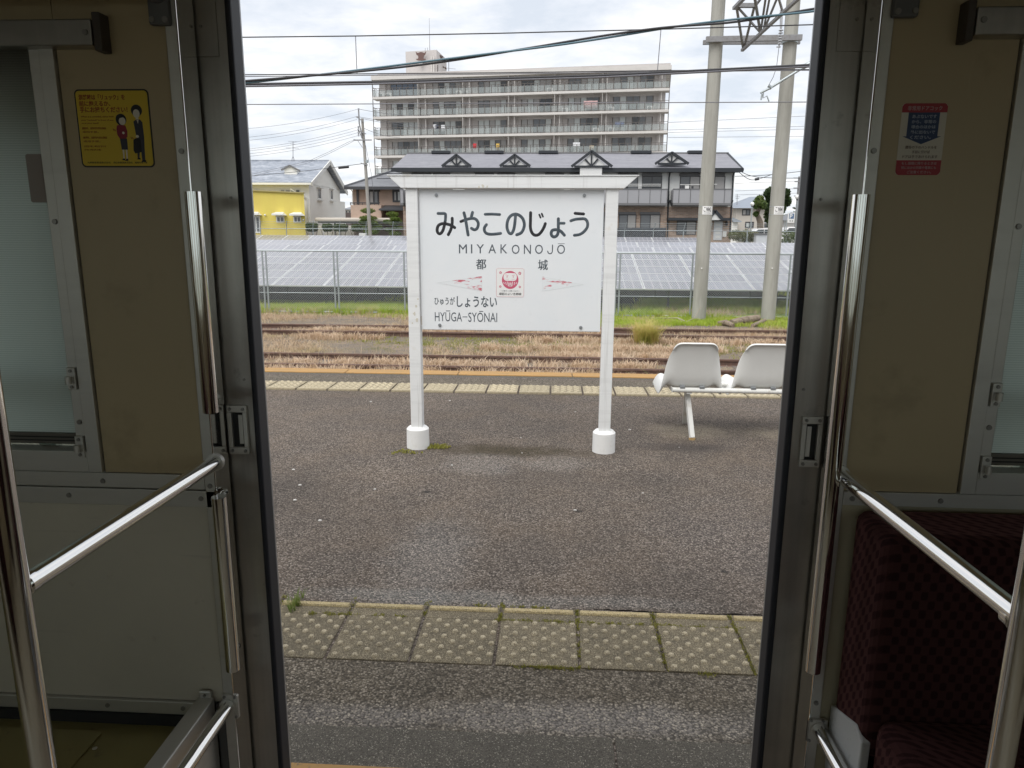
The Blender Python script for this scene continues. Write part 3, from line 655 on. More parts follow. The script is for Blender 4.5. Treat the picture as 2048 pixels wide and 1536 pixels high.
# ballast stones
def stones(n, x0, x1, y0, y1, s0, s1, name, mat, dens=None):
    P = np.c_[rng.uniform(x0, x1, n), rng.uniform(y0, y1, n), np.full(n, GZ)]
    base = np.array([[1,0,0],[-1,0,0],[0,1,0],[0,-1,0],[0,0,1],[0,0,-1]], float)
    fac = np.array([[0,2,4],[2,1,4],[1,3,4],[3,0,4],[2,0,5],[1,2,5],[3,1,5],[0,3,5]])
    sc = rng.uniform(s0, s1, (n, 1, 1)); j = rng.uniform(.6, 1.35, (n, 6, 1)); an = rng.uniform(0, 6.28, n)
    c, s_ = np.cos(an), np.sin(an)
    B = base[None]*j*sc; Bx = B[..., 0]*c[:, None]-B[..., 1]*s_[:, None]; By = B[..., 0]*s_[:, None]+B[..., 1]*c[:, None]
    V = np.stack([Bx, By, B[..., 2]*.7], -1) + P[:, None]
    F = (np.arange(n)[:, None, None]*6 + fac[None]).reshape(-1, 3)
    o = stuff_mesh(name, V.reshape(-1, 3), F, mat); o['kind'] = 'stuff'; return o
m_stone = M('ballast_stone', (.17, .145, .125), .9, var=[(7, (.26, .23, .20), .4, .65), (11, (.09, .07, .055), .55, .7)])
stones(26000, -15, 13, 9.5, 20.6, .012, .035, 'ballast', m_stone)
# dry grass: straw-coloured tufts lying over the ballast, thicker in patches
def field(x, y, sc, seed):
    """cheap smooth pseudo-noise in 0..1"""
    r = np.random.default_rng(seed); v = np.zeros_like(x)
    for k in range(7):
        a = r.uniform(0, 6.28); f = sc*r.uniform(.6, 2.2); v += np.sin((x*np.cos(a)*.55+y*np.sin(a))*f + r.uniform(0, 6.28))
    return 1/(1+np.exp(-v*.9))
def scatter(n, x0, x1, y0, y1, sc, seed, th, excl=None):
    x, y = rng.uniform(x0, x1, n), rng.uniform(y0, y1, n); f = field(x, y, sc, seed)
    k = rng.uniform(0, 1, n) < np.clip((f-th)/(1-th), 0, 1)
    for a, b in (excl or []): k &= ~((y > a) & (y < b))
    return np.c_[x[k], y[k], np.full(k.sum(), 0.)]
def lift(P):
    P[:, 2] = [ground_z(v) for v in P[:, 1]]; return P
m_straw = leafy('straw', (.60, .47, .325), trans=.35, var=[(3, (.48, .35, .23), .4, .65), (.8, (.48, .41, .19), .54, .72)])
m_straw2 = leafy('straw_pale', (.69, .55, .41), trans=.35, var=[(3, (.56, .40, .255), .4, .65)])
rails_y = [(12.60, 12.80), (13.73, 13.92), (16.95, 17.13), (18.07, 18.25)]
P = np.concatenate([scatter(18000, -15, 13, 10.5, 17, 1.6, 1, .40, rails_y), scatter(17000, -15, 13, 17, 21.3, 1.5, 2, .34, rails_y)])
V, F = tuft_soup(lift(P), 11, .06, .075, .0048, 1.9, .6)
o = stuff_mesh('dry_grass', V, F, m_straw); o['kind'] = 'stuff'
# heavier clumps along the rails
P = np.concatenate([np.c_[rng.uniform(-14, 12, 600), rng.normal(y, .13, 600), np.full(600, GZ)] for y in (13.25, 12.45, 14.3, 15.3, 17.6, 16.5)])
P = P[field(P[:, 0], P[:, 1], 1.4, 5) > .5]
V, F = tuft_soup(P, 34, .075, .13, .0075, 1.5, .5)
o = stuff_mesh('dry_grass', V, F, m_straw2); o['kind'] = 'stuff'
P = lift(scatter(2600, -11, 9, 11, 20.8, 1.2, 9, .5, rails_y)); V, F = tuft_soup(P, 7, .05, .20, .0022, .8, .6)
o = stuff_mesh('dry_grass', V, F, m_straw); o['kind'] = 'stuff'
m_moss_green = leafy('low_green_weed', (.25, .28, .045), var=[(2.5, (.34, .31, .075), .4, .7)])
P = lift(scatter(9000, -11, 9, 14.2, 21.4, 1.1, 12, .56, rails_y)); V, F = tuft_soup(P, 9, .06, .05, .005, 1.2)
o = stuff_mesh('ground_weeds', V, F, m_moss_green); o['kind'] = 'stuff'
# lush strip both sides of the fence
m_green = leafy('lush_grass', (.42, .53, .065), var=[(1.3, (.60, .56, .19), .48, .64), (4, (.30, .42, .045), .5, .70)], trans=.5)
P = lift(scatter(26000, -17, 15, 21.5, 25.6, 1.3, 21, .28)); V, F = tuft_soup(P, 10, .06, .17, .0095, 1.4, .5)
o = stuff_mesh('green_grass', V, F, m_green); o['kind'] = 'stuff'
P = lift(scatter(5600, 1.2, 10, 18.6, 21.6, 1.5, 22, .36, rails_y)); P = P[(P[:, 1] > 19.0) | (P[:, 0] < 3)]
V, F = tuft_soup(P, 10, .06, .10, .008, 1.4, .5)
o = stuff_mesh('green_grass', V, F, m_green); o['kind'] = 'stuff'
P = lift(scatter(1700, -11, 1, 20.2, 21.8, 1.0, 23, .5)); V, F = tuft_soup(P, 10, .06, .12, .006, .8, .5)
o = stuff_mesh('green_grass', V, F, m_green); o['kind'] = 'stuff'
P = lift(scatter(5200, -11, 10, 21.4, 23.6, .8, 31, .48)); V, F = tuft_soup(P, 9, .07, .15, .005, 1.2, .5)
o = stuff_mesh('dry_grass', V, F, m_straw2); o['kind'] = 'stuff'
# sunlit grass in the lane between the first two rows of panels
P = lift(scatter(1400, -12, 11, 27.6, 29.7, .9, 41, .6)); V, F = tuft_soup(P, 9, .06, .22, .009, .7, .5)
o = stuff_mesh('green_grass', V, F, m_green); o['kind'] = 'stuff'
# the big tussock right of the board
def at_ground(x, y): return atz(x, y, GZ)
m_tus = leafy('tussock_blades', (.58, .53, .17), var=[(5, (.70, .53, .25), .45, .62), (1.5, (.42, .44, .10), .5, .7)])
p = at_ground(1292, 690)
V, F = tuft_soup([(p.x+random.gauss(0, .11), p.y+random.gauss(0, .08), GZ) for _ in range(70)], 22, .04, .42, .006, 1.15, .5)
o = stuff_mesh('grass_tussock', V, F, m_tus); tag(o, 'tall yellow green grass tussock in front of the far track', 'grass tussock')
p = at_ground(1488, 752)
V, F = tuft_soup([(1.60+random.gauss(0, .07), 8.9+random.gauss(0, .05), GZ+.1) for _ in range(12)], 12, .03, .62, .014, 1.1, .3)
m_weed = leafy('broad_weed', (.22, .34, .06), var=[(6, (.34, .38, .14), .4, .7)])
o = stuff_mesh('tall_weed', V, F, m_weed); tag(o, 'leafy green weed growing behind the gap between the two bench seats', 'weed')
# felled logs and the bare branch by the pole feet
m_bark = M('old_bark', (.21, .165, .12), .95, var=[((6, 40, 40), (.33, .27, .21), .45, .65), (12, (.09, .07, .05), .55, .7)], bump=((10, 60, 60), .8, .02))
a, b_ = at_ground(1462, 652), at_ground(1516, 648)
lg = MB().tube([a+Vector((0, 0, .09)), a.lerp(b_, .3)+Vector((0, .03, .12)), a.lerp(b_, .7)+Vector((0, 0, .15)), b_+Vector((0, .05, .16))], [.085, .10, .105, .095], n=12)
tag(lg.build('log', m_bark), 'thick grey log lying on the ground between the two concrete poles', 'log')
a, b_ = at_ground(1505, 655), at_ground(1530, 648)
lg = MB().tube([a+Vector((0, 0, .05)), a.lerp(b_, .5)+Vector((0, .02, .07)), b_+Vector((0, .05, .09))], [.05, .06, .055], n=10)
tag(lg.build('log', m_bark), 'short stubby log lying against the foot of the right concrete pole', 'log')
a, b_ = at_ground(1437, 650), at_ground(1466, 655)
lg = MB().tube([a+Vector((0, 0, .06)), a.lerp(b_, .5)+Vector((0, .02, .10)), b_+Vector((0, .0, .05))], [.05, .08, .06], n=10)
tag(lg.build('log', m_bark), 'rotten dark log end beside the thick grey log', 'log')
br = MB(); q = lambda x, y, h=.05: at_ground(x, y)+Vector((0, 0, h))
br.tube([q(1290, 640), q(1325, 642, .08), q(1355, 643, .1), q(1372, 648, .06), q(1393, 648, .03)], [.008, .014, .018, .02, .012], n=6)
br.tube([q(1372, 648, .06), q(1388, 645, .12), q(1400, 645, .45)], [.014, .012, .006], n=5); br.tube([q(1355, 643, .1), q(1368, 650, .04), q(1372, 655, .02)], [.012, .009, .005], n=5)
tag(br.build('fallen_branch', M('bare_wood', (.36, .31, .25), .85)), 'bare grey branch lying in the grass by the left concrete pole', 'branch')

# ------------------------------------------------------------------ chain-link fence along the solar field
FY = 21.6
fence = thing('chain_link_fence', 'galvanised chain link fence between the tracks and the solar panels', 'fence', (-1, FY, GZ))
fz1 = .845; fz0 = GZ+.02
fx0, fx1 = -19.0, 17.0
for px_ in (530, 672, 812, 1236, 1388, 1583):
    p = at(px_, 545, FY)
    for dx_ in (-.055, .055): MB().cyl((p.x+dx_, FY, GZ-.2), (p.x+dx_, FY, fz1-.01), .025, n=10).build('post', m_galv, fence)
    for z in (fz1-.55, fz1-1.05): MB().box(p.x-.095, p.x+.095, FY-.033, FY+.033, z, z+.025).build('post_clip', m_galv, fence)
for xx in (1.06, -1.05, -10, -12.2, -14.4, -16.6, -18.8, 10.6, 12.8, 15.0): 
    for dx_ in (-.055, .055): MB().cyl((xx+dx_, FY, GZ-.2), (xx+dx_, FY, fz1-.01), .025, n=10).build('post', m_galv, fence)
MB().cyl((fx0, FY, fz1), (fx1, FY, fz1), .022, n=8).build('top_rail', m_galv, fence)
MB().cyl((fx0, FY, fz1-1.25), (fx1, FY, fz1-1.25), .012, n=6).build('middle_wire', m_galv, fence)
MB().cyl((fx0, FY, fz0+.04), (fx1, FY, fz0+.04), .022, n=8).build('bottom_rail', m_galv, fence)
def mesh_wires(x0, x1, z0, z1, Y, pitch, w):
    h = z1-z0; V = []; Fq = []; k = 0; n = int((x1-x0+h)/pitch)
    for s_ in (1, -1):
        for i in range(n+1):
            xa = x0-h+i*pitch if s_ > 0 else x0+i*pitch
            a = [xa, z0]; c = [xa+h*s_, z1]
            for e_ in (a, c): pass
            def clip(p, q_):
                for lim, sg in ((x0, 1), (x1, -1)):
                    if (p[0]-lim)*sg < 0:
                        if (q_[0]-lim)*sg < 0: return None
                        t_ = (lim-p[0])/(q_[0]-p[0]); p = [lim, p[1]+t_*(q_[1]-p[1])]
                return p
            a2, c2 = clip(a, c), clip(c, a)
            if not a2 or not c2: continue
            yo = .003*s_
            V += [(a2[0]-w, Y+yo, a2[1]), (a2[0]+w, Y+yo, a2[1]), (c2[0]+w, Y+yo, c2[1]), (c2[0]-w, Y+yo, c2[1]), (a2[0], Y+yo+w, a2[1]), (c2[0], Y+yo+w, c2[1])]
            Fq += [(k, k+1, k+2, k+3), (k+1, k+4, k+5, k+2), (k+4, k, k+3, k+5)]; k += 6
    return np.array(V), np.array(Fq)
V, F = mesh_wires(fx0, fx1, fz0, fz1, FY, .070, .0034)
m_meshwire = M('mesh_wire', (.50, .53, .53), .5, .15)
o = stuff_mesh('wire_mesh', V, F, m_meshwire, fence); o['kind'] = 'stuff'

# ------------------------------------------------------------------ solar arrays
m_cell = M('solar_glass', (.27, .272, .30), .16, spec=.8, ior=1.75); t, b, n, l = nodes(m_cell)
co = n('ShaderNodeTexCoord'); sp = n('ShaderNodeSeparateXYZ'); l(co.outputs['Object'], sp.inputs[0])
def line(src, period, wid):
    a = n('ShaderNodeMath'); a.operation = 'DIVIDE'; a.inputs[1].default_value = period; l(src, a.inputs[0])
    f = n('ShaderNodeMath'); f.operation = 'FRACT'; l(a.outputs[0], f.inputs[0])
    c = n('ShaderNodeMath'); c.operation = 'SUBTRACT'; c.inputs[1].default_value = .5; l(f.outputs[0], c.inputs[0])
    d = n('ShaderNodeMath'); d.operation = 'ABSOLUTE'; l(c.outputs[0], d.inputs[0])
    g_ = n('ShaderNodeMath'); g_.operation = 'GREATER_THAN'; g_.inputs[1].default_value = .5-wid/period/2; l(d.outputs[0], g_.inputs[0]); return g_.outputs[0]
la = line(sp.outputs[0], .272, .032); lb = line(sp.outputs[1], .24, .012)
mxx = n('ShaderNodeMath'); mxx.operation = 'MAXIMUM'; l(la, mxx.inputs[0]); l(lb, mxx.inputs[1])
oi = n('ShaderNodeObjectInfo'); rg = n('ShaderNodeMapRange'); rg.inputs[3].default_value = .85; rg.inputs[4].default_value = 1.12; l(oi.outputs['Random'], rg.inputs[0])
hs = n('ShaderNodeHueSaturation'); hs.inputs['Color'].default_value = (.20, .205, .235, 1); l(rg.outputs[0], hs.inputs['Value'])
mx = n('ShaderNodeMix'); mx.data_type = 'RGBA'; mx.inputs['B'].default_value = (.38, .38, .40, 1); l(mxx.outputs[0], mx.inputs[0]); l(hs.outputs[0], mx.inputs['A']); l(mx.outputs['Result'], b.inputs['Base Color'])
m_alu = M('panel_frame', (.60, .61, .62), .4, .2)
TILT = math.atan2(.965, 4.2); pw, ph = 1.68, .855
pm = MB().box(-pw/2+.022, pw/2-.022, -ph/2+.016, ph/2-.016, -.02, .001)
fm = MB().box(-pw/2, -pw/2+.028, -ph/2, ph/2, -.035, .004).box(pw/2-.028, pw/2, -ph/2, ph/2, -.035, .004).box(-pw/2+.028, pw/2-.028, -ph/2, -ph/2+.02, -.035, .004).box(-pw/2+.028, pw/2-.028, ph/2-.02, ph/2, -.035, .004)
me_p = me_f = None
m_prop = M('array_support', (.07, .072, .07), .7, .2)
words4 = ['first', 'second', 'third', 'last']
labs = ['front row of solar panels directly behind the chain link fence', 'second row of solar panels, partly hidden behind the front row', 'third row of solar panels, just above the second row', 'rearmost row of solar panels, nearest the houses']
arrays = [(23.0, -.30, -16.8, 20), (30.0, -.23, -17.7, 21), (36.8, -.097, -20.5, 23), (43.8, .095, -23.4, 20)]
for ai, (yb, zb, xs, nc) in enumerate(arrays):
    arr = thing('solar_array', labs[ai], 'solar array', (0, yb+2, ground_z(yb+2)), 'rows of ground-mounted solar panels')
    off = [.05, .9, .3, -.2][ai]
    nrow = 5
    for c in range(nc):
        for r in range(nrow):
            s_ = (r+.5)*.87
            loc = (xs+off+c*1.70, yb+s_*math.cos(TILT), zb+s_*math.sin(TILT))
            if me_p is None:
                o1 = pm.build('solar_panel', m_cell, arr); o2 = fm.build('panel_frame', m_alu, o1); me_p, me_f = o1.data, o2.data
            else:
                o1 = put('solar_panel', me_p, None, arr); o2 = put('panel_frame', me_f, None, o1)
            o1.location = loc; o1.rotation_euler = (TILT, 0, 0); o2.matrix_parent_inverse = Matrix()
    sup = MB(); xe = xs+off+(nc-1)*1.70
    for k in (.6, 2.2, 3.8):
        yy, zz = yb+k*math.cos(TILT), zb+k*math.sin(TILT)-.08; sup.bar((xs, yy, zz), (xe, yy, zz), .05, .07)
    for c in range(0, nc, 2):
        x = xs+off+c*1.70
        for k in (.6, 3.8):
            yy, zz = yb+k*math.cos(TILT), zb+k*math.sin(TILT)-.11; sup.bar((x, yy, ground_z(yy)-.1), (x, yy, zz), .07, .07)
        sup.bar((x, yb+.3, zb-.05), (x, yb+4, zb+.8), .05, .06)
    sup.build('support_frame', m_prop, arr)

# ------------------------------------------------------------------ back fence with barbed wire
BFY = 50.6
bf = thing('barbed_wire_fence', 'wire fence with angled barbed wire arms at the back of the solar field', 'fence', (0, BFY, .2))
gz = ground_z(BFY)
rz = 1.49
post_px = [521, 573, 626, 679, 732, 785] + [1249, 1307, 1367, 1420, 1495, 1560]
for k, px_ in enumerate(sorted(post_px)):
    p = at(px_, 462, BFY)
    m_ = MB().cyl((p.x, BFY, gz-.2), (p.x, BFY, rz+.02), .035, n=8); m_.cyl((p.x, BFY, rz+.02), (p.x+.10, BFY-.12, rz+.52), .026, n=8); m_.build('post', m_galv, bf)
xa, xb = at(470, 462, BFY).x, at(1640, 462, BFY).x
MB().cyl((xa, BFY, rz), (xb, BFY, rz), .028, n=6).build('top_rail', m_galv, bf)
for k in range(4):
    f_ = (k+1)/4.2; MB().cyl((xa, BFY-.12*f_, rz+.5*f_), (xb, BFY-.12*f_, rz+.5*f_), .007, n=4).build('barbed_wire', m_galv, bf)
V, F = mesh_wires(xa, xb, gz, rz, BFY, .14, .0035); o = stuff_mesh('wire_mesh', V, F, m_meshwire, bf); o['kind'] = 'stuff'

# ------------------------------------------------------------------ catenary poles
def cat_pole(bx_, by_, tx_, Y, label, txt):
    b_ = at(bx_, by_, Y); 
    t_ = thing('catenary_pole', label, 'concrete pole', (b_.x, Y, GZ), 'pair of concrete overhead line poles')
    top = at(tx_, 0, Y); ztop = top.z+2.0; sl = (top.x-b_.x)/(top.z-b_.z)
    tx = b_.x + sl*(ztop-GZ)
    MB().cyl((b_.x, Y, GZ-.3), (tx, Y, ztop), .198, .168, n=28).build('shaft', m_concrete_pole, t_)
    zc_ = at(bx_, 421, Y).z; xc_ = b_.x+sl*(zc_-GZ)
    pm_ = MB(); r_ = .196; seg = 10; a0, a1 = -math.pi/2-.62, -math.pi/2+.95
    vs = []; 
    for zz in (zc_-.112, zc_+.112):
        for i in range(seg+1):
            a_ = a0+(a1-a0)*i/seg; vs.append((xc_+r_*math.cos(a_), Y+r_*math.sin(a_), zz))
    pm_.add(vs, [(i, i+1, seg+2+i, seg+1+i) for i in range(seg)], True)
    pl_ = pm_.build('number_plate', m_paper, t_, recalc=False)
    for zz in (zc_-.108, zc_+.108): MB().cyl((xc_, Y, zz-.006), (xc_, Y, zz+.006), .1955, n=24, caps=False).build('plate_band', m_galv, t_)
    o = lettering(txt, (xc_-.085, xc_+.125, zc_-.035, zc_+.082), 0, m_text_dark, t_, weight=.01)
    o2 = lettering('九州旅客鉄道', (xc_-.085, xc_+.125, zc_-.082, zc_-.058), 0, m_text, t_)
    for q_ in (o, o2):
        n_ = len(q_.data.vertices); c_ = np.empty(n_*3, np.float32); q_.data.vertices.foreach_get('co', c_); c_ = c_.reshape(-1, 3)
        a_ = -math.pi/2 + (c_[:, 0]-xc_)/r_; off_ = r_+.002-c_[:, 1]
        c_[:, 0] = xc_+off_*np.cos(a_); c_[:, 1] = Y+off_*np.sin(a_); q_.data.vertices.foreach_set('co', c_.ravel()); q_.data.update()
    MB().ball((xc_-.05, Y-.20, at(bx_, 536, Y).z), .02, .015, .02, 8, 6).build('cap_plug', m_paper, t_)
    return t_, sl, b_
PY = 20.9
cp1, sl1, b1 = cat_pole(1397, 640, 1437.5, PY, 'left concrete pole of the pair, number plate ending in 42', 'こ9842')
cp2, sl2, b2 = cat_pole(1535.5, 636, 1587, PY, 'right concrete pole of the pair, number plate ending in 41', 'こ9841')
# steel cross bar, portal truss, insulator and registration arm
tru = thing('portal_truss', 'grey steel lattice beam reaching over the tracks from the concrete poles', 'steel truss', at(1505, 78, PY-.3))
p0, p1 = at(1412, 79, PY-.26), at(1604, 75, PY-.26)
MB().bar(p0, p1, .09, .14).build('cross_channel', m_steel_grey, tru, bevel=.004)
p0, p1 = at(1406, 85, PY+.26), at(1600, 84, PY+.26); MB().bar(p0, p1, .08, .11).build('cross_channel', m_steel_grey, tru, bevel=.004)
for px_, sl_ in ((1429, 0), (1579, 0)):
    c_ = at(px_, 83, PY); MB().cyl(c_-Vector((0, 0, .05)), c_+Vector((0, 0, .01)), .205, n=24).build('pole_clamp', m_galv, tru)
def seg(name, a, b, w, Ya, Yb):
    MB().bar(at(*a, Ya), at(*b, Yb), w, w*.8).build(name, m_steel_grey, tru)
yn, yf = PY-1.6, PY-.5
seg('lattice_bar', (1473, 13), (1487, 100), .055, yn, yf); seg('lattice_bar', (1508, 16), (1487, 100), .055, yn, yf)
seg('chord', (1484, 101), (1600, -6), .075, yf, PY-3.2); seg('lattice_bar', (1473, 12), (1520, 64), .045, yn, PY-1.1)
seg('lattice_bar', (1509, -8), (1521, 66), .06, PY-2.2, PY-1.1); seg('lattice_bar', (1532, -8), (1521, 66), .05, PY-2.4, PY-1.1)
seg('lattice_bar', (1540, -8), (1527, 60), .045, PY-2.5, PY-1.2); seg('lattice_bar', (1556, -8), (1528, 60), .045, PY-2.6, PY-1.2)
seg('chord', (1468, 17), (1492, -8), .085, yn, PY-2.3); seg('cross_strut', (1476, 11), (1509, 11), .11, yn, yn); seg('lattice_bar', (1509, 14), (1524, -6), .05, yn, PY-2.0)
seg('lattice_bar', (1556, -8), (1566, 26), .045, PY-2.6, PY-2.4)
ins = thing('insulator', 'ribbed grey insulator hanging from the truss beside the right concrete pole', 'insulator', at(1561, 70, PY-1.0))
iy = PY-.9
im = MB(); a_, b_ = at(1563, 20, iy), at(1562, 56, iy); im.cyl(a_, b_, .04, .03, n=10)
for k in range(6):
    c_ = at(1562-.5*k, 60+5.4*k, iy); im.cyl(c_+Vector((0, 0, .02)), c_-Vector((0, 0, .012)), .03, .062, n=14)
im.cyl(at(1562, 56, iy), at(1558, 94, iy), .022, n=8); im.bar(at(1553, 94, iy), at(1561, 94, iy), .03)
im.build('insulator_body', m_porcelain, ins)
MB().tube([at(1558, 94, iy), at(1553, 135, iy), at(1546, 155, iy), at(1537, 171, iy)], .008, n=5).build('hanger_wire', m_wire_grey, ins)
reg = thing('registration_arm', 'pale tubular arm holding the overhead wire, right of the right pole', 'registration arm', at(1560, 160, iy))
MB().tube([at(1640, 116, iy), at(1600, 139, iy), at(1540, 176, iy), at(1521, 186, iy)], [.034, .034, .034, .026], n=10).build('tube', m_galv, reg)
MB().tube([at(1527, 184, iy), at(1526, 196, iy), at(1534, 192, iy), at(1538, 203, iy)], .017, n=8).build('steady_clip', m_galv, reg)
MB().tube([at(1524, 188, iy), at(1522, 200, iy)], .02, n=8).build('drop_clip', m_galv, reg)
MB().cyl(at(1537, 171, iy), at(1543, 177, iy), .045, n=8).build('clamp', m_galv, reg); MB().cyl(at(1607, 134, iy), at(1622, 126, iy), .06, n=10).build('clamp', m_galv, reg)
# ------------------------------------------------------------------ line wires
def wire(name, pts, r, mat, label, cat='overhead wire', group=None, sag=0.0, n=6):
    pts = [Vector(p) for p in pts]
    if cat == 'overhead wire': pts = [pts[0]+(pts[0]-pts[1]).normalized()*14] + pts + [pts[-1]+(pts[-1]-pts[-2]).normalized()*14]
    if len(pts) == 2 and sag:
        a, b_ = pts; pts = [a.lerp(b_, i/14)-Vector((0, 0, sag*4*(i/14)*(1-i/14))) for i in range(15)]
    return tag(MB().tube(pts, r, n=n).build(name, mat), label, cat, group)
Y1, Y2 = 13.25, 17.6
msg = [at(300, 77, Y1), at(484, 74.5, Y1), at(712, 72, Y1), at(1000, 66.5, Y1), at(1321, 58.5, Y1), at(1620, 49.5, Y1), at(1750, 44, Y1)]
wire('messenger_wire', msg, .010, m_wire, 'topmost thin wire crossing the sky above the near track')
wire('contact_wire', [at(300, 150.5, Y1), at(484, 149.5, Y1), at(1000, 145.5, Y1), at(1340, 141, Y1), at(1620, 139, Y1), at(1750, 136, Y1)], .009, m_wire, 'thin contact wire just above the apartment roof line')
wire('contact_wire', [at(300, 154.5, Y1), at(484, 153, Y1), at(1000, 148, Y1), at(1340, 143.5, Y1), at(1620, 140.5, Y1), at(1750, 138, Y1)], .008, m_wire_grey, 'lower of the two thin contact wires at the apartment roof line')
wire('dropper', [at(711, 72, Y1), at(714, 147, Y1)], .007, m_wire_grey, 'upright dropper wire hanging left of the apartment tower', 'dropper wire')
wire('dropper', [at(1322, 58, Y1), at(1315, 141, Y1)], .007, m_wire_grey, 'upright dropper wire hanging above the right end of the apartment roof', 'dropper wire')
wire('contact_wire', [at(300, 210.5, Y2), at(484, 209, Y2), at(1000, 206.5, Y2), at(1620, 204, Y2), at(1750, 203, Y2)], .011, m_wire_grey, 'grey contact wire crossing the upper balconies above the far track')
Y3 = 12.3
wire('feeder_cable', [at(300, 172.5, Y3), at(490, 168.5, Y3), at(800, 163, Y3), at(1200, 151, Y3), at(1620, 130, Y3), at(1750, 122, Y3)], .019, m_wire, 'thick dark cable in front of the apartment roof, upper of two', 'overhead wire', n=8)
wire('feeder_cable', [at(300, 175, Y3), at(490, 172.5, Y3), at(800, 166.5, Y3), at(1200, 154.5, Y3), at(1620, 133, Y3), at(1750, 125, Y3)], .017, m_wire_grey, 'thick grey cable in front of the apartment roof, lower of two', 'overhead wire', n=8)
ctr = smooth([(300, 178), (490, 164), (800, 132), (1070, 95), (1320, 57), (1480, 40), (1620, 21), (1750, 2)], 22)
tw = ([], [])
for i, p in enumerate(ctr):
    ph = i*.105
    c_ = at(p.x, p.y, Y3-.4)
    for s_ in (0, 1): tw[s_].append(c_+Vector((0, .018*math.cos(ph+s_*math.pi), .018*math.sin(ph+s_*math.pi))))
twc = thing('twisted_cable', 'black and blue twisted cable sweeping up to the right across the sky', 'overhead cable', tw[0][60])
MB().tube(tw[0], .017, n=7).build('black_strand', m_wire, twc); MB().tube(tw[1], .016, n=7).build('blue_strand', m_wire_blue, twc)
# ------------------------------------------------------------------ buildings behind the solar field
m_render_white = M('white_render', (.66, .665, .65), .8, var=[((3, 3, .5), (.58, .58, .56), .5, .8)])
m_slate = M('slate_roof', (.20, .20, .225), .6, var=[((.5, 7, 7), (.27, .27, .295), .42, .66), ((2, 9, 9), (.135, .138, .158), .52, .72)], bump=((2.5, 14, 14), .5, .03))
m_dark_trim = M('dark_timber', (.022, .026, .032), .6)
m_grey_trim = M('grey_trim', (.15, .15, .155), .6)
m_brick = M('brick_cladding', (.30, .20, .145), .85); t, b, n, l = nodes(m_brick)
co = n('ShaderNodeTexCoord'); sp = n('ShaderNodeSeparateXYZ'); l(co.outputs['Object'], sp.inputs[0]); cbn = n('ShaderNodeCombineXYZ'); l(sp.outputs[0], cbn.inputs[0]); l(sp.outputs[2], cbn.inputs[1])
bk = n('ShaderNodeTexBrick'); bk.inputs['Scale'].default_value = 1; bk.inputs['Brick Width'].default_value = .30; bk.inputs['Row Height'].default_value = .10; bk.inputs['Mortar Size'].default_value = .012
bk.inputs['Color1'].default_value = (.47, .335, .25, 1); bk.inputs['Color2'].default_value = (.31, .215, .165, 1); bk.inputs['Mortar'].default_value = (.40, .36, .32, 1); l(cbn.outputs[0], bk.inputs['Vector']); l(bk.outputs[0], b.inputs['Base Color'])
m_glass = [M('dark_window_glass', (.035, .04, .045), .06, spec=.6), M('grey_window_glass', (.13, .14, .15), .08, spec=.6), M('curtained_glass', (.34, .33, .32), .15, spec=.5), M('pale_curtained_glass', (.50, .53, .52), .15, spec=.5), M('blue_window_glass', (.05, .08, .13), .05, spec=.8)]
m_balc_grey = M('grey_balcony_panel', (.32, .32, .335), .4)
m_frame_dark = M('dark_window_frame', (.045, .045, .05), .5)
m_frame_brown = M('bronze_frame', (.115, .10, .09), .5)
m_frame_white = M('white_window_frame', (.72, .72, .70), .5)

def pbox(mb, x0, y0, x1, y1, Y, d=.1, back=0):
    """box whose front face on the plane Y covers the photographed rectangle; d metres deep (negative: standing proud)"""
    a, c = at((x0+x1)/2, y0, Y), at((x0+x1)/2, y1, Y); l_, r_ = at(x0, (y0+y1)/2, Y), at(x1, (y0+y1)/2, Y)
    return mb.box(l_.x, r_.x, Y, Y+d, c.z, a.z)
def window(parent, x0, y0, x1, y1, Y, panes, frame=m_frame_dark, gl=None, fw=.05, proud=.03, transom=None):
    """frame part with one pane sub-part per sash"""
    mb = MB(); l_, r_ = at(x0, (y0+y1)/2, Y).x, at(x1, (y0+y1)/2, Y).x; xm = (x0+x1)/2; zt, zb = at(xm, y0, Y).z, at(xm, y1, Y).z
    y_ = Y-proud
    mb.box(l_, r_, y_, Y+.05, zt-fw, zt).box(l_, r_, y_, Y+.05, zb, zb+fw).box(l_, l_+fw, y_, Y+.05, zb+fw, zt-fw).box(r_-fw, r_, y_, Y+.05, zb+fw, zt-fw)
    st = (r_-l_)/panes
    for i in range(1, panes): mb.box(l_+st*i-fw*.5, l_+st*i+fw*.5, y_, Y+.05, zb+fw, zt-fw)
    f = mb.build('window', frame, parent)
    for i in range(panes):
        g_ = MB().box(l_+st*i+fw*.5, l_+st*(i+1)-fw*.5, Y-proud+.02, Y-proud+.03, zb+fw, zt-fw)
        g_.build('pane', (gl[i % len(gl)] if gl else m_glass[0]), f)
    return f
G0, G1, G2, G3, G4 = m_glass

# --- two-storey terrace with half-timbered gables
TY = 54.0
tg = .28
ter = thing('terraced_house', 'long two-storey terrace with slate roof, black timbered gables and brick ground floor', 'house', (at(1130, 470, TY).x, TY, tg))
xl, xr = at(806, 400, TY).x, at(1466, 400, TY).x
zs = at(1300, 413, TY).z; ze = at(1300, 340, TY).z
MB().box(xl, xr, TY, TY+8, zs, ze+.08).build('upper_wall', m_render_white, ter)
MB().box(xl-.01, xr+.01, TY-.02, TY+8, tg-.4, zs).build('brick_wall', m_brick, ter)
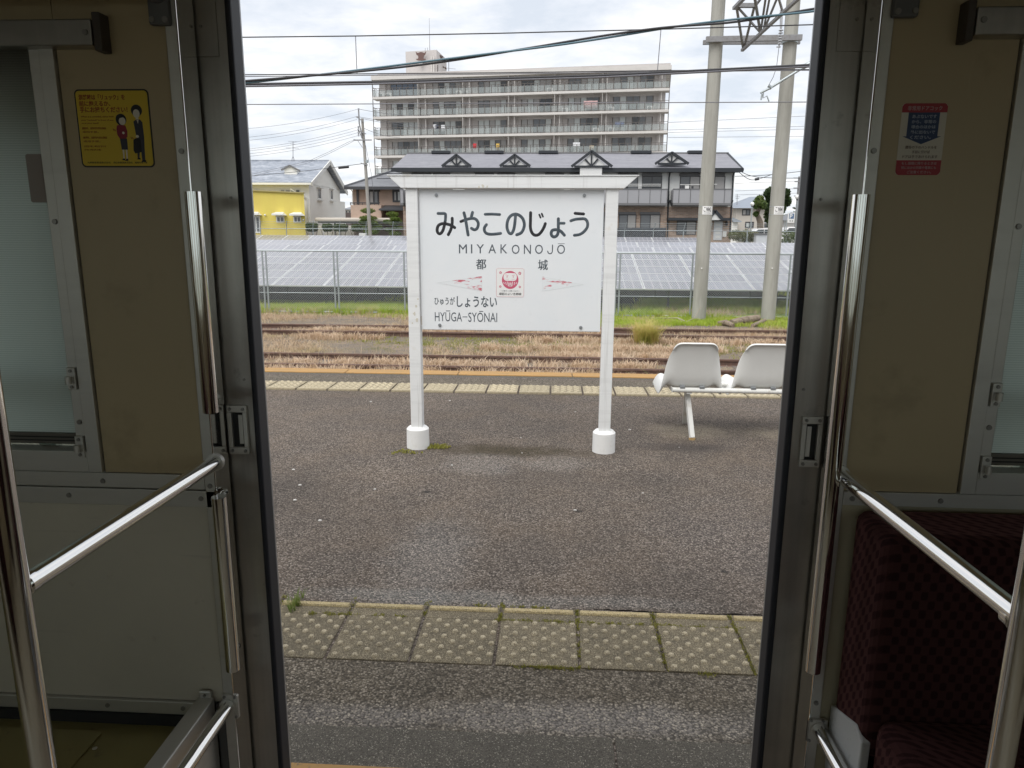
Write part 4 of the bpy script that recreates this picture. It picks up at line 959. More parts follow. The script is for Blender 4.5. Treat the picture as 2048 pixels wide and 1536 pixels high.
# roof: eave line, hipped left end, gable right end
EY, RY = TY-.75, TY+4.0
eL, eR = at(783, 338, EY), at(1486, 334.5, EY); zE = (eL.z+eR.z)/2
kL, kR = at(815, 310, RY), at(1471, 304, RY); zR = (kL.z+kR.z)/2
BYk = TY+8.7; m_gable_white = M('gable_white', (.70, .70, .69), .7)
rf = MB(); xe0, xe1 = eL.x, eR.x
V = [(xe0, EY, zE), (xe1, EY, zE), (xe1-.05, RY, zR), (kL.x, RY, zR), (xe0, BYk, zE), (xe1, BYk, zE)]
rf.add(V, [(0, 1, 2, 3), (3, 2, 5, 4), (0, 3, 4), (0, 4, 5, 1), (1, 5, 2)])
roof = rf.build('roof', m_slate, ter)
MB().box(xe0-.02, xe1+.02, EY-.06, EY+.04, zE-.26, zE+.02).build('fascia', m_dark_trim, ter)
MB().box(xe0+.2, xe1-.1, EY+.04, TY, zE-.24, zE-.16).build('soffit', m_dark_trim, ter)
MB().bar((xe1-.02, EY-.05, zE-.12), (xe1-.07, RY, zR-.05), .16, .2).build('barge_board', m_dark_trim, ter)
MB().bar((kL.x, RY, zR+.03), (xe1, RY, zR+.03), .2, .1).build('ridge_cap', m_grey_trim, roof)
for a, c in ((863, 900), (969, 1007), (1077, 1116), (1262, 1303), (1376, 1405)):
    p0, p1 = at(a, 306, RY-.2), at(c, 306, RY-.2); MB().box(p0.x, p1.x, RY-.3, RY+.3, zR-.02, zR+.20).build('ridge_vent', m_dark_trim, roof, bevel=.03)
for ax, ay, bl, brr, by_, big in ((912.8, 309.4, 884, 942.5, 333.4, 0), (1029.4, 309.4, 999.7, 1060.6, 333, 0), (1183.4, 302, 1142.8, 1224.4, 334, 1), (1343.8, 304.7, 1310, 1377, 328.5, 0)):
    gy = EY+.25 if not big else EY-.15
    A_, B_, C2 = at(ax, ay, gy), at(bl, by_, gy), at(brr, by_, gy); zb = (B_.z+C2.z)/2
    gb_ = MB().prism([(A_.x, A_.z-.12), (B_.x+.3, zb), (C2.x-.3, zb)], 'y', gy, gy+.12)
    if big:
        d0, d1 = at(1160, 340, gy), at(1204, 340, gy); gb_.box(d0.x, d1.x, gy, gy+.5, at(1183, 350, gy).z, zb+.001)
    gab = gb_.build('gable', m_gable_white, roof)
    tm = MB(); th_ = .15 if not big else .18
    for E_, e2 in ((B_, -1), (C2, 1)): tm.bar((A_.x, gy-.06, A_.z-.02), (E_.x, gy-.06, zb+.02), .17, th_, up=(0, 1, 0))
    tm.bar((A_.x, gy-.04, A_.z-.2), (A_.x, gy-.04, zb), .1, .17, up=(0, 1, 0)); w_ = (C2.x-B_.x)
    for s_ in (-1, 1): tm.bar((A_.x, gy-.035, zb+.05), (A_.x+s_*w_*.155, gy-.035, zb+(A_.z-zb)*.5), .1, .15, up=(0, 1, 0))
    tm.bar((B_.x+.2, gy-.05, zb+.03), (C2.x-.2, gy-.05, zb+.03), .1, .13)
    tm.build('gable_timber', m_dark_trim, roof)
    # little roof behind each gable
    q_ = at(ax, ay, gy+2.2)
    MB().add([(A_.x, gy-.1, A_.z+.06), (B_.x, gy-.1, zb+.04), (A_.x, gy+2.3, A_.z+.06), (C2.x, gy-.1, zb+.04)], [(0, 1, 2), (0, 2, 3)]).build('gable_roof', m_slate, roof, recalc=False)
for x0_, x1_, pn, gl in ((823, 862, 2, [G0, G1]), (866, 900, 2, [G1, G0]), (950, 988, 2, [G0, G0]), (995, 1030, 2, [G1, G1]), (1090, 1128, 2, [G0, G2]), (1140, 1180, 2, [G0, G1]), (1236, 1276, 2, [G0, G1]), (1284, 1324, 2, [G0, G0]), (1359.5, 1400, 2, [G1, G2]), (1408, 1450, 2, [G0, G2])):
    window(ter, x0_, 352, x1_, 379, TY, pn, gl=gl); mb = MB(); pbox(mb, x0_, 346, x1_, 352, TY-.14, .14); mb.build('shutter_box', m_grey_trim, ter)
for x0_, x1_, y0_, y1_, gl in ((1237, 1272, 429, 474, [G1, G2]), (1280, 1320, 429, 474, [G1, G2]), (1353, 1392, 442, 470, [G1, G2]), (815, 850, 429, 474, [G1, G2]), (1190, 1228, 429, 474, [G1, G2])):
    window(ter, x0_, y0_, x1_, y1_, TY-.02, 2, gl=gl)
    if y1_ > 471: mb = MB(); pbox(mb, x0_, 424, x1_, 429, TY-.15, .13); mb.build('shutter_box', m_grey_trim, ter)
for x0_, x1_, div in ((1150, 1334.5, [1186, 1219, 1255.6, 1277.5, 1300, 1322]), (1346, 1463, [1358, 1381, 1403, 1426, 1449]), (800, 806.5, []), (815, 905, [835, 855, 880]), (930, 1120, [960, 990, 1020, 1050, 1085])):
    BYb = TY-1.0; ed = [x0_]+div+[x1_]; z0_, z1_ = at((x0_+x1_)/2, 406, BYb).z, at((x0_+x1_)/2, 379, BYb).z
    bal = MB(); pbox(bal, x0_, 406, x1_, 410.5, BYb, 1.0); zz = at((x0_+x1_)/2, 378, BYb).z; xa_, xb_ = at(x0_, 390, BYb).x, at(x1_, 390, BYb).x
    bal.box(xa_-.02, xb_+.02, BYb-.03, BYb+.04, z1_, z1_+.06)
    for e_ in ed: p = at(e_, 390, BYb); bal.box(p.x-.02, p.x+.02, BYb-.015, BYb+.03, z0_, z1_)
    bal = bal.build('balcony', m_grey_trim, ter)
    for e0, e1 in zip(ed, ed[1:]): MB().box(at(e0, 390, BYb).x+.025, at(e1, 390, BYb).x-.025, BYb, BYb+.02, z0_, z1_).build('balcony_panel', m_balc_grey, bal)
    MB().box(xb_-.02, xb_, BYb+.05, TY, z0_, z1_).box(xa_, xa_+.02, BYb+.05, TY, z0_, z1_).build('balcony_panel', m_balc_grey, bal)
for ya in (368.5, 372):
    MB().cyl(at(1236, ya, TY-.6), at(1322, ya, TY-.6), .02, n=6).build('laundry_pole', m_frame_white, ter)
MB().cyl(at(1360, 369.5, TY-.6), at(1434, 368.5, TY-.6), .02, n=6).build('laundry_pole', m_frame_white, ter)
lm = MB(); pbox(lm, 1370, 371, 1378, 385, TY-.6, .04); tag(lm.build('shirt', m_frame_white), 'pale shirt hanging on the upper balcony of the timbered terrace', 'laundry')
lm = MB(); pbox(lm, 1383, 372, 1387, 378, TY-.6, .04); pbox(lm, 1363, 371, 1368, 377, TY-.6, .04); tag(lm.build('dark_garment', m_frame_dark), 'small dark garments hanging on the upper balcony of the timbered terrace', 'laundry')
for pts in (((1341, 339), (1338, 355), (1336.5, 402), (1334.5, 478)), ((1471, 340), (1466, 352), (1464, 400), (1459, 478))):
    MB().tube([at(x, y, TY-.1) for x, y in pts], .05, n=8).build('downpipe', m_dark_trim, ter)
for x0_, x1_ in ((1334.5, 1345), (1461.5, 1466.5)):
    mb = MB(); pbox(mb, x0_, 400, x1_, 405, TY-.2, .2); mb.build('pipe_collar', m_dark_trim, ter)
mb = MB(); pbox(mb, 1337, 435.5, 1461, 441, TY-.9, .9); mb.build('porch_beam', m_dark_trim, ter)
a_, b_, c_ = at(1430, 421.5, TY-.95), at(1414, 440, TY-.95), at(1446, 440, TY-.95)
MB().prism([(a_.x, a_.z-.1), (b_.x, b_.z), (c_.x, c_.z)], 'y', TY-.95, TY).build('porch_gable', m_render_white, ter)
MB().bar(a_, b_, .22, .14, up=(0, 1, 0)).bar(a_, c_, .22, .14, up=(0, 1, 0)).build('porch_timber', m_dark_trim, ter)
mb = MB(); pbox(mb, 1427.5, 442.5, 1444.5, 480, TY-.08, .08); dr = mb.build('front_door', M('pale_door', (.62, .64, .66), .5), ter)
for k in range(4): mb = MB(); pbox(mb, 1431, 447+k*8, 1441, 452+k*8, TY-.1, .02); mb.build('door_panel', m_frame_white, dr)
mb = MB(); pbox(mb, 1452, 443, 1456, 451, TY-.2, .2); mb.build('wall_lamp', m_frame_dark, ter, bevel=.02)
mb = MB(); pbox(mb, 1445.5, 463, 1453, 474, TY-.15, .13); mb.build('meter_box', m_frame_white, ter, bevel=.02)
mb = MB()
for x in (1237, 1262, 1285, 1309, 1331): p = at(x, 466, TY-1.6); mb.box(p.x-.03, p.x+.03, TY-1.63, TY-1.57, tg, at(x, 456, TY-1.6).z)
rl = mb.build('terrace_railing', m_frame_dark, ter)
for x0_, x1_ in ((1180, 1236), (1237.6, 1261), (1262.6, 1284), (1285.6, 1308), (1309.6, 1331)):
    mb = MB(); pbox(mb, x0_, 455.5, x1_, 480, TY-1.6, .02); mb.build('terrace_panel', M('smoked_panel', (.06, .065, .075), .25), rl)

# --- large apartment block, turned a little so that its right end is nearer
m_apt = M('apartment_render', (.52, .49, .475), .85, var=[((.4, .4, .12), (.46, .43, .415), .45, .75)])
m_apt_light = M('apartment_slab', (.58, .555, .53), .8, var=[((.5, .5, 2), (.50, .475, .45), .45, .75)])
m_railglass = M('balcony_glass', (.40, .44, .435), .18, spec=.35); nodes(m_railglass)[1].inputs['Alpha'].default_value = .30
bA, bB = at(748, 300, 104.0), at(1334, 300, 98.6)
fd = Vector((bB.x-bA.x, bB.y-bA.y, 0)); flen = fd.length; fd.normalize(); fn = Vector((-fd.y, fd.x, 0))   # fn points away from us
def on_plane(x, y, off=0.0):
    d = _ray(x, y); o_ = Vector((bA.x, bA.y, 0))+fn*off; t_ = o_.dot(fn)/(d.dot(fn)); return Vector((d.x*t_, d.y*t_, CAM_H+d.z*t_))
def ucoord(p): return (Vector((p.x, p.y, 0))-Vector((bA.x, bA.y, 0))).dot(fd)
def wp(u, off, z): v = Vector((bA.x, bA.y, 0))+fd*u+fn*off; return Vector((v.x, v.y, z))
def fbox(mb, u0, u1, o0, o1, z0, z1): return mb.hexa([wp(u0, o0, z0), wp(u1, o0, z0), wp(u1, o1, z0), wp(u0, o1, z0), wp(u0, o0, z1), wp(u1, o0, z1), wp(u1, o1, z1), wp(u0, o1, z1)])
apt = thing('apartment_block', 'large beige apartment block with long glass balconies and a roof tower', 'apartment block', wp(flen/2, 5, .25))
BD = 1.7
z1s = on_plane(749, 198.8).z; z2s = on_plane(751, 238.3).z; FH = z1s-z2s
zroof = on_plane(749, 151.5).z; zrs = on_plane(749, 160).z
uL, uR = ucoord(on_plane(764, 300, BD)), ucoord(on_plane(1326, 300, BD))
mb = MB(); fbox(mb, uL, uR, BD, BD+11, 0, zrs); mb.build('wall', m_apt, apt)
mb = MB(); fbox(mb, -.1, flen+.1, -.05, BD+11.2, zrs, zroof); mb.build('roof_slab', m_apt_light, apt)
mb = MB(); fbox(mb, flen*.02, flen-.05, .1, .3, zroof, zroof+.25); mb.build('parapet_rail', m_apt, apt)
cols_px = [764, 849, 937, 1027, 1117.6, 1211, 1326]; cu_ = [ucoord(on_plane(x, 250, BD)) for x in cols_px]
wins = [(784, 840), (867, 923), (957, 1013), (1043, 1103), (1136, 1197), (1225, 1304)]
for k in range(1, 8):
    zt = z1s-(k-1)*FH+.32; zb_ = zt-.30
    mb = MB(); fbox(mb, 0, flen, 0, BD, zb_, zt); slab_ = mb.build('balcony_slab', m_apt_light, apt)
    if k > 5: continue
    zc = (zrs if k == 1 else z1s-(k-2)*FH+.02)
    for i, u in enumerate(cu_):
        mb = MB(); w_ = .45; uu = min(max(u, uL+w_), uR-w_); fbox(mb, uu-w_, uu+w_, BD-.35, BD, zt, zc); mb.build('pier', m_apt, apt)
    mb = MB(); fbox(mb, uL, uR, BD-.12, BD, zc-.30, zc); mb.build('lintel_beam', m_apt, apt)
    if k < 5:
        for u in cu_[1:-1]:
            mb = MB(); fbox(mb, u-.42, u-.38, .05, BD-.36, zt, zc); 
            mb.build('balcony_screen', m_apt_light, apt)
    for wi, (x0_, x1_) in enumerate(wins):
        u0, u1 = ucoord(on_plane(x0_, 250, BD)), ucoord(on_plane(x1_, 250, BD)); np_ = 6 if wi == 5 else 5
        mb = MB(); zw0, zw1 = zt+.05, zt+2.14
        fbox(mb, u0, u1, BD-.05, BD+.03, zw1-.07, zw1); fbox(mb, u0, u1, BD-.05, BD+.03, zw0, zw0+.07); st_ = (u1-u0)/np_
        for i in range(np_+1): w_ = .11 if i in (0, np_, np_//2) else .05; fbox(mb, u0+st_*i-w_/2, u0+st_*i+w_/2, BD-.05, BD+.03, zw0+.07, zw1-.07)
        f_ = mb.build('window', m_frame_brown, apt)
        for i in range(np_):
            mb = MB(); fbox(mb, u0+st_*i+.055, u0+st_*(i+1)-.055, BD-.03, BD-.015, zw0+.07, zw1-.07)
            gl = random.choices([G0, G1, G2, G3], [3, 5, 3, 4])[0]
            if k == 1 and wi == 0: gl = G4
            mb.build('pane', gl, f_)
        # balcony railing of this flat
        r0, r1 = (cu_[wi] if wi else 0.03), (cu_[wi+1] if wi < 5 else flen-.03); npn = 7 if wi < 5 else 8; sp_ = (r1-r0)/npn
        mb = MB(); fbox(mb, r0, r1, .03, .08, zt+1.06, zt+1.11); fbox(mb, r0, r1, .04, .07, zt+.06, zt+.10); fbox(mb, r0, r1, .04, .07, zt+.82, zt+.85)
        for i in range(npn+1): fbox(mb, r0+sp_*i-.035, r0+sp_*i+.035, .02, .09, zt, zt+1.08)
        rl = mb.build('balcony_railing', m_frame_brown, apt)
        for i in range(npn):
            mb = MB(); fbox(mb, r0+sp_*i+.05, r0+sp_*(i+1)-.05, .045, .06, zt+.10, zt+.82); mb.build('glass_panel', m_railglass, rl)
    mb = MB(); fbox(mb, .03, .08, .1, BD-.1, zt+1.2, zt+1.25); fbox(mb, .03, .08, .75, .82, zt, zt+1.2); rl = mb.build('end_railing', m_frame_brown, apt)
    mb = MB(); fbox(mb, .05, .065, .12, .72, zt+.1, zt+1.0); fbox(mb, .05, .065, .85, BD-.2, zt+.1, zt+1.0); mb.build('glass_panel', m_railglass, rl)
for x in cols_px[1:-1]+[1320]:
    u = ucoord(on_plane(x, 250)); mb = MB(); mb.cyl(wp(u, .55, 2), wp(u, .55, zrs), .07, n=6); mb.build('downpipe', m_apt_light, apt)
mb = MB(); mb.cyl(wp(.05, .05, 2), wp(.05, .05, zrs), .06, n=6); mb.cyl(wp(flen-.05, .05, 2), wp(flen-.05, .05, zrs), .06, n=6); mb.build('downpipe', m_frame_brown, apt)
# roof tower
FL, FR, BR = at(811, 102, 111.5), at(873, 101, 110.5), at(893, 117, 116.5)
zt = (FL.z+FR.z)/2; BL = FL+(BR-FR)
mb = MB().hexa([(FL.x, FL.y, zroof-.3), (FR.x, FR.y, zroof-.3), (BR.x, BR.y, zroof-.3), (BL.x, BL.y, zroof-.3), (FL.x, FL.y, zt), (FR.x, FR.y, zt), (BR.x, BR.y, zt), (BL.x, BL.y, zt)])
tower = mb.build('roof_tower', m_apt, apt)
ek = [(530,220),(600,270),(650,255),(690,240),(760,245),(830,270),(885,215),(865,300),(840,335),(815,350),(800,420),(808,470),(870,468),(865,495),(790,520),(610,520),(550,495),(555,470),(610,470),(628,420),(612,360),(560,330)]
Yt = FR.y-.25
P = [at(800+u/17.07, 90+v/17.07, Yt) for u, v in ek]
MB().prism([(p.x, p.z) for p in P], 'y', Yt, Yt+.2).build('crest', M('red_brown_crest', (.13, .075, .065), .7), tower)
c_ = at(841.5, 127, Yt+.1); MB().cyl((c_.x, Yt, c_.z), (c_.x, Yt+.4, c_.z), .28, n=16).build('round_light', m_frame_white, tower)
for x in (863, 867.5): MB().cyl(at(x, 112, Yt), at(x, 152, Yt), .10, n=8).build('riser_pipe', m_apt_light, tower)
MB().cyl(at(875.5, 130, Yt+.1), at(875.5, 150, Yt+.1), .08, n=6).build('riser_pipe', m_frame_brown, tower)
m_char = M('brown_characters', (.16, .12, .11), .7); off = Vector((.12, -.03, 0))
for u0, v0, u1, v1 in ((1350,345,1380,460),(1380,370,1440,420),(1400,440,1450,530),(1460,470,1540,500),(1480,500,1530,590),(1440,740,1480,780),(1510,760,1550,830)):
    def sd_(u, v):
        x = 800+u/17.07; f_ = (x-873)/20; q_ = FR.lerp(BR, f_); return at(x, 90+v/17.07, q_.y)+off
    MB().bar(sd_(u0, v0), sd_(u1, v1), .22, .05).build('wall_character', m_char, tower)
MB().cyl(at(859.5, 101, 113), at(858.5, 36, 113), .045, .02, n=6).build('lightning_rod', m_steel_grey, tower)
for x, y0_ in ((850.5, 96), (855, 95)): MB().cyl(at(x, 101, 112), at(x, y0_, 112), .03, n=5).build('rod', m_steel_grey, tower)
an = MB(); an.cyl(at(897.5, 148, 112), at(897.5, 115, 112), .05, n=6); an.cyl(at(888, 118, 112), at(905, 123, 112), .025, n=5); an.cyl(at(893, 136, 112), at(911, 138, 112), .025, n=5)
tag(an.build('roof_antenna', m_wire_grey), 'television aerial mast on the apartment roof, right of the tower', 'aerial')
# air-conditioning units and washing on the balconies
acm = [(763, 190), (778, 190), (918, 189), (931, 189), (1100, 186), (1130, 225), (1222, 222), (1222, 264), (1192, 266), (1300, 222)]
ac0 = None
for x, y in acm:
    p = on_plane(x, y, 1.0); u = ucoord(p); k = round((z1s-p.z)/FH); zt_ = z1s-k*FH+.32
    t_ = thing('air_conditioner', 'white air conditioner unit on the %s apartment balcony, %s' % (['top', 'second highest', 'third highest', 'fourth highest'][k], 'far left' if x < 770 else 'left of the first window' if x < 800 else 'third flat from the left' if x < 925 else 'third flat, right of its neighbour' if x < 940 else 'fourth flat from the left' if x < 1110 else 'fifth flat from the left' if x < 1150 else 'right of the pink bedding' if x < 1200 else 'sixth flat from the left' if x < 1250 else 'far right'), 'air conditioner', wp(u, 1.0, zt_), 'air conditioner units on the apartment balconies')
    mb = MB(); fbox(mb, u-.4, u+.4, .85, 1.15, zt_, zt_+.62); b_ = mb.build('casing', m_frame_white, t_)
    MB().cyl(wp(u-.08, .85, zt_+.31), wp(u-.08, .84, zt_+.31), .24, n=14).build('fan_grille', m_grey_trim, t_)
m_red = M('red_cloth', (.55, .05, .06), .9); m_yel = M('yellow_cloth', (.62, .42, .10), .9); m_pnk = M('pink_striped_cloth', (.62, .45, .44), .9, var=[((.2, .2, 9), (.42, .22, .22), .52, .6)]); m_wh = M('white_cloth', (.70, .71, .73), .9); m_nav = M('navy_cloth', (.04, .05, .09), .9)
def wash(x0, y0, x1, y1, mt, label):
    a, c = on_plane(x0, y0, .5), on_plane(x1, y1, .5); mb = MB()
    u0, u1 = ucoord(a), ucoord(c); nseg = 5; vs = []
    for i in range(nseg+1):
        u = u0+(u1-u0)*i/nseg; o_ = .5+.06*math.sin(i*2.1); vs += [wp(u, o_, a.z), wp(u, o_+.03, c.z+.05*math.sin(i*1.7))]
    mb.add(vs, [(2*i, 2*i+2, 2*i+3, 2*i+1) for i in range(nseg)], True); o_ = mb.build('laundry', mt, recalc=False); o_.modifiers.new('s', 'SOLIDIFY').thickness = .03
    tag(o_, label, 'laundry')
wash(946, 287, 953, 298, m_red, 'red garment drying on a lower apartment balcony'); wash(992, 287, 999, 300, m_yel, 'yellow cloth drying beside the red garment on the apartment')
wash(1167.5, 202, 1195, 217, m_pnk, 'pink striped bedding hung over an upper apartment balcony'); wash(866, 249, 873, 262, m_wh, 'white washing on the left part of the apartment balconies')
wash(869.5, 250, 876, 258, m_nav, 'navy garment next to white washing on the apartment balcony'); wash(882, 250, 890, 263, m_wh, 'white towels hanging in the middle of a balcony with dark clothes'); wash(1146, 285, 1160, 297, m_wh, 'white washing on the balcony above the largest timbered gable')
wash(1179, 291, 1188, 299, M('beige_cloth', (.55, .46, .33), .9), 'beige cloth drying above the largest timbered gable'); wash(1230, 244, 1248, 254, M('blue_grey_cloth', (.16, .19, .27), .9), 'blue grey clothes drying on the right apartment balcony')

# --- cream house on the left
m_cream = M('cream_siding', (.80, .79, .75), .75, bump=((1, 1, 14), .25, .03)); t, b, n, l = nodes(m_cream)
m_grey_shingle = M('grey_shingles', (.24, .265, .31), .8, var=[((1.6, 3.2, 5), (.37, .395, .44), .46, .62), ((2.2, 4.5, 7), (.165, .185, .225), .54, .68)], bump=((2, 5, 8), .5, .04))
CY = 58.0
ch = thing('cream_house', 'cream two-storey house with grey shingle roof and a small dormer', 'house', (at(600, 460, CY).x, CY, .3))
xr = at(619, 400, CY).x; xl = xr-16; zE = at(560, 367, CY-.6).z; zR = at(640, 324, CY+4.2).z
MB().box(xl, xr, CY, CY+8.4, 0, zE+.02).build('wall', m_cream, ch)
MB().prism([(CY, zE-.002), (CY+8.4, zE-.002), (CY+4.2, zR-.25)], 'x', xr-.25, xr).build('gable_wall', m_cream, ch)
xo = at(614, 366.5, CY-.7).x+.35
def roof_slab(y0, z0, y1, z1, x0, x1, th, name, mt, par): return MB().hexa([(x0, y0, z0), (x1, y0, z0), (x1, y1, z1), (x0, y1, z1), (x0, y0, z0+th), (x1, y0, z0+th), (x1, y1, z1+th), (x0, y1, z1+th)]).build(name, mt, par)
rr = roof_slab(CY-.7, zE-.04, CY+4.2, zR-.1, xl-1, xo, .16, 'roof', m_grey_shingle, ch); roof_slab(CY+9.1, zE-.3, CY+4.2, zR, xl-1, xo, .18, 'roof', m_grey_shingle, ch)
m_barge = M('white_barge_board', (.66, .66, .64), .6)
MB().bar((xo+.04, CY-.75, zE-.03), (xo+.04, CY+4.2, zR-.05), .08, .30, up=(0, 0, 1)).bar((xo+.04, CY+9.15, zE-.28), (xo+.04, CY+4.2, zR+.02), .08, .36).build('barge_board', m_barge, ch)
MB().box(xl-1, xo, CY-.82, CY-.70, zE-.10, zE+.05).build('gutter', m_barge, ch)
dy_ = CY+1.0
p0, p1, pa = at(569, 350, dy_), at(594, 350, dy_), at(580, 332.5, dy_); pe0, pe1 = at(569, 339, dy_), at(596, 340, dy_)
MB().prism([(p0.x, p0.z), (p1.x, p0.z), (p1.x, pe1.z), (pa.x, pa.z), (p0.x, pe0.z)], 'y', dy_, dy_+2.2).build('dormer', m_cream, ch)
MB().bar((pa.x, dy_-.1, pa.z+.05), (p0.x-.2, dy_-.1, pe0.z-.05), .13, .1, up=(0, 1, 0)).bar((pa.x, dy_-.1, pa.z+.05), (p1.x+.3, dy_-.1, pe1.z-.08), .13, .1, up=(0, 1, 0)).build('dormer_trim', m_grey_trim, ch)
window(ch, 560, 377, 602, 392, CY, 4, m_frame_white, [G2, G2, G3, G1], fw=.1); window(ch, 507, 377, 517, 392, CY, 2, m_frame_white, [G2, G3], fw=.1)
def atX(x, y, X): d = _ray(x, y); t_ = X/d.x; return Vector((X, d.y*t_, CAM_H+d.z*t_))
for x0_, x1_, y0_, y1_ in ((633.5, 642.3, 378, 397), (659, 665.5, 381, 398.5)):
    a, c = atX(x0_, y0_, xr), atX(x1_, y1_, xr); f_ = MB().box(xr-.02, xr+.06, a.y, c.y, c.z-.1, c.z).box(xr-.02, xr+.06, a.y, c.y, a.z, a.z+.1).box(xr-.02, xr+.06, a.y, a.y+.12, c.z, a.z).box(xr-.02, xr+.06, c.y-.12, c.y, c.z, a.z).box(xr, xr+.3, a.y-.1, c.y+.1, a.z+.1, a.z+.2).box(xr, xr+.25, a.y-.1, c.y+.1, c.z-.2, c.z-.1).build('window', m_frame_white, ch)
    MB().box(xr, xr+.03, a.y+.12, c.y-.12, c.z, a.z).build('pane', G1, f_)
a = atX(675, 402, xr); MB().box(xr-6, xr, CY+8.4, CY+9.9, 0, a.z).build('rear_extension', m_cream, ch)
MB().tube([(xr-1.3, CY-.6, zE-.4), (xr-.15, CY-.1, zE-1.1), (xr-.12, CY-.08, .3)], .05, n=6).build('downpipe', m_barge, ch)
aer = MB(); p = at(586, 322, CY+4.2); aer.cyl(p, at(586, 283, CY+4.2), .025, n=5)
for yy, w_ in ((283, 16), (288, 10), (296, 24)): aer.cyl(at(586-w_*.6, yy-.5, CY+4.2), at(586+w_*.5, yy+.5, CY+4.2), .012, n=4)
for s_ in (-4, 4): aer.cyl(at(586, 312, CY+4.2), at(586+s_, 323, CY+4.2), .014, n=4)
tag(aer.build('tv_aerial', m_wire_grey), 'television aerial on the ridge of the cream house', 'aerial')
# --- yellow building
m_yellow = M('yellow_wall', (.67, .55, .115), .7, var=[((.8, .8, .12), (.62, .49, .11), .45, .7), ((3, 3, .3), (.48, .36, .08), .62, .8)])
YY = 52.6
yb_ = thing('yellow_building', 'low bright yellow building with white awnings over small windows', 'building', (at(560, 470, YY).x, YY, .25))
p0, p1, p2 = at(380, 378, YY), at(506, 381.5, YY), at(607.5, 386.5, YY)
q0, q1 = at(612, 470, YY), at(380, 475, YY); xw = (p2.x+q0.x)/2
yv = [(p0.x, YY, -.2), (xw, YY, -.2), (xw, YY, p2.z), (p1.x, YY, p1.z), (p0.x, YY, p1.z+.1)]; sxb = (YY+4.5)/YY*1.01
yv += [(x*sxb if i in (1, 2) else x, YY+4.5, z) for i, (x, y, z) in enumerate(yv)]
MB().add(yv, [(0, 1, 2, 3, 4), (9, 8, 7, 6, 5)]+[(i, 5+i, 5+(i+1) % 5, (i+1) % 5) for i in range(5)]).build('wall', m_yellow, yb_)
MB().bar((p0.x, YY-.03, p1.z+.12), (p1.x, YY-.03, p1.z+.02), .2, .08).bar((p1.x, YY-.03, p1.z+.02), (xw+.03, YY-.03, p2.z+.02), .2, .08).build('roof_edge', M('yellow_flashing', (.36, .30, .12), .6), yb_)
for x0_, y0_, x1_, y1_, pn, gl in ((552.7, 432.5, 569, 445, 2, [G1, G1]), (587, 432.5, 602.5, 445, 2, [G1, G1])): window(yb_, x0_, y0_, x1_, y1_, YY, pn, m_frame_white, gl, fw=.07)
window(yb_, 504, 432, 521, 466, YY, 2, m_frame_white, [G1, G1], fw=.09)
for x0_, x1_, y0_, y1_ in ((550, 574, 424, 431), (585, 610, 424.5, 431.5), (498, 524, 423.5, 430.5)):
    a, c = at(x0_, y0_, YY), at(x1_, y1_, YY); 
    MB().hexa([(a.x, YY-.7, c.z), (c.x, YY-.7, c.z), (c.x, YY, c.z), (a.x, YY, c.z), (a.x, YY-.7, c.z+.12), (c.x, YY-.7, c.z+.12), (c.x-.25, YY, a.z), (a.x+.1, YY, a.z)]).build('awning', m_frame_white, yb_)
MB().ball(at(530, 430, YY-.1), .07).build('wall_lamp', m_frame_white, yb_); MB().ball(at(606.5, 440, YY-.1), .07).build('wall_lamp', m_frame_white, yb_)
# --- tan house with hipped roof
m_tan = M('tan_render', (.42, .315, .255), .8, var=[(3, (.37, .275, .22), .45, .7)])
m_tan_light = M('tan_render_light', (.46, .38, .31), .8)
m_dark_tile = M('dark_roof_tile', (.16, .165, .18), .55, var=[((2, 6, 6), (.21, .215, .23), .45, .65)], bump=((3, 8, 8), .4, .03))
NY = 56.5
th = thing('tan_house', 'tan two-storey house with grey hipped roof behind the topiary pines', 'house', (at(760, 460, NY).x, NY, .3))
x0_, x1_ = at(706, 400, NY).x, at(840, 400, NY).x; zE = at(750, 376, NY-.7).z
MB().box(x0_, x1_, NY, NY+7, 0, zE).build('wall', m_tan, th)
e0 = at(689, 371.5, NY-.8); zr_ = at(790, 340.5, NY+3.3).z; xe0 = e0.x; xe1 = x1_+.8; xk = at(792, 341, NY+3.3).x
MB().add([(xe0, NY-.8, zE+.08), (xe1, NY-.8, zE+.08), (xe1, NY+7.6, zE+.08), (xe0, NY+7.6, zE+.08), (xk, NY+3.3, zr_), (xe1-3.5, NY+3.3, zr_)], [(0, 1, 5, 4), (1, 2, 5), (2, 3, 4, 5), (3, 0, 4), (0, 3, 2, 1)]).build('roof', m_dark_tile, th)
MB().bar((xe0, NY-.8, zE+.12), (xk, NY+3.3, zr_+.05), .16, .14).build('hip_cap', m_dark_tile, th)
MB().box(xe0-.03, xe1, NY-.9, NY-.78, zE-.12, zE+.1).build('fascia', m_frame_dark, th)
for i in range(3): MB().bar((xe0+2.2+i*.0, NY+.3+i*.5, zE+.75+i*.4), (xe0+6.5, NY+.3+i*.5, zE+.75+i*.4), .05, .05).build('snow_guard', m_dark_trim, th)
window(th, 737, 377.5, 758, 408, NY, 2, m_frame_dark, [G2, G1], fw=.12); window(th, 785, 378, 803, 404.5, NY, 2, m_frame_dark, [G2, G3], fw=.14)
mb = MB(); pbox(mb, 785, 376.5, 803, 383.5, NY-.2, .2); pbox(mb, 736, 376.5, 759, 383, NY-.2, .2); mb.build('shutter_box', m_frame_dark, th)
mb = MB(); pbox(mb, 713, 377, 717, 409, NY-.1, .1); mb.build('corner_post', m_frame_dark, th)
mb = MB(); pbox(mb, 702, 410, 763, 462, NY-1.5, 1.5); mb.build('balcony_wall', m_tan, th)
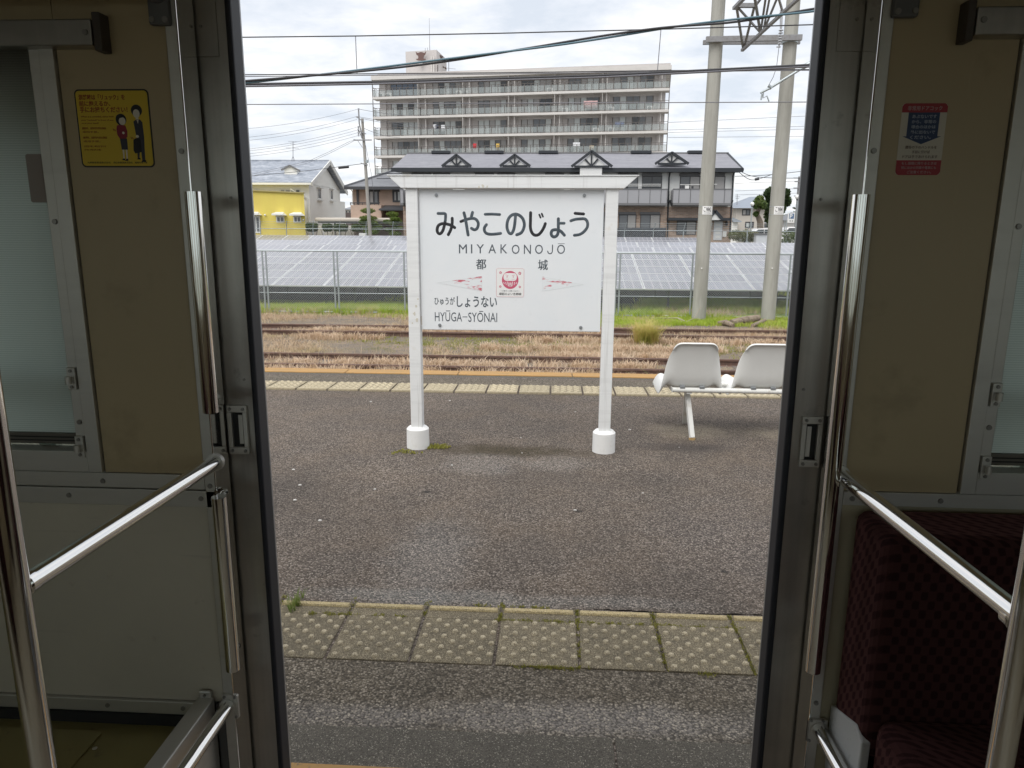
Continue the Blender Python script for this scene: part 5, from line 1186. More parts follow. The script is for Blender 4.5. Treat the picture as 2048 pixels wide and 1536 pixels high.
mb = MB(); mb.bar(at(700, 405.5, NY-1.4), at(760, 405.5, NY-1.4), .06); mb.bar(at(700, 408, NY-1.4), at(760, 408, NY-1.4), .04)
for i in range(8): mb.bar(at(701+i*8, 410.5, NY-1.4), at(701+i*8, 405.5, NY-1.4), .04)
mb.build('balcony_rail', m_frame_dark, th)
a, c = at(768, 410.5, NY-.1), at(759.5, 421, NY-1.6); x9 = at(808, 421, NY-1.6).x
MB().hexa([(c.x, NY-1.9, c.z), (x9, NY-1.9, c.z), (x9, NY, c.z), (c.x, NY, c.z), (c.x, NY-1.9, c.z+.1), (x9, NY-1.9, c.z+.1), (x9, NY, a.z), (a.x, NY, a.z)]).build('porch_roof', M('black_tile', (.05, .053, .06), .5, bump=((5, 5, 5), .4, .03)), th)
MB().tube([at(700, 377, NY-.7), at(705, 383, NY-.2), at(705.5, 408, NY-.1)], .045, n=6).build('downpipe', m_cream, th)
# --- carport
cpY = 53.6
cpt = thing('carport', 'long cream carport roof on thin posts between the two left houses', 'carport', (at(700, 470, cpY).x, cpY, .3))
MB().box(at(629, 438, cpY).x, at(782, 438, cpY).x, cpY, cpY+2.6, at(700, 443, cpY).z, at(700, 435.5, cpY).z).build('roof', M('carport_roof', (.58, .53, .46), .6), cpt, bevel=.08)
MB().box(at(634, 438, cpY).x, at(782, 438, cpY).x, cpY+.15, cpY+2.4, at(700, 446, cpY).z, at(700, 443, cpY).z).build('beam', m_grey_trim, cpt)
for x in (644, 668, 735): MB().cyl((at(x, 460, cpY).x, cpY+.3, .2), (at(x, 460, cpY).x, cpY+.3, at(x, 443, cpY).z), .07, n=8).build('post', m_frame_white if x == 644 else m_grey_trim, cpt)
MB().box(at(608, 450, cpY+3.2).x, at(815, 450, cpY+3.2).x, cpY+2.8, cpY+2.95, 0, at(700, 453, cpY+3).z)
gw = MB(); gw.box(at(612, 450, 54.4).x, at(705, 450, 54.4).x, 56.9, 57.0, 0, 1.75); tag(gw.build('garden_wall', m_cream), 'pale garden wall behind the clipped hedges, below the carport', 'wall')

# ------------------------------------------------------------------ planting by the houses
def leaves(centers, n, size, name, mat, parent=None, shell=.55):
    """leaf-sized quads filling ellipsoids: centers rows are cx, cy, cz, rx, ry, rz"""
    V = []; 
    for cx, cy, cz, rx, ry, rz_ in centers:
        d = rng.normal(size=(n, 3)); d /= np.linalg.norm(d, axis=1)[:, None]; r_ = rng.uniform(shell**3, 1.08, n)**(1/3)
        P = np.c_[cx+d[:, 0]*r_*rx, cy+d[:, 1]*r_*ry, cz+d[:, 2]*r_*rz_]
        a = rng.normal(size=(n, 3)); a /= np.linalg.norm(a, axis=1)[:, None]; b_ = np.cross(a, d+rng.normal(scale=.5, size=(n, 3))); b_ /= np.linalg.norm(b_, axis=1)[:, None]+1e-9
        s_ = (size*rng.uniform(.5, 1.4, n))[:, None]
        V.append(np.stack([P-a*s_, P-b_*s_*.6, P+a*s_, P+b_*s_*.6], 1).reshape(-1, 3))
    V = np.concatenate(V); F = np.arange(len(V)).reshape(-1, 4)
    return stuff_mesh(name, V, F, mat, parent)
m_leaf = leafy('clipped_foliage', (.075, .115, .028), var=[(2.5, (.115, .15, .035), .45, .7), (.9, (.03, .05, .018), .5, .7)])
m_leaf2 = leafy('pine_foliage', (.13, .19, .035), var=[(2, (.22, .27, .05), .45, .7), (6, (.06, .10, .02), .52, .7)])
m_leaf3 = leafy('broad_foliage', (.10, .15, .035), var=[(1.1, (.14, .16, .035), .46, .66), (3, (.025, .045, .015), .5, .7)])
m_trunk = M('tree_bark', (.16, .13, .10), .95, var=[((8, 8, 2), (.24, .20, .16), .45, .7)])
HY = 52.4
for x0_, x1_, y0_, lab in ((613, 633.5, 446, 'dark clipped hedge beside the yellow building'), (646, 663, 448, 'narrow clipped hedge under the left end of the carport'), (668, 694, 448.5, 'clipped hedge in the middle under the carport'), (704, 722, 449.5, 'clipped hedge to the left of the utility pole')):
    p, q_ = at((x0_+x1_)/2, y0_, HY), at((x0_+x1_)/2, 461, HY); hw = (at(x1_, 455, HY).x-at(x0_, 455, HY).x)/2
    h_ = thing('hedge', lab, 'hedge', (p.x, HY, .25), 'clipped hedges along the back fence')
    cs = [(p.x+hw*(i/3-.5)*1.2, HY+random.uniform(-.1, .1), q_.z+(p.z-q_.z)*j, hw*.5, .38, (p.z-q_.z)*.4) for i in range(4) for j in (.25, .65)]
    leaves(cs, 340, .06, 'foliage', m_leaf, h_, .4)
    st_ = MB()
    for dx_ in (-.25, 0, .22): st_.tube([(p.x+dx_*.3, HY, .2), (p.x+dx_, HY, (q_.z+.2)/2), (p.x+dx_*2, HY, q_.z+.1)], [.045, .035, .02], n=6)
    st_.build('stem', m_trunk, h_)
PYn = 52.9
for lab, tx, pads in (('cloud-pruned pine hidden partly by the utility pole', 736, [(736, 421.5, 14.5, 5.2), (737, 436, 18, 4.8), (726, 444, 8.5, 5), (748, 446, 9, 4.5), (730, 455, 11, 6), (755, 455, 11, 6.5), (742, 463, 16, 6)]),
                      ('cloud-pruned pine with round tufts left of the station board', 786, [(785, 428.5, 12.8, 5.2), (790, 438, 10, 4.2), (774, 443.5, 8.5, 4.2), (787, 446.5, 9.5, 4.6), (797, 443, 7, 4), (795, 455, 10, 4), (778, 459, 9, 4.5), (790, 467, 13, 5.2)])):
    base = at(tx, 472, PYn); t_ = thing('topiary_pine', lab, 'tree', (base.x, PYn, .25), 'cloud-pruned garden pines')
    tk = MB(); top = at(tx, pads[0][1], PYn); tk.tube([(base.x, PYn, .1), (base.x+.15, PYn, (base.z+top.z)/2), top], [.10, .08, .04], n=7)
    cs = []
    for x, y, w_, h_ in pads:
        c_ = at(x, y, PYn+random.uniform(-.35, .15)); s_ = PYn/F_PX; cs.append((c_.x, c_.y, c_.z, w_*s_, w_*s_*.85, h_*s_)); tk.tube([(base.x+.1, PYn, c_.z-.25), (c_.x, c_.y, c_.z-.05)], [.04, .02], n=5)
    tk.build('trunk', m_trunk, t_); leaves(cs, 800, .045, 'crown', m_leaf2, t_, .55)
mb = MB(); pbox(mb, 718, 466, 734, 475, 51.6, .04); p = at(726, 475, 51.6); mb.box(p.x-.03, p.x+.03, 51.62, 51.66, .2, p.z); tag(mb.build('notice_board', m_frame_white), 'blank white board standing behind the back fence by the utility pole', 'notice board')
# shrubs and far trees on the right
cs = [(at(x, y, 52.5+.3*i).x, 52.5+.3*i, at(x, y, 52.5).z, .5, .4, .38) for i, (x, y) in enumerate(((1470, 470), (1482, 473), (1494, 470), (1506, 474)))]
o = leaves(cs, 420, .07, 'shrubs', leafy('scrub_foliage', (.16, .18, .07), var=[(2, (.20, .17, .09), .45, .65), (5, (.05, .07, .02), .5, .7)])); o['kind'] = 'stuff'
cs = [(at(x, 474, 53).x, 53, at(x, 474, 53).z, .6, .4, .45) for x in (1572, 1585, 1600)]
o = leaves(cs, 300, .07, 'shrubs', m_leaf3); o['kind'] = 'stuff'
def tree(label, Yt_, trunk, blobs, n, size, mat):
    b0 = at(*trunk[0], Yt_); t_ = thing('broadleaf_tree', label, 'tree', (b0.x, Yt_, .25))
    pts = [at(x, y, Yt_) for x, y in trunk]; pts[0].z = .1; tk = MB(); tk.tube(pts, [.34-.22*i/(len(pts)-1) for i in range(len(pts))], n=9)
    cs = []
    for x, y, w_, h_ in blobs:
        yy = Yt_+random.uniform(-1, 1); c_ = at(x, y, yy); s_ = Yt_/F_PX; cs.append((c_.x, yy, c_.z, w_*s_, w_*s_, h_*s_)); tk.tube([pts[-2], Vector(c_)], [.10, .03], n=5)
    tk.build('trunk', m_trunk, t_); leaves(cs, n, size, 'crown', mat, t_, .3)
tree('light green leafy tree left of the right concrete pole', 67, [(1524, 460), (1520, 444), (1515, 430), (1517, 414)], [(1519, 401, 9, 8), (1512, 409, 7, 7), (1525, 410, 7, 8), (1520, 396, 6, 5), (1512, 428, 4, 4)], 420, .13, m_leaf3)
tree('tall dark green tree behind the right concrete pole', 68.5, [(1548, 462), (1548, 440), (1550, 415), (1553, 395)], [(1537, 388, 8, 10), (1545, 381, 10, 7), (1560, 380, 10, 9), (1573, 387, 7, 9), (1574, 403, 8, 9), (1556, 400, 13, 12), (1538, 410, 10, 12), (1536, 430, 7, 14), (1562, 418, 9, 10), (1541, 446, 6, 9)], 520, .13, leafy('dark_foliage', (.055, .095, .032), var=[(1.1, (.09, .12, .03), .48, .68), (3, (.02, .035, .014), .5, .7)]))
# right far house
RYh = 80.0
rh = thing('far_house', 'small pale house with grey roof in the gap between terrace and concrete pole', 'house', (at(1495, 460, RYh).x, RYh, .3))
x0_, x1_ = at(1472, 430, RYh).x, at(1530, 430, RYh).x; zE = at(1490, 416.5, RYh).z
MB().box(x0_, x1_, RYh, RYh+8, 0, zE).build('wall', M('pale_render', (.52, .48, .43), .8), rh)
zt = at(1508, 393.5, RYh+4).z; xa_, xb_ = at(1467, 417, RYh-.6).x, at(1536, 417, RYh-.6).x; xm = at(1509, 394, RYh+4).x
MB().add([(xa_, RYh-.6, zE), (xb_, RYh-.6, zE), (xb_, RYh+8.6, zE), (xa_, RYh+8.6, zE), (xm-.5, RYh+4, zt), (xm+.5, RYh+4, zt)], [(0, 1, 5, 4), (1, 2, 5), (2, 3, 4, 5), (3, 0, 4), (0, 3, 2, 1)]).build('roof', M('blue_grey_tile', (.24, .27, .32), .6), rh)
window(rh, 1484, 418.5, 1500.5, 431, RYh, 2, m_frame_dark, [G2, G1], fw=.1); window(rh, 1490, 443.5, 1507.5, 456, RYh, 2, m_frame_dark, [G3, G1], fw=.12)
p0, p1 = at(1463, 435, RYh-1), at(1479, 444.5, RYh-1)
MB().hexa([(p0.x, RYh-2, p1.z), (p1.x, RYh-2, p1.z), (p1.x, RYh, p1.z), (p0.x, RYh, p1.z), (p0.x, RYh-1.9, p1.z+.1), (p1.x, RYh-1.9, p1.z+.1), (p1.x-.4, RYh, p0.z), (p0.x, RYh, p0.z)]).build('porch_roof', M('grey_tile', (.17, .19, .21), .6), rh)
MB().box(p0.x, p1.x-.3, RYh-1.5, RYh-.01, 0, p1.z).build('porch_wall', m_cream, rh)
# more far roofs behind, and the band of far trees that closes the horizon
for k, (x0_, x1_, yt, ye, Yh, wc, lab) in enumerate(((1500, 1600, 436, 446, 120, (.55, .53, .50), 'long low far house behind the parking sign'), (1584, 1680, 424, 440, 105, (.50, .48, .46), 'far house half hidden by the right door edge'), (681, 703, 413.5, 419, 150, (.50, .48, .43), 'tiny far building seen between the cream and tan houses'), (440, 560, 428, 440, 140, (.5, .5, .5), 'far house hidden behind the yellow building'))):
    h_ = thing('far_house', lab, 'house', (at((x0_+x1_)/2, 455, Yh).x, Yh, .3)); xa_, xb_ = at(x0_, ye, Yh).x, at(x1_, ye, Yh).x; ze_, zt_ = at(x0_, ye, Yh).z, at(x0_, yt, Yh+4).z
    MB().box(xa_+.4, xb_-.4, Yh, Yh+8, -1, ze_).build('wall', M('far_wall', wc, .8), h_)
    MB().add([(xa_, Yh-.5, ze_), (xb_, Yh-.5, ze_), (xb_, Yh+8.5, ze_), (xa_, Yh+8.5, ze_), (xa_+1, Yh+4, zt_), (xb_-1, Yh+4, zt_)], [(0, 1, 5, 4), (1, 2, 5), (2, 3, 4, 5), (3, 0, 4), (0, 3, 2, 1)]).build('roof', M('far_roof', (.20, .21, .23), .6), h_)
    for q_ in range(3): x = x0_+(x1_-x0_)*(.2+.28*q_); window(h_, x, ye+3, x+(x1_-x0_)*.14, ye+9, Yh, 1, m_frame_dark, [G1], fw=.08)
mb = MB(); pbox(mb, 676, 425, 703, 455, 90, .3); tag(mb.build('dark_wall', M('brown_wall', (.09, .07, .065), .8)), 'dark brown boundary wall between the cream and tan houses', 'wall')
cs = []
for i in range(150):
    Yq = random.uniform(210, 320); x = random.uniform(-170, 170); cs.append((x, Yq, 1.5, random.uniform(4, 9), 4, random.uniform(4, 8)))
o = leaves(cs, 130, .8, 'far_treeline', M('far_foliage', (.07, .09, .055), .8, var=[(.1, (.10, .12, .07), .4, .7)])); o['kind'] = 'stuff'
# white cabinet, cars, lamps, parking sign
mb = MB(); pbox(mb, 1512, 468.5, 1535, 490, 51.8, .6); cab = tag(mb.build('equipment_cabinet', M('cabinet_paint', (.58, .60, .63), .5), bevel=.02), 'pale grey equipment cabinet behind the back fence near the right pole', 'cabinet')
mb = MB(); pbox(mb, 1511, 466.8, 1536, 468.6, 51.7, .8); mb.build('lid', m_grey_trim, cab)
def car(xc, Yc, zg, label, flip=1):
    t_ = thing('parked_car', label, 'car', (xc, Yc, zg), 'white cars parked on the far right')
    pr = [(-1.7, .35), (-1.72, .72), (-1.35, .88), (-.75, 1.02), (-.25, 1.47), (.95, 1.50), (1.45, 1.02), (1.70, .92), (1.72, .35)]
    MB().prism([(xc+flip*a_, zg+b_) for a_, b_ in pr], 'y', Yc, Yc+1.5).build('body', M('white_car_paint', (.78, .78, .78), .25, coat=.6), t_, bevel=.06, seg=3)
    MB().prism([(xc+flip*a_, zg+b_) for a_, b_ in [(-.62, 1.03), (-.2, 1.38), (.28, 1.40), (.28, 1.03)]], 'y', Yc-.012, Yc+.02).build('side_window', m_glass[0], t_)
    MB().prism([(xc+flip*a_, zg+b_) for a_, b_ in [(.34, 1.03), (.34, 1.40), (.9, 1.40), (1.25, 1.03)]], 'y', Yc-.012, Yc+.02).build('side_window', m_glass[0], t_)
    for wx in (-1.05, 1.05):
        w_ = MB().cyl((xc+wx, Yc-.03, zg+.29), (xc+wx, Yc+.17, zg+.29), .29, n=18).build('wheel', m_wire, t_); MB().cyl((xc+wx, Yc-.045, zg+.29), (xc+wx, Yc-.03, zg+.29), .17, n=14).build('rim', m_galv, w_)
    MB().ball((xc-flip*1.62, Yc+.2, zg+.72), .12, .16, .08).build('headlight', m_porcelain, t_)
p = at(1521, 463, 64); car(p.x, 64, p.z-1.23, 'white hatchback seen over the pale grey cabinet', 1)
p = at(1578, 464, 60); car(p.x+.9, 60, p.z-1.1, 'white car beneath the blue parking sign', -1)
def globe_lamp(x, y, yb_2, Yl, label):
    t_ = thing('street_lamp', label, 'street lamp', (at(x, yb_2, Yl).x, Yl, .25), 'globe street lamps on the right'); c_ = at(x, y, Yl); c2 = at(x-3.5, yb_2, Yl)
    MB().cyl((c2.x, Yl, .2), (c_.x, Yl, c_.z-.12), .055, .045, n=8).build('pole', m_galv, t_); MB().ball(c_, .17).build('globe', M('opal_globe', (.80, .80, .78), .3), t_); MB().cyl(c_-Vector((0, 0, .24)), c_-Vector((0, 0, .12)), .07, .10, n=10).build('collar', m_grey_trim, t_)
globe_lamp(1504.5, 408, 465, 63, 'globe lamp on a thin pole in front of the pale far house'); globe_lamp(1595, 394, 470, 55, 'globe lamp beside the right door edge')
PSY = 57.0
ps = thing('parking_sign', 'white and blue parking sign with a letter P on two posts', 'sign', at(1581, 475, PSY))
x0_, x1_ = at(1575.5, 435, PSY).x, at(1589.5, 435, PSY).x; z0_, z1_ = at(1582, 445.5, PSY).z, at(1582, 425.5, PSY).z
pnl = MB().box(x0_, x1_, PSY, PSY+.06, z0_, z1_).build('panel', m_frame_white, ps); w_, h_ = x1_-x0_, z1_-z0_
MB().box(x0_+w_*.17, x1_-w_*.12, PSY-.006, PSY, z0_+h_*.40, z1_-h_*.08).build('blue_field', M('sign_blue', (.10, .16, .27), .5), pnl)
lettering('P', (x0_+w_*.28, x0_+w_*.66, z0_+h_*.43, z1_-h_*.12), PSY-.006, m_frame_white, pnl, weight=.02)
for k in (.30, .62): MB().box(x0_+w_*k, x0_+w_*(k+.16), PSY-.005, PSY, z0_+h_*.12, z0_+h_*.24).build('small_mark', m_grey_trim, pnl)
for x in (1570, 1573.5): MB().cyl((at(x, 470, PSY).x, PSY+.1, .2), (at(x, 447, PSY).x, PSY+.1, at(x, 440, PSY).z), .035, n=8).build('post', m_galv, ps)
# ------------------------------------------------------------------ utility pole and its lines
UY = 50.15
up = thing('utility_pole', 'slender concrete utility pole with crossarms left of the station board', 'utility pole', (at(741.5, 487, UY).x, UY, .2))
b0, tp = at(742, 487, UY), at(724.6, 237, UY)
MB().cyl((b0.x, UY, .0), tp, .135, .085, n=14).build('shaft', M('utility_concrete', (.30, .285, .255), .85, var=[((6, 6, 1), (.38, .36, .33), .45, .7)]), up)
ub = lambda a_, c_, w_=.07: MB().bar(at(*a_, UY-.16), at(*c_, UY-.16), w_).build('crossarm', m_steel_grey, up)
ub((708, 280.3), (743.5, 280)); ub((721.5, 326.5), (735.7, 330)); ub((713, 233), (727, 244), .06); ub((716.5, 261), (732, 268), .06); ub((716.6, 252.5), (717.2, 272), .06)
MB().tube([at(717, 217.5, UY-.16), at(718.5, 247, UY-.16), at(722, 262, UY-.16), at(724, 277, UY-.16)], .045, n=6).build('bracket', m_steel_grey, up)
MB().bar(at(716, 282, UY-.16), at(725, 295, UY-.16), .03).build('brace', m_steel_grey, up); MB().bar(at(718, 262, UY-.16), at(723.5, 276, UY-.16), .04).build('brace', m_steel_grey, up)
for x, y in ((717, 218), (713.7, 234), (716.6, 253.5), (716.6, 259), (716.7, 265), (717, 271), (708.5, 280)): MB().cyl(at(x, y-1.5, UY-.16), at(x, y+1.5, UY-.16), .06, n=8).build('pin_insulator', m_porcelain, up)
MB().cyl(at(733.8, 326, UY-.12), at(733.8, 320, UY-.12), .09, n=8).build('pole_band', m_galv, up)
gl = 'power lines running left from the utility pole'; ords = ['topmost', 'second', 'third', 'fourth', 'fifth', 'sixth', 'lowest']
for k, (a_, c_) in enumerate((((717, 218), (440, 260.5)), ((713.7, 232.8), (440, 278.6)), ((713.5, 239), (440, 285)), ((715, 254), (440, 303)), ((715, 260), (440, 306)), ((715, 265.5), (440, 312)), ((715, 271.5), (440, 317)))):
    wire('power_line', [at(*a_, UY-.16), at(*c_, 47)], .010, m_wire_grey, ords[k]+' of seven thin power lines running left from the utility pole', 'power line', gl, sag=.25)
for k, dy2 in enumerate((0, 3.6)):
    wire('service_line', [at(708, 280.5+dy2*.3, UY-.16), at(699, 283+dy2, UY-.16), at(655, 305+dy2, 51.2), at(617.5, 322+dy2, 52), at(503.4, 348.5+dy2, 53), at(440, 360+dy2, 53)], .011, m_wire_grey, ['upper', 'lower'][k]+' of two service lines slanting down before the cream house roof', 'power line', 'dark service lines before the cream house')
wire('service_line', [at(728, 327, UY), at(660, 336, 52), at(600, 343, 53), at(500, 352, 53)], .018, m_wire, 'single low dark line crossing the dormer of the cream house', 'power line')
mb = MB(); mb.cyl(at(677, 335.5, UY), at(697.5, 333.5, UY), .09, n=8); tag(mb.build('cable_splice', m_wire), 'black cable joint sleeve hanging left of the utility pole', 'cable joint')
for k, (a_, c_) in enumerate((((717, 218), (860, 231)), ((714, 233), (900, 252)), ((726, 237.5), (900, 258)), ((727, 256), (800, 275)))):
    wire('power_line', [at(*a_, UY), at(*c_, 60)], .013, m_wire_grey, ['topmost', 'second', 'third', 'lowest'][k]+' of four thin lines running right from the utility pole', 'power line', 'power lines running right from the utility pole', sag=.15)
wire('stay_wire', [at(731, 290, UY), at(742, 345, UY+1), at(748, 392, UY+2)], .012, m_wire_grey, 'thin stay wire coming down on the right of the utility pole', 'stay wire')
for k, (a_, m1, c_) in enumerate((((1474, 341), (1503.5, 359.8), (1545, 348.5)), ((1478, 341), (1526, 355), (1700, 356)), ((1470, 352.5), (1545, 349), (1700, 331)))):
    p = smooth([a_, m1, c_], 8); wire('service_line', [at(q_.x, q_.y, 53.4+.3*k) for q_ in p], .022, m_wire, ['drooping service cable at the right end of the terrace', 'upper sagging cable leaving the terrace to the right', 'straight cable crossing behind both concrete poles at the terrace eave'][k], 'power line')
mb = MB(); mb.cyl(at(1510, 359, 53.4), at(1518, 357.5, 53.4), .09, n=8); tag(mb.build('cable_splice', m_wire), 'black joint sleeve on the drooping cable right of the terrace', 'cable joint')
for k, (y0_, y1_) in enumerate(((243, 228), (258, 250), (263, 256), (273, 272), (365, 358), (380, 373), (388, 383))):
    wire('distant_line', [at(1336 if y0_ < 300 else 1470, y0_+2, 90), at(1700, y1_, 90)], .022, m_wire_grey, ords[k]+' of seven faint distant lines behind the concrete poles', 'power line', 'faint distant lines behind the concrete poles')
u2 = thing('utility_pole', 'thin far utility pole close to the right door edge', 'utility pole', (at(1593, 450, 75).x, 75, .25))
p0, p1 = at(1591, 452, 75), at(1598.5, 353, 75); MB().cyl((p0.x, 75, .2), p1, .13, .09, n=10).build('shaft', m_steel_grey, u2)
for y, x0_, x1_ in ((356, 1587, 1600), (363.5, 1589, 1601), (376, 1587, 1600), (392, 1588, 1600)): MB().bar(at(x0_, y, 74.8), at(x1_, y, 74.8), .08).build('crossarm', m_steel_grey, u2)
a2 = MB(); a2.cyl(at(1474, 410, 80), at(1474.5, 388, 80), .03, n=5); a2.cyl(at(1470, 393.5, 80), at(1480, 393.5, 80), .02, n=4); a2.cyl(at(1471, 397, 80), at(1478, 397, 80), .02, n=4)
tag(a2.build('tv_aerial', m_wire_grey), 'television aerial on the roof of the small pale far house', 'aerial')
# ------------------------------------------------------------------ the railcar we look out of
m_panel = M('beige_wall_panel', (.475, .382, .232), .40, var=[(1.6, (.445, .36, .22), .4, .7), (9, (.40, .32, .195), .58, .72), ((40, 40, 3), (.49, .42, .25), .66, .78)], bump=(90, .03, .002))
m_lower = M('cream_lower_panel', (.58, .535, .435), .42, var=[(2, (.50, .465, .385), .4, .7), (14, (.40, .34, .27), .64, .76), ((3, 3, 40), (.46, .42, .35), .62, .74)])
m_ceiling = M('cabin_ceiling', (.58, .57, .52), .6)
m_floor = M('cabin_floor', (.30, .245, .18), .5)
m_steel = M('brushed_stainless', (.50, .48, .45), .36, 1.0, var=[((60, 60, 2), (.42, .405, .38), .4, .7), (5, (.38, .365, .34), .48, .70), (16, (.30, .285, .26), .64, .74)], bump=((7, 7, 2.2), .22, .012))
m_trim = M('satin_aluminium', (.62, .605, .565), .45, .75, var=[((3, 3, 30), (.54, .525, .49), .5, .8)])
m_chrome = M('polished_chrome', (.80, .79, .77), .09, 1.0, bump=(70, .015, .002))
m_rubber = M('door_rubber', (.012, .014, .022), .55)
m_edge = M('door_edge_steel', (.42, .43, .44), .4, .6)
m_dark = M('dark_cavity', (.02, .02, .02), .8)
m_brass = M('yellowed_lid', (.36, .31, .13), .42, .45, var=[(3, (.30, .255, .11), .4, .7), (30, (.20, .17, .09), .62, .75)])
m_skin = M('car_body_paint', (.62, .62, .58), .5)
m_screw = M('screw_head', (.30, .29, .27), .4, .8)
m_blindbar = M('blind_bottom_bar', (.16, .145, .12), .5, .3)
m_fabric = M('maroon_moquette', (.06, .022, .024), .95); t, b, n, l = nodes(m_fabric)
co = n('ShaderNodeTexCoord'); sp = n('ShaderNodeSeparateXYZ'); l(co.outputs['Object'], sp.inputs[0])
def mth(op, a, c=None):
    m_ = n('ShaderNodeMath'); m_.operation = op
    for i, v_ in enumerate((a, c)):
        if v_ is None: continue
        if isinstance(v_, (int, float)): m_.inputs[i].default_value = v_
        else: l(v_, m_.inputs[i])
    return m_.outputs[0]
uu_ = mth('ADD', sp.outputs[0], sp.outputs[1]); vv_ = mth('ADD', sp.outputs[2], mth('MULTIPLY', sp.outputs[1], .8))
pa = mth('MULTIPLY', mth('SINE', mth('MULTIPLY', uu_, 250)), mth('SINE', mth('MULTIPLY', vv_, 190)))
nzf = n('ShaderNodeTexNoise'); nzf.inputs['Scale'].default_value = 420; l(co.outputs['Object'], nzf.inputs['Vector'])
pa2 = mth('ADD', pa, mth('MULTIPLY', nzf.outputs[0], .5)); rg = n('ShaderNodeMapRange'); rg.inputs[1].default_value = .2; rg.inputs[2].default_value = .55; l(pa2, rg.inputs[0])
mx = n('ShaderNodeMix'); mx.data_type = 'RGBA'; mx.inputs['A'].default_value = (.050, .020, .019, 1); mx.inputs['B'].default_value = (.024, .009, .0095, 1); l(rg.outputs[0], mx.inputs[0]); l(mx.outputs['Result'], b.inputs['Base Color'])
mx2 = n('ShaderNodeMix'); mx2.data_type = 'RGBA'; mx2.inputs['A'].default_value = (.75, .36, .33, 1); mx2.inputs['B'].default_value = (.36, .14, .15, 1); l(rg.outputs[0], mx2.inputs[0]); l(mx2.outputs['Result'], b.inputs['Sheen Tint']); b.inputs['Sheen Weight'].default_value = .55; b.inputs['Sheen Roughness'].default_value = .35; b.inputs['Specular IOR Level'].default_value = .1
# ribbed translucent roller blind, lit from outside
m_blind = bpy.data.materials.new('roller_blind'); m_blind.use_nodes = True; tt = m_blind.node_tree; tt.nodes.clear()
q = tt.nodes.new; df = q('ShaderNodeBsdfDiffuse'); tr_ = q('ShaderNodeBsdfTranslucent'); ms = q('ShaderNodeMixShader'); ou = q('ShaderNodeOutputMaterial'); wv = q('ShaderNodeTexWave'); tcb = q('ShaderNodeTexCoord'); crp = q('ShaderNodeMapRange'); mxb = q('ShaderNodeMix'); mxb.data_type = 'RGBA'
wv.wave_type = 'BANDS'; wv.bands_direction = 'Z'; wv.inputs['Scale'].default_value = 75; tt.links.new(tcb.outputs['Object'], wv.inputs['Vector'])
mxb.inputs['A'].default_value = (.69, .70, .675, 1); mxb.inputs['B'].default_value = (.83, .835, .81, 1); tt.links.new(wv.outputs[0], mxb.inputs[0]); tt.links.new(mxb.outputs['Result'], tr_.inputs[0]); df.inputs[0].default_value = (.30, .32, .30, 1)
ms.inputs[0].default_value = .88; tt.links.new(df.outputs[0], ms.inputs[1]); tt.links.new(tr_.outputs[0], ms.inputs[2]); tt.links.new(ms.outputs[0], ou.inputs[0])
# plain window glass: mostly clear with a little reflection
m_clear = bpy.data.materials.new('clear_window_glass'); m_clear.use_nodes = True; tt = m_clear.node_tree; tt.nodes.clear()
q = tt.nodes.new; tp_ = q('ShaderNodeBsdfTransparent'); gp_ = q('ShaderNodeBsdfGlossy'); ms = q('ShaderNodeMixShader'); ou = q('ShaderNodeOutputMaterial'); tp_.inputs[0].default_value = (.86, .90, .88, 1); gp_.inputs[1].default_value = .03; ms.inputs[0].default_value = .07
tt.links.new(tp_.outputs[0], ms.inputs[1]); tt.links.new(gp_.outputs[0], ms.inputs[2]); tt.links.new(ms.outputs[0], ou.inputs[0])

rc = thing('railcar', 'old railcar interior with open double doors, beige panels and chrome rails', 'train car', (0, 0, .22))
WY = 1.28
def rbox(name, mat, *a, bevel=0, parent=None, seg=2): return MB().box(*a).build(name, mat, parent or rc, bevel=bevel, seg=seg)
# outer skin, floor, ceiling, ends, far side
sk = MB()
sk.box(-5, -.64, 1.43, 1.46, -.2, 1.02).box(.51, 5, 1.43, 1.46, -.2, 1.02).box(-5, 5, 1.43, 1.46, 2.02, 2.75).box(-5, -.64, 1.43, 1.46, 1.70, 2.02).box(.51, 5, 1.43, 1.46, 1.70, 2.02)
for x0_, x1_ in ((-.945, -.64), (-2.9, -2.2), (-5, -4.3), (.51, .795), (2.1, 2.8), (4.2, 5)): sk.box(x0_, x1_, 1.43, 1.46, 1.02, 1.70)
sk.build('body_skin', m_skin, rc)
rbox('floor', m_floor, -5, 5, -1.36, 1.02, .12, .22); rbox('step_floor', m_steel, -.66, .53, 1.02, 1.44, .0, .10)
rbox('step_riser', m_steel, -.66, .53, 1.0, 1.019, .0, .215)
rbox('ceiling', m_ceiling, -5, 5, -1.36, 1.43, 2.45, 2.5)
for x in (-5.02, 4.98): rbox('end_wall', m_panel, x, x+.04, -1.36, 1.43, .0, 2.5)
fw_ = MB().box(-4.98, 4.98, -1.36, -1.30, .22, 1.08).box(-4.98, 4.98, -1.36, -1.30, 1.84, 2.45)
for x0_, x1_ in ((-4.98, -4.2), (-2.8, -2.3), (-.9, -.62), (.62, .9), (2.3, 2.8), (4.2, 4.98)): fw_.box(x0_, x1_, -1.36, -1.30, 1.08, 1.84)
fw_.build('far_side_wall', m_panel, rc)
for x0_, x1_ in ((-4.2, -2.8), (-2.3, -.9), (-.62, .62), (.9, 2.3), (2.8, 4.2)): rbox('far_window_glass', m_clear, x0_, x1_, -1.335, -1.33, 1.08, 1.84)
rbox('far_seat', m_fabric, -4.9, -.9, -1.28, -.75, .24, .64); rbox('far_seat', m_fabric, .9, 4.9, -1.28, -.75, .24, .64)
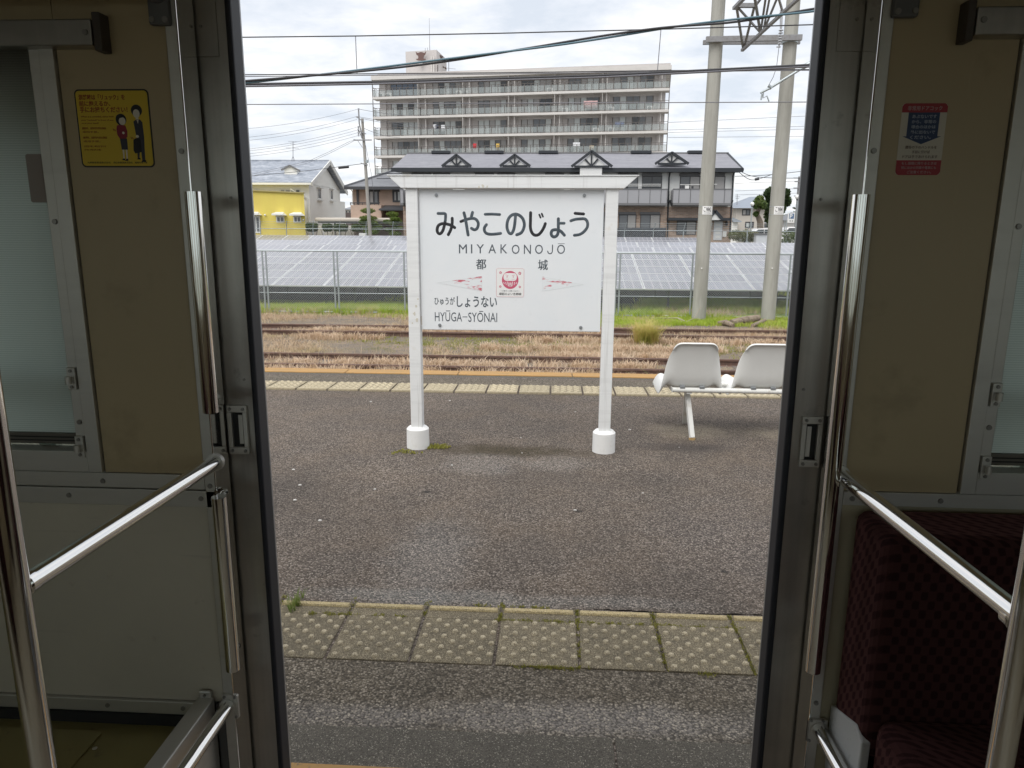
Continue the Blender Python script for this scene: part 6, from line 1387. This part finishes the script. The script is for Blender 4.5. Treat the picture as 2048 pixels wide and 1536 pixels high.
def screw(x, z, Y, r=.0045):
    s_ = MB(); s_.cyl((x, Y-.0025, z), (x, Y, z), r, r*1.1, n=10); s_.box(x-r*.7, x+r*.7, Y-.0032, Y-.0024, z-r*.14, z+r*.14); s_.build('screw', m_screw, rc)
# --- inner lining left of the door
rbox('wall_panel', m_panel, -.855, -.659, WY, WY+.012, 1.031, 2.1)
rbox('wall_panel', m_panel, -3.2, -.857, WY+.001, WY+.013, 1.802, 2.1)
rbox('lower_panel', m_lower, -3.2, -.637, WY+.002, WY+.014, .541, .966)
rbox('moulding', m_trim, -3.2, -.660, WY-.004, WY+.008, 1.001, 1.030, bevel=.001); rbox('moulding', m_trim, -3.2, -.636, WY-.006, WY+.008, .966, .999, bevel=.001)
rbox('lower_moulding', m_trim, -3.2, -.69, WY-.006, WY+.008, .512, .540, bevel=.001)
rbox('door_post', m_trim, -.6585, -.6365, WY-.006, WY+.05, .10, 2.2, bevel=.0015); rbox('door_post_edge', m_chrome, -.6362, -.6335, WY-.012, WY+.048, .10, 2.2, bevel=.001)
for x, z in ((-.648, 1.62), (-.648, 1.01)): screw(x, z, WY-.006)
for x in (-.76, -.93, -1.1, -.668): screw(x, .984, WY-.006)
for x in (-.72, -.86): screw(x, 1.014, WY-.004)
for x in (-.745, -.905, -1.06): screw(x, .527, WY-.006)
# window with its blind
def side_window(xo, sgn, name='side_window'):
    """xo is the outer edge of the frame next to the door"""
    X = lambda d: xo+sgn*d
    f_ = MB(); f_.box(X(0), X(.026), WY-.008, WY+.02, 1.032, 1.80).box(X(.026), X(.047), WY-.003, WY+.05, 1.075, 1.80).box(X(.026), X(1.38), WY-.008, WY+.03, 1.032, 1.073).box(X(1.33), X(1.38), WY-.008, WY+.02, 1.075, 1.80)
    f_ = f_.build('side_window', m_trim, rc, bevel=.0012)
    bl = MB(); bl.add([(X(.047), WY+.034, 1.098), (X(1.34), WY+.034, 1.098), (X(1.34), WY+.034, 1.80), (X(.047), WY+.034, 1.80)], [(0, 1, 2, 3)]); bl.build('roller_blind', m_blind, f_, recalc=False)
    MB().box(X(.050), X(1.34), WY+.026, WY+.044, 1.076, 1.098).build('blind_bar', m_blindbar, f_, bevel=.003)
    for zz in (1.083, 1.090): MB().box(X(.050), X(1.34), WY+.024, WY+.027, zz, zz+.002).build('bar_groove', m_dark, f_)
    MB().box(X(.05), X(1.36), WY+.12, WY+.125, 1.0, 1.72).build('window_glass', m_clear, f_)
    MB().box(X(.05), X(1.36), WY+.100, WY+.119, 1.195, 1.225).box(X(.165), X(.20), WY+.100, WY+.119, 1.0, 1.194).box(X(.165), X(.20), WY+.100, WY+.119, 1.226, 1.72).build('outer_sash', m_trim, f_)
    for z in (1.215, 1.083):
        k_ = MB().box(X(.028), X(.044), WY-.012, WY-.003, z-.021, z+.021).cyl((X(.036), WY-.020, z-.008), (X(.036), WY-.020, z+.006), .0055, n=10).box(X(.033), X(.039), WY-.02, WY-.01, z-.006, z+.004)
        k_.build('blind_catch', m_trim, f_, bevel=.001)
        for d_ in (-.015, .015): screw(X(.036), z+d_, WY-.012, .003)
    screw(X(.036), 1.155 if sgn > 0 else 1.13, WY-.003); screw(X(.036), 1.50, WY-.003)
    return f_
wl = side_window(-.857, -1); wr = side_window(.730, 1)
p0, p1 = at(50, 308, WY+.030), at(97, 405, WY+.030); MB().prism(rrect(p0.x, p1.x, p1.z, p0.z, .004), 'y', WY+.030, WY+.033).build('window_label', M('label_back', (.34, .30, .28), .7), wl)
# curtain box over the window and rack bracket
m_cap = M('brown_end_cap', (.075, .062, .052), .6)
rbox('curtain_box', m_steel, -3, -.772, 1.250, WY, 1.786, 1.827, bevel=.002); rbox('curtain_box_end', m_cap, -.771, -.757, 1.252, WY, 1.778, 1.838, bevel=.002)
rbox('curtain_box', m_steel, .643, 3, 1.250, WY, 1.789, 1.830, bevel=.002); rbox('curtain_box_end', m_cap, .629, .642, 1.252, WY, 1.781, 1.841, bevel=.002)
screw(-.782, 1.806, 1.250); screw(.653, 1.811, 1.250)
for x0_, x1_, s_ in ((-.681, -.645, -1), (.522, .562, 1)):
    rbox('rack_bracket', m_grey_trim, x0_, x1_, 1.264, WY-.002, 1.820, 1.96, bevel=.004)
    for x in (x0_+.007, x1_-.007): screw(x, 1.828, 1.264, .0045)
    xm = (x0_+x1_)/2; MB().tube([(xm, 1.265, 1.868), (xm, 1.235, 1.868), (xm+s_*.012, 1.215, 1.868), (xm+s_*.04, 1.205, 1.868), (xm+s_*2.4, 1.205, 1.868)], .016, n=12).build('rack_pipe', m_grey_trim, rc)
rk = MB()
for y in (1.10, 1.14, 1.18, 1.235): rk.cyl((-3, y, 1.875), (-.73, y, 1.875), .006, n=6); rk.cyl((.62, y, 1.875), (3, y, 1.875), .006, n=6)
rk.build('luggage_rack', m_grey_trim, rc)
# --- right of the door
rbox('wall_panel', m_panel, .530, .728, WY, WY+.012, 1.031, 2.1); rbox('wall_panel', m_panel, .730, 3.2, WY+.001, WY+.013, 1.802, 2.1)
rbox('lower_panel', M('cream_strip', (.44, .39, .27), .45), .530, 3.2, WY+.002, WY+.014, .10, 1.003)
rbox('moulding', m_trim, .5295, 3.2, WY-.004, WY+.008, 1.004, 1.030, bevel=.001)
rbox('door_post', m_trim, .5085, .5285, WY-.006, WY+.05, .10, 2.2, bevel=.0015); rbox('door_post_edge', m_chrome, .5050, .5080, WY-.012, WY+.048, .10, 2.2, bevel=.001)
for x in (.545, .70): screw(x, 1.017, WY-.004)
screw(.518, 1.62, WY-.006); screw(.518, .60, WY-.006)
# --- door leaves
def leaf(x_in, x_rub, x_tip, x_back, hx0, hx1, label):
    s_ = 1 if x_tip > x_in else -1; xw = x_in-s_*.29; xe = x_back+s_*.03
    d = MB().box(x_in-s_*.0005, xw, 1.336, 1.372, .11, 2.2).box(xw, xe, 1.336, 1.372, .11, 1.02).box(xw, xe, 1.336, 1.372, 1.74, 2.2).box(xe, x_back, 1.336, 1.372, .11, 2.2).build('sliding_door', m_steel, rc); d['label'] = label
    MB().box(xw, xe, 1.350, 1.356, 1.02, 1.74).build('door_window', m_clear, d)
    MB().box(x_in, x_rub, 1.330, 1.3735, .11, 2.2).build('rubber_edge', m_rubber, d, bevel=.006, seg=3)
    MB().box(x_in, x_tip, 1.374, 1.380, .11, 2.2).build('edge_strip', m_edge, d, bevel=.0015)
    z0_, z1_ = 1.057, 1.155; f_ = MB()
    f_.box(hx0, hx1, 1.328, 1.336, z1_-.014, z1_).box(hx0, hx1, 1.328, 1.336, z0_, z0_+.014).box(hx0, hx0+.009, 1.328, 1.336, z0_+.014, z1_-.014).box(hx1-.009, hx1, 1.328, 1.336, z0_+.014, z1_-.014)
    f_.build('pull_handle', m_trim, d, bevel=.0015)
    MB().box(hx0+.009, hx1-.009, 1.334, 1.337, z0_+.014, z1_-.014).build('handle_recess', m_dark, d)
    xm = hx0+.009 if s_ < 0 else hx1-.009; MB().box(xm-s_*.010, xm-s_*.002, 1.3325, 1.335, z0_+.02, z1_-.02).build('finger_plate', m_trim, d)
    for x in (hx0+.007, hx1-.007):
        for z in (z0_+.007, z1_-.007): screw(x, z, 1.328, .003)
    xa_, xb_ = sorted((x_in-s_*.016, x_in-s_*.068)); MB().box(xa_, xb_, 1.334, 1.3365, 1.785, 2.1).build('cover_plate', m_steel, d, bevel=.001)
    screw(x_in-s_*.045, 1.835, 1.334, .0025)
    for zz in (1.545, 1.205): screw(x_in-s_*.014, zz, 1.336, .0025)
    return d
leaf(-.580, -.5685, -.5700, -1.25, -.631, -.591, 'left door leaf with pull handle, slid back into its pocket')
leaf(.448, .4350, .4364, 1.12, .463, .501, 'right door leaf with pull handle, slid back into its pocket')
# --- grab rails by the door
def vrail(x, z0_, z1_, s_, r=.0135):
    Y = 1.225; MB().tube([(x, WY-.006, z1_-.012), (x, 1.245, z1_-.012), (x, Y+.006, z1_-.009), (x, Y, z1_-.001), (x, Y, z1_-.03), (x, Y, z0_+.03), (x, Y, z0_+.001), (x, Y+.006, z0_+.009), (x, 1.245, z0_+.012), (x, WY-.006, z0_+.012)], [r*.8, r*.8, r*.8, r, r, r, r, r*.8, r*.8, r*.8], n=20)
    o = MB().cyl((x, Y, z0_), (x, Y, z1_), r, n=24).build('grab_rail', m_chrome, rc, bevel=.002)
    for z in (z0_+.014, z1_-.014):
        f_ = MB().cyl((x+s_*.004, Y, z), (x+s_*.016, WY-.004, z), .008, n=12).cyl((x+s_*.020, WY-.010, z), (x+s_*.020, WY, z), .013, n=16); f_.build('rail_foot', m_chrome, o)
        screw(x+s_*.024, z, WY-.010, .003)
vrail(-.610, 1.168, 1.550, -1); vrail(-.6085, .655, 1.008, -1); vrail(.486, .700, 1.548, 1)
def bar_(x, z, y0_, r=.0135, plate=False):
    o = MB().cyl((-.645 if x < 0 else .532, y0_, z), (x, WY-.012, z), r, n=24).build('partition_bar', m_chrome, rc)
    MB().cyl((x, WY-.014, z), (x, WY-.004, z), r*1.25, n=24).build('bar_flange', m_trim, o)
    if plate:
        MB().prism(rrect(x-.010, x+.022, z-.028, z+.026, .004) if x < 0 else rrect(x-.022, x+.014, z-.03, z+.022, .004), 'y', WY-.012, WY-.006).build('bar_plate', m_trim, o)
        for dx_, dz_ in ((-.005, .021), (.017, .021), (.017, -.023)): screw(x+(dx_ if x < 0 else -dx_), z+dz_, WY-.012, .0028)
PX, PYY = -.645, .77
bar_(-.633, 1.059, PYY); bar_(-.648, .541, PYY, plate=True)
bar_(.516, 1.065, PYY); bar_(.527, .545, PYY, plate=True)
for x in (-.644, .532): 
    MB().cyl((x, PYY, .22), (x, PYY, 2.45), .0155, n=28).build('stanchion_pole', m_chrome, rc)
    for z in (.541, 1.06): MB().cyl((x, PYY+.012, z), (x, PYY+.024, z), .0150, n=20).build('weld_collar', m_chrome, rc)
# --- equipment box under the left window, with hatch
bx_ = rbox('equipment_box', m_brass, -3, -.712, .60, WY-.010, .10, .487); bx_['label'] = 'yellowish box top with a round-cornered hatch'
MB().box(-3, -.712, WY-.010, WY-.002, .10, .511).build('box_upstand', m_dark, bx_)
MB().prism(rrect(-1.7, -.898, .66, 1.243, .012), 'z', .488, .491).build('hatch', m_brass, bx_)
p = atz(190, 1499, .491); MB().cyl((p.x, p.y, .491), (p.x, p.y, .494), .005, n=12).build('hatch_screw', m_chrome, bx_)
rbox('side_channel', m_trim, -.711, -.677, .60, WY-.006, .10, .556, bevel=.002)
rbox('channel_lug', m_trim, -.708, -.682, WY-.010, WY-.002, .546, .571, bevel=.003); screw(-.695, .562, WY-.010, .003)
rbox('kick_panel', M('grey_kick_panel', (.10, .10, .10), .6), -.676, -.640, WY-.003, WY+.012, .10, .5395)
# --- long seat on the right
st = thing('seat_probe', '', '') if False else None
seat = rbox('bench_seat', m_grey_trim, .60, 3.2, .70, 1.27, .22, .50)
MB().box(.549, 3.2, 1.135, WY-.006, .585, 1.0025).build('backrest', m_fabric, seat, bevel=.022, seg=4)
cu = MB().hexa([(.566, .62, .50), (3.2, .62, .50), (3.2, 1.15, .50), (.566, 1.15, .50), (.566, .62, .690), (3.2, .62, .690), (3.2, 1.15, .672), (.566, 1.15, .672)]).build('cushion', m_fabric, seat, bevel=.03, seg=4)
MB().prism([(WY-.006, .46), (WY-.006, .598), (1.165, .637), (1.135, .622), (1.135, .46)], 'x', .5455, .562).build('seat_end_cap', M('pale_grey_plastic', (.50, .51, .50), .5, var=[(60, (.35, .35, .33), .62, .7)]), seat, bevel=.004)

# --- stickers
# yellow manners notice
A0, A1 = at(148, 181, WY), at(312, 334, WY); nx0, nx1, nz0, nz1 = -.8325, -.7005, 1.5935, 1.7225
nt_ = MB().prism(rrect(nx0, nx1, nz0, nz1, .008), 'y', WY-.0006, WY).build('manners_notice', M('notice_border', (.02, .02, .018), .5), rc); nt_['label'] = 'yellow notice with two cartoon passengers'
m_ny = M('notice_yellow', (.70, .50, .03), .5); m_nr = M('notice_red_print', (.33, .055, .02), .6); m_nb = M('notice_black', (.015, .015, .02), .6); m_nd = M('notice_navy', (.045, .045, .07), .6); m_nm = M('notice_maroon', (.28, .025, .05), .6); m_ns = M('notice_skin', (.75, .70, .60), .6)
MB().prism(rrect(nx0+.0025, nx1-.0025, nz0+.0025, nz1-.0025, .0062), 'y', WY-.0010, WY-.0006).build('notice_field', m_ny, nt_)
nY = WY-.0010
zx0, zx1, zy0, zy1 = 148., 312., 181., 334.
def nu(u, v):   # fraction of the notice, v downwards
    return nx0+(nx1-nx0)*u, nz1-(nz1-nz0)*v
def ntext(s, u0, u1, v0, v1, m_=None, w_=0):
    a, c = nu(u0, v1), nu(u1, v0); lettering(s, (a[0], c[0], a[1], c[1]), nY, m_ or m_nr, nt_, weight=w_, depth=.0003)
ntext('混雑時は「リュック」を', .055, .68, .065, .135, w_=.02); ntext('前に抱えるか、', .055, .475, .145, .215, w_=.02); ntext('手にお持ちください！', .055, .70, .22, .295, w_=.02)
ntext('When it is crowded, either hold', .06, .50, .335, .36); ntext('your "rucksack" in front of you,', .06, .50, .38, .405); ntext('or in your hand!', .06, .29, .42, .445)
ntext('拥挤时，请将背包抱在胸前', .06, .385, .48, .51); ntext('或用手提。', .06, .28, .53, .555); ntext('擁擠時，請將背包抱在胸前', .06, .385, .60, .63); ntext('或用手提。', .06, .29, .65, .675); ntext('혼잡할 때는 배낭을 앞으로', .06, .36, .715, .74); ntext('안거나 손에 들어 주세요', .06, .29, .76, .785)
ntext('九州旅客鉄道株式会社', .08, .40, .925, .95, m_nb); ntext('西日本鉄道株式会社', .44, .70, .925, .95, m_nb); ntext('福岡市地下鉄', .73, .90, .925, .95, m_nb)
def npoly(pts, m_, dy, name='figure'):
    MB().prism([nu(*p) for p in pts], 'y', nY-dy, nY).build(name, m_, nt_)
def nell(u, v, ru, rv, m_, dy, name='figure', a0=0, a1=360):
    npoly([(u+ru*math.cos(rad(a0+(a1-a0)*i/20)), v-rv*math.sin(rad(a0+(a1-a0)*i/20))) for i in range(20 if a1-a0 == 360 else 21)], m_, dy, name)
# woman with a pack held in front, man with a bag in his hand
nell(.60, .385, .072, .075, m_nb, .0002, 'hair'); nell(.615, .405, .045, .05, m_ns, .0004, 'face'); nell(.595, .36, .06, .045, m_nb, .0005, 'fringe', 10, 200)
npoly([(.535, .46), (.565, .45), (.65, .46), (.67, .53), (.665, .60), (.64, .63), (.56, .63), (.53, .58), (.525, .51)], m_nm, .0002, 'jacket'); nell(.615, .555, .016, .016, m_ns, .0004, 'hand')
npoly([(.56, .63), (.655, .625), (.655, .77), (.57, .77)], m_nd, .0002, 'skirt'); npoly([(.58, .77), (.602, .77), (.598, .89), (.582, .89)], m_ns, .0002, 'leg'); npoly([(.622, .77), (.644, .77), (.640, .89), (.624, .89)], m_ns, .0002, 'leg')
npoly([(.556, .905), (.58, .885), (.602, .885), (.602, .91)], m_nb, .0003, 'shoe'); npoly([(.60, .915), (.622, .888), (.645, .888), (.642, .915)], m_nb, .0003, 'shoe')
nell(.82, .27, .075, .075, m_nb, .0002, 'hair'); nell(.815, .31, .045, .055, m_ns, .0004, 'face'); npoly([(.80, .355), (.835, .355), (.84, .40), (.80, .40)], m_ns, .0002, 'neck')
npoly([(.765, .41), (.80, .385), (.855, .385), (.885, .42), (.89, .60), (.875, .92), (.835, .92), (.83, .70), (.80, .88), (.775, .88), (.785, .60)], m_nd, .0002, 'suit'); npoly([(.812, .39), (.836, .39), (.826, .44)], m_ns, .0004, 'shirt'); nell(.80, .60, .02, .018, m_ns, .0005, 'hand')
npoly([(.74, .65), (.765, .625), (.83, .625), (.84, .66), (.84, .80), (.75, .82), (.73, .78)], m_nb, .0003, 'bag')
npoly([(.765, .895), (.79, .87), (.815, .88), (.812, .90)], m_nb, .0003, 'shoe'); npoly([(.82, .93), (.84, .905), (.885, .905), (.885, .93)], m_nb, .0003, 'shoe')
for u, v in ((.475, .50), (.495, .505), (.705, .605), (.725, .61)): npoly([(u, v), (u+.008, v-.002), (u+.022, v+.028), (u+.014, v+.03)], m_nr, .0002, 'motion_mark')
# red, white and blue door-cock notice
rx0, rx1, rz0, rz1 = .5585, .6300, 1.582, 1.694
dn = MB().prism(rrect(rx0, rx1, rz0, rz1, .005), 'y', WY-.0006, WY).build('emergency_notice', M('notice_white', (.62, .58, .50), .5), rc); dn['label'] = 'red, white and blue notice about the emergency door cock'
m_rd = M('notice_red', (.36, .03, .045), .5); m_bl = M('notice_blue', (.025, .05, .13), .5); m_pw = M('notice_faded_white', (.48, .36, .36), .6); m_bw = M('notice_blue_white', (.42, .46, .55), .6); m_bk = M('notice_brown', (.16, .11, .08), .6)
rY = WY-.0006; ru = lambda u, v: (rx0+(rx1-rx0)*u, rz1-(rz1-rz0)*v)
rr_ = rrect(rx0, rx1, rz0, rz1, .005)
def rpoly(pts, m_, name): MB().prism([ru(*p) for p in pts], 'y', rY-.0003, rY).build(name, m_, dn)
rpoly([(0, .125), (0, .045), (.03, .012), (.07, 0), (.93, 0), (.97, .012), (1, .045), (1, .125)], m_rd, 'red_band'); rpoly([(0, .79), (1, .79), (1, .955), (.97, .988), (.93, 1), (.07, 1), (.03, .988), (0, .955)], m_rd, 'red_band')
rpoly([(.155, .125), (.845, .125), (.845, .455), (.93, .455), (.5, .565), (.07, .455), (.155, .455)], m_bl, 'blue_arrow')
def rtext(s, u0, u1, v0, v1, m_):
    a, c = ru(u0, v1), ru(u1, v0); lettering(s, (a[0], c[0], a[1], c[1]), rY-.0003, m_, dn, depth=.0002, weight=.012)
rtext('非常用ドアコック', .12, .88, .035, .10, m_pw)
for k, s_ in enumerate(('あぶないです', 'から、非常の', '場合のほかは', '外に出ないで', 'ください。')): rtext(s_, .24, .78 if k < 4 else .70, .155+.072*k, .205+.072*k, m_bw)
for k, (s_, a_, c_) in enumerate((('腰掛の下のハンドルを', .16, .86), ('手前に引けば', .32, .72), ('ドアは手であけられます', .12, .90))): rtext(s_, a_, c_, .585+.066*k, .63+.066*k, m_bk)
for k, (s_, a_, c_) in enumerate((('もし線路に降りるときは', .12, .90), ('特にほかの列車や電車にも', .12, .90), ('ご注意ください。', .26, .80))): rtext(s_, a_, c_, .812+.062*k, .853+.062*k, m_pw)
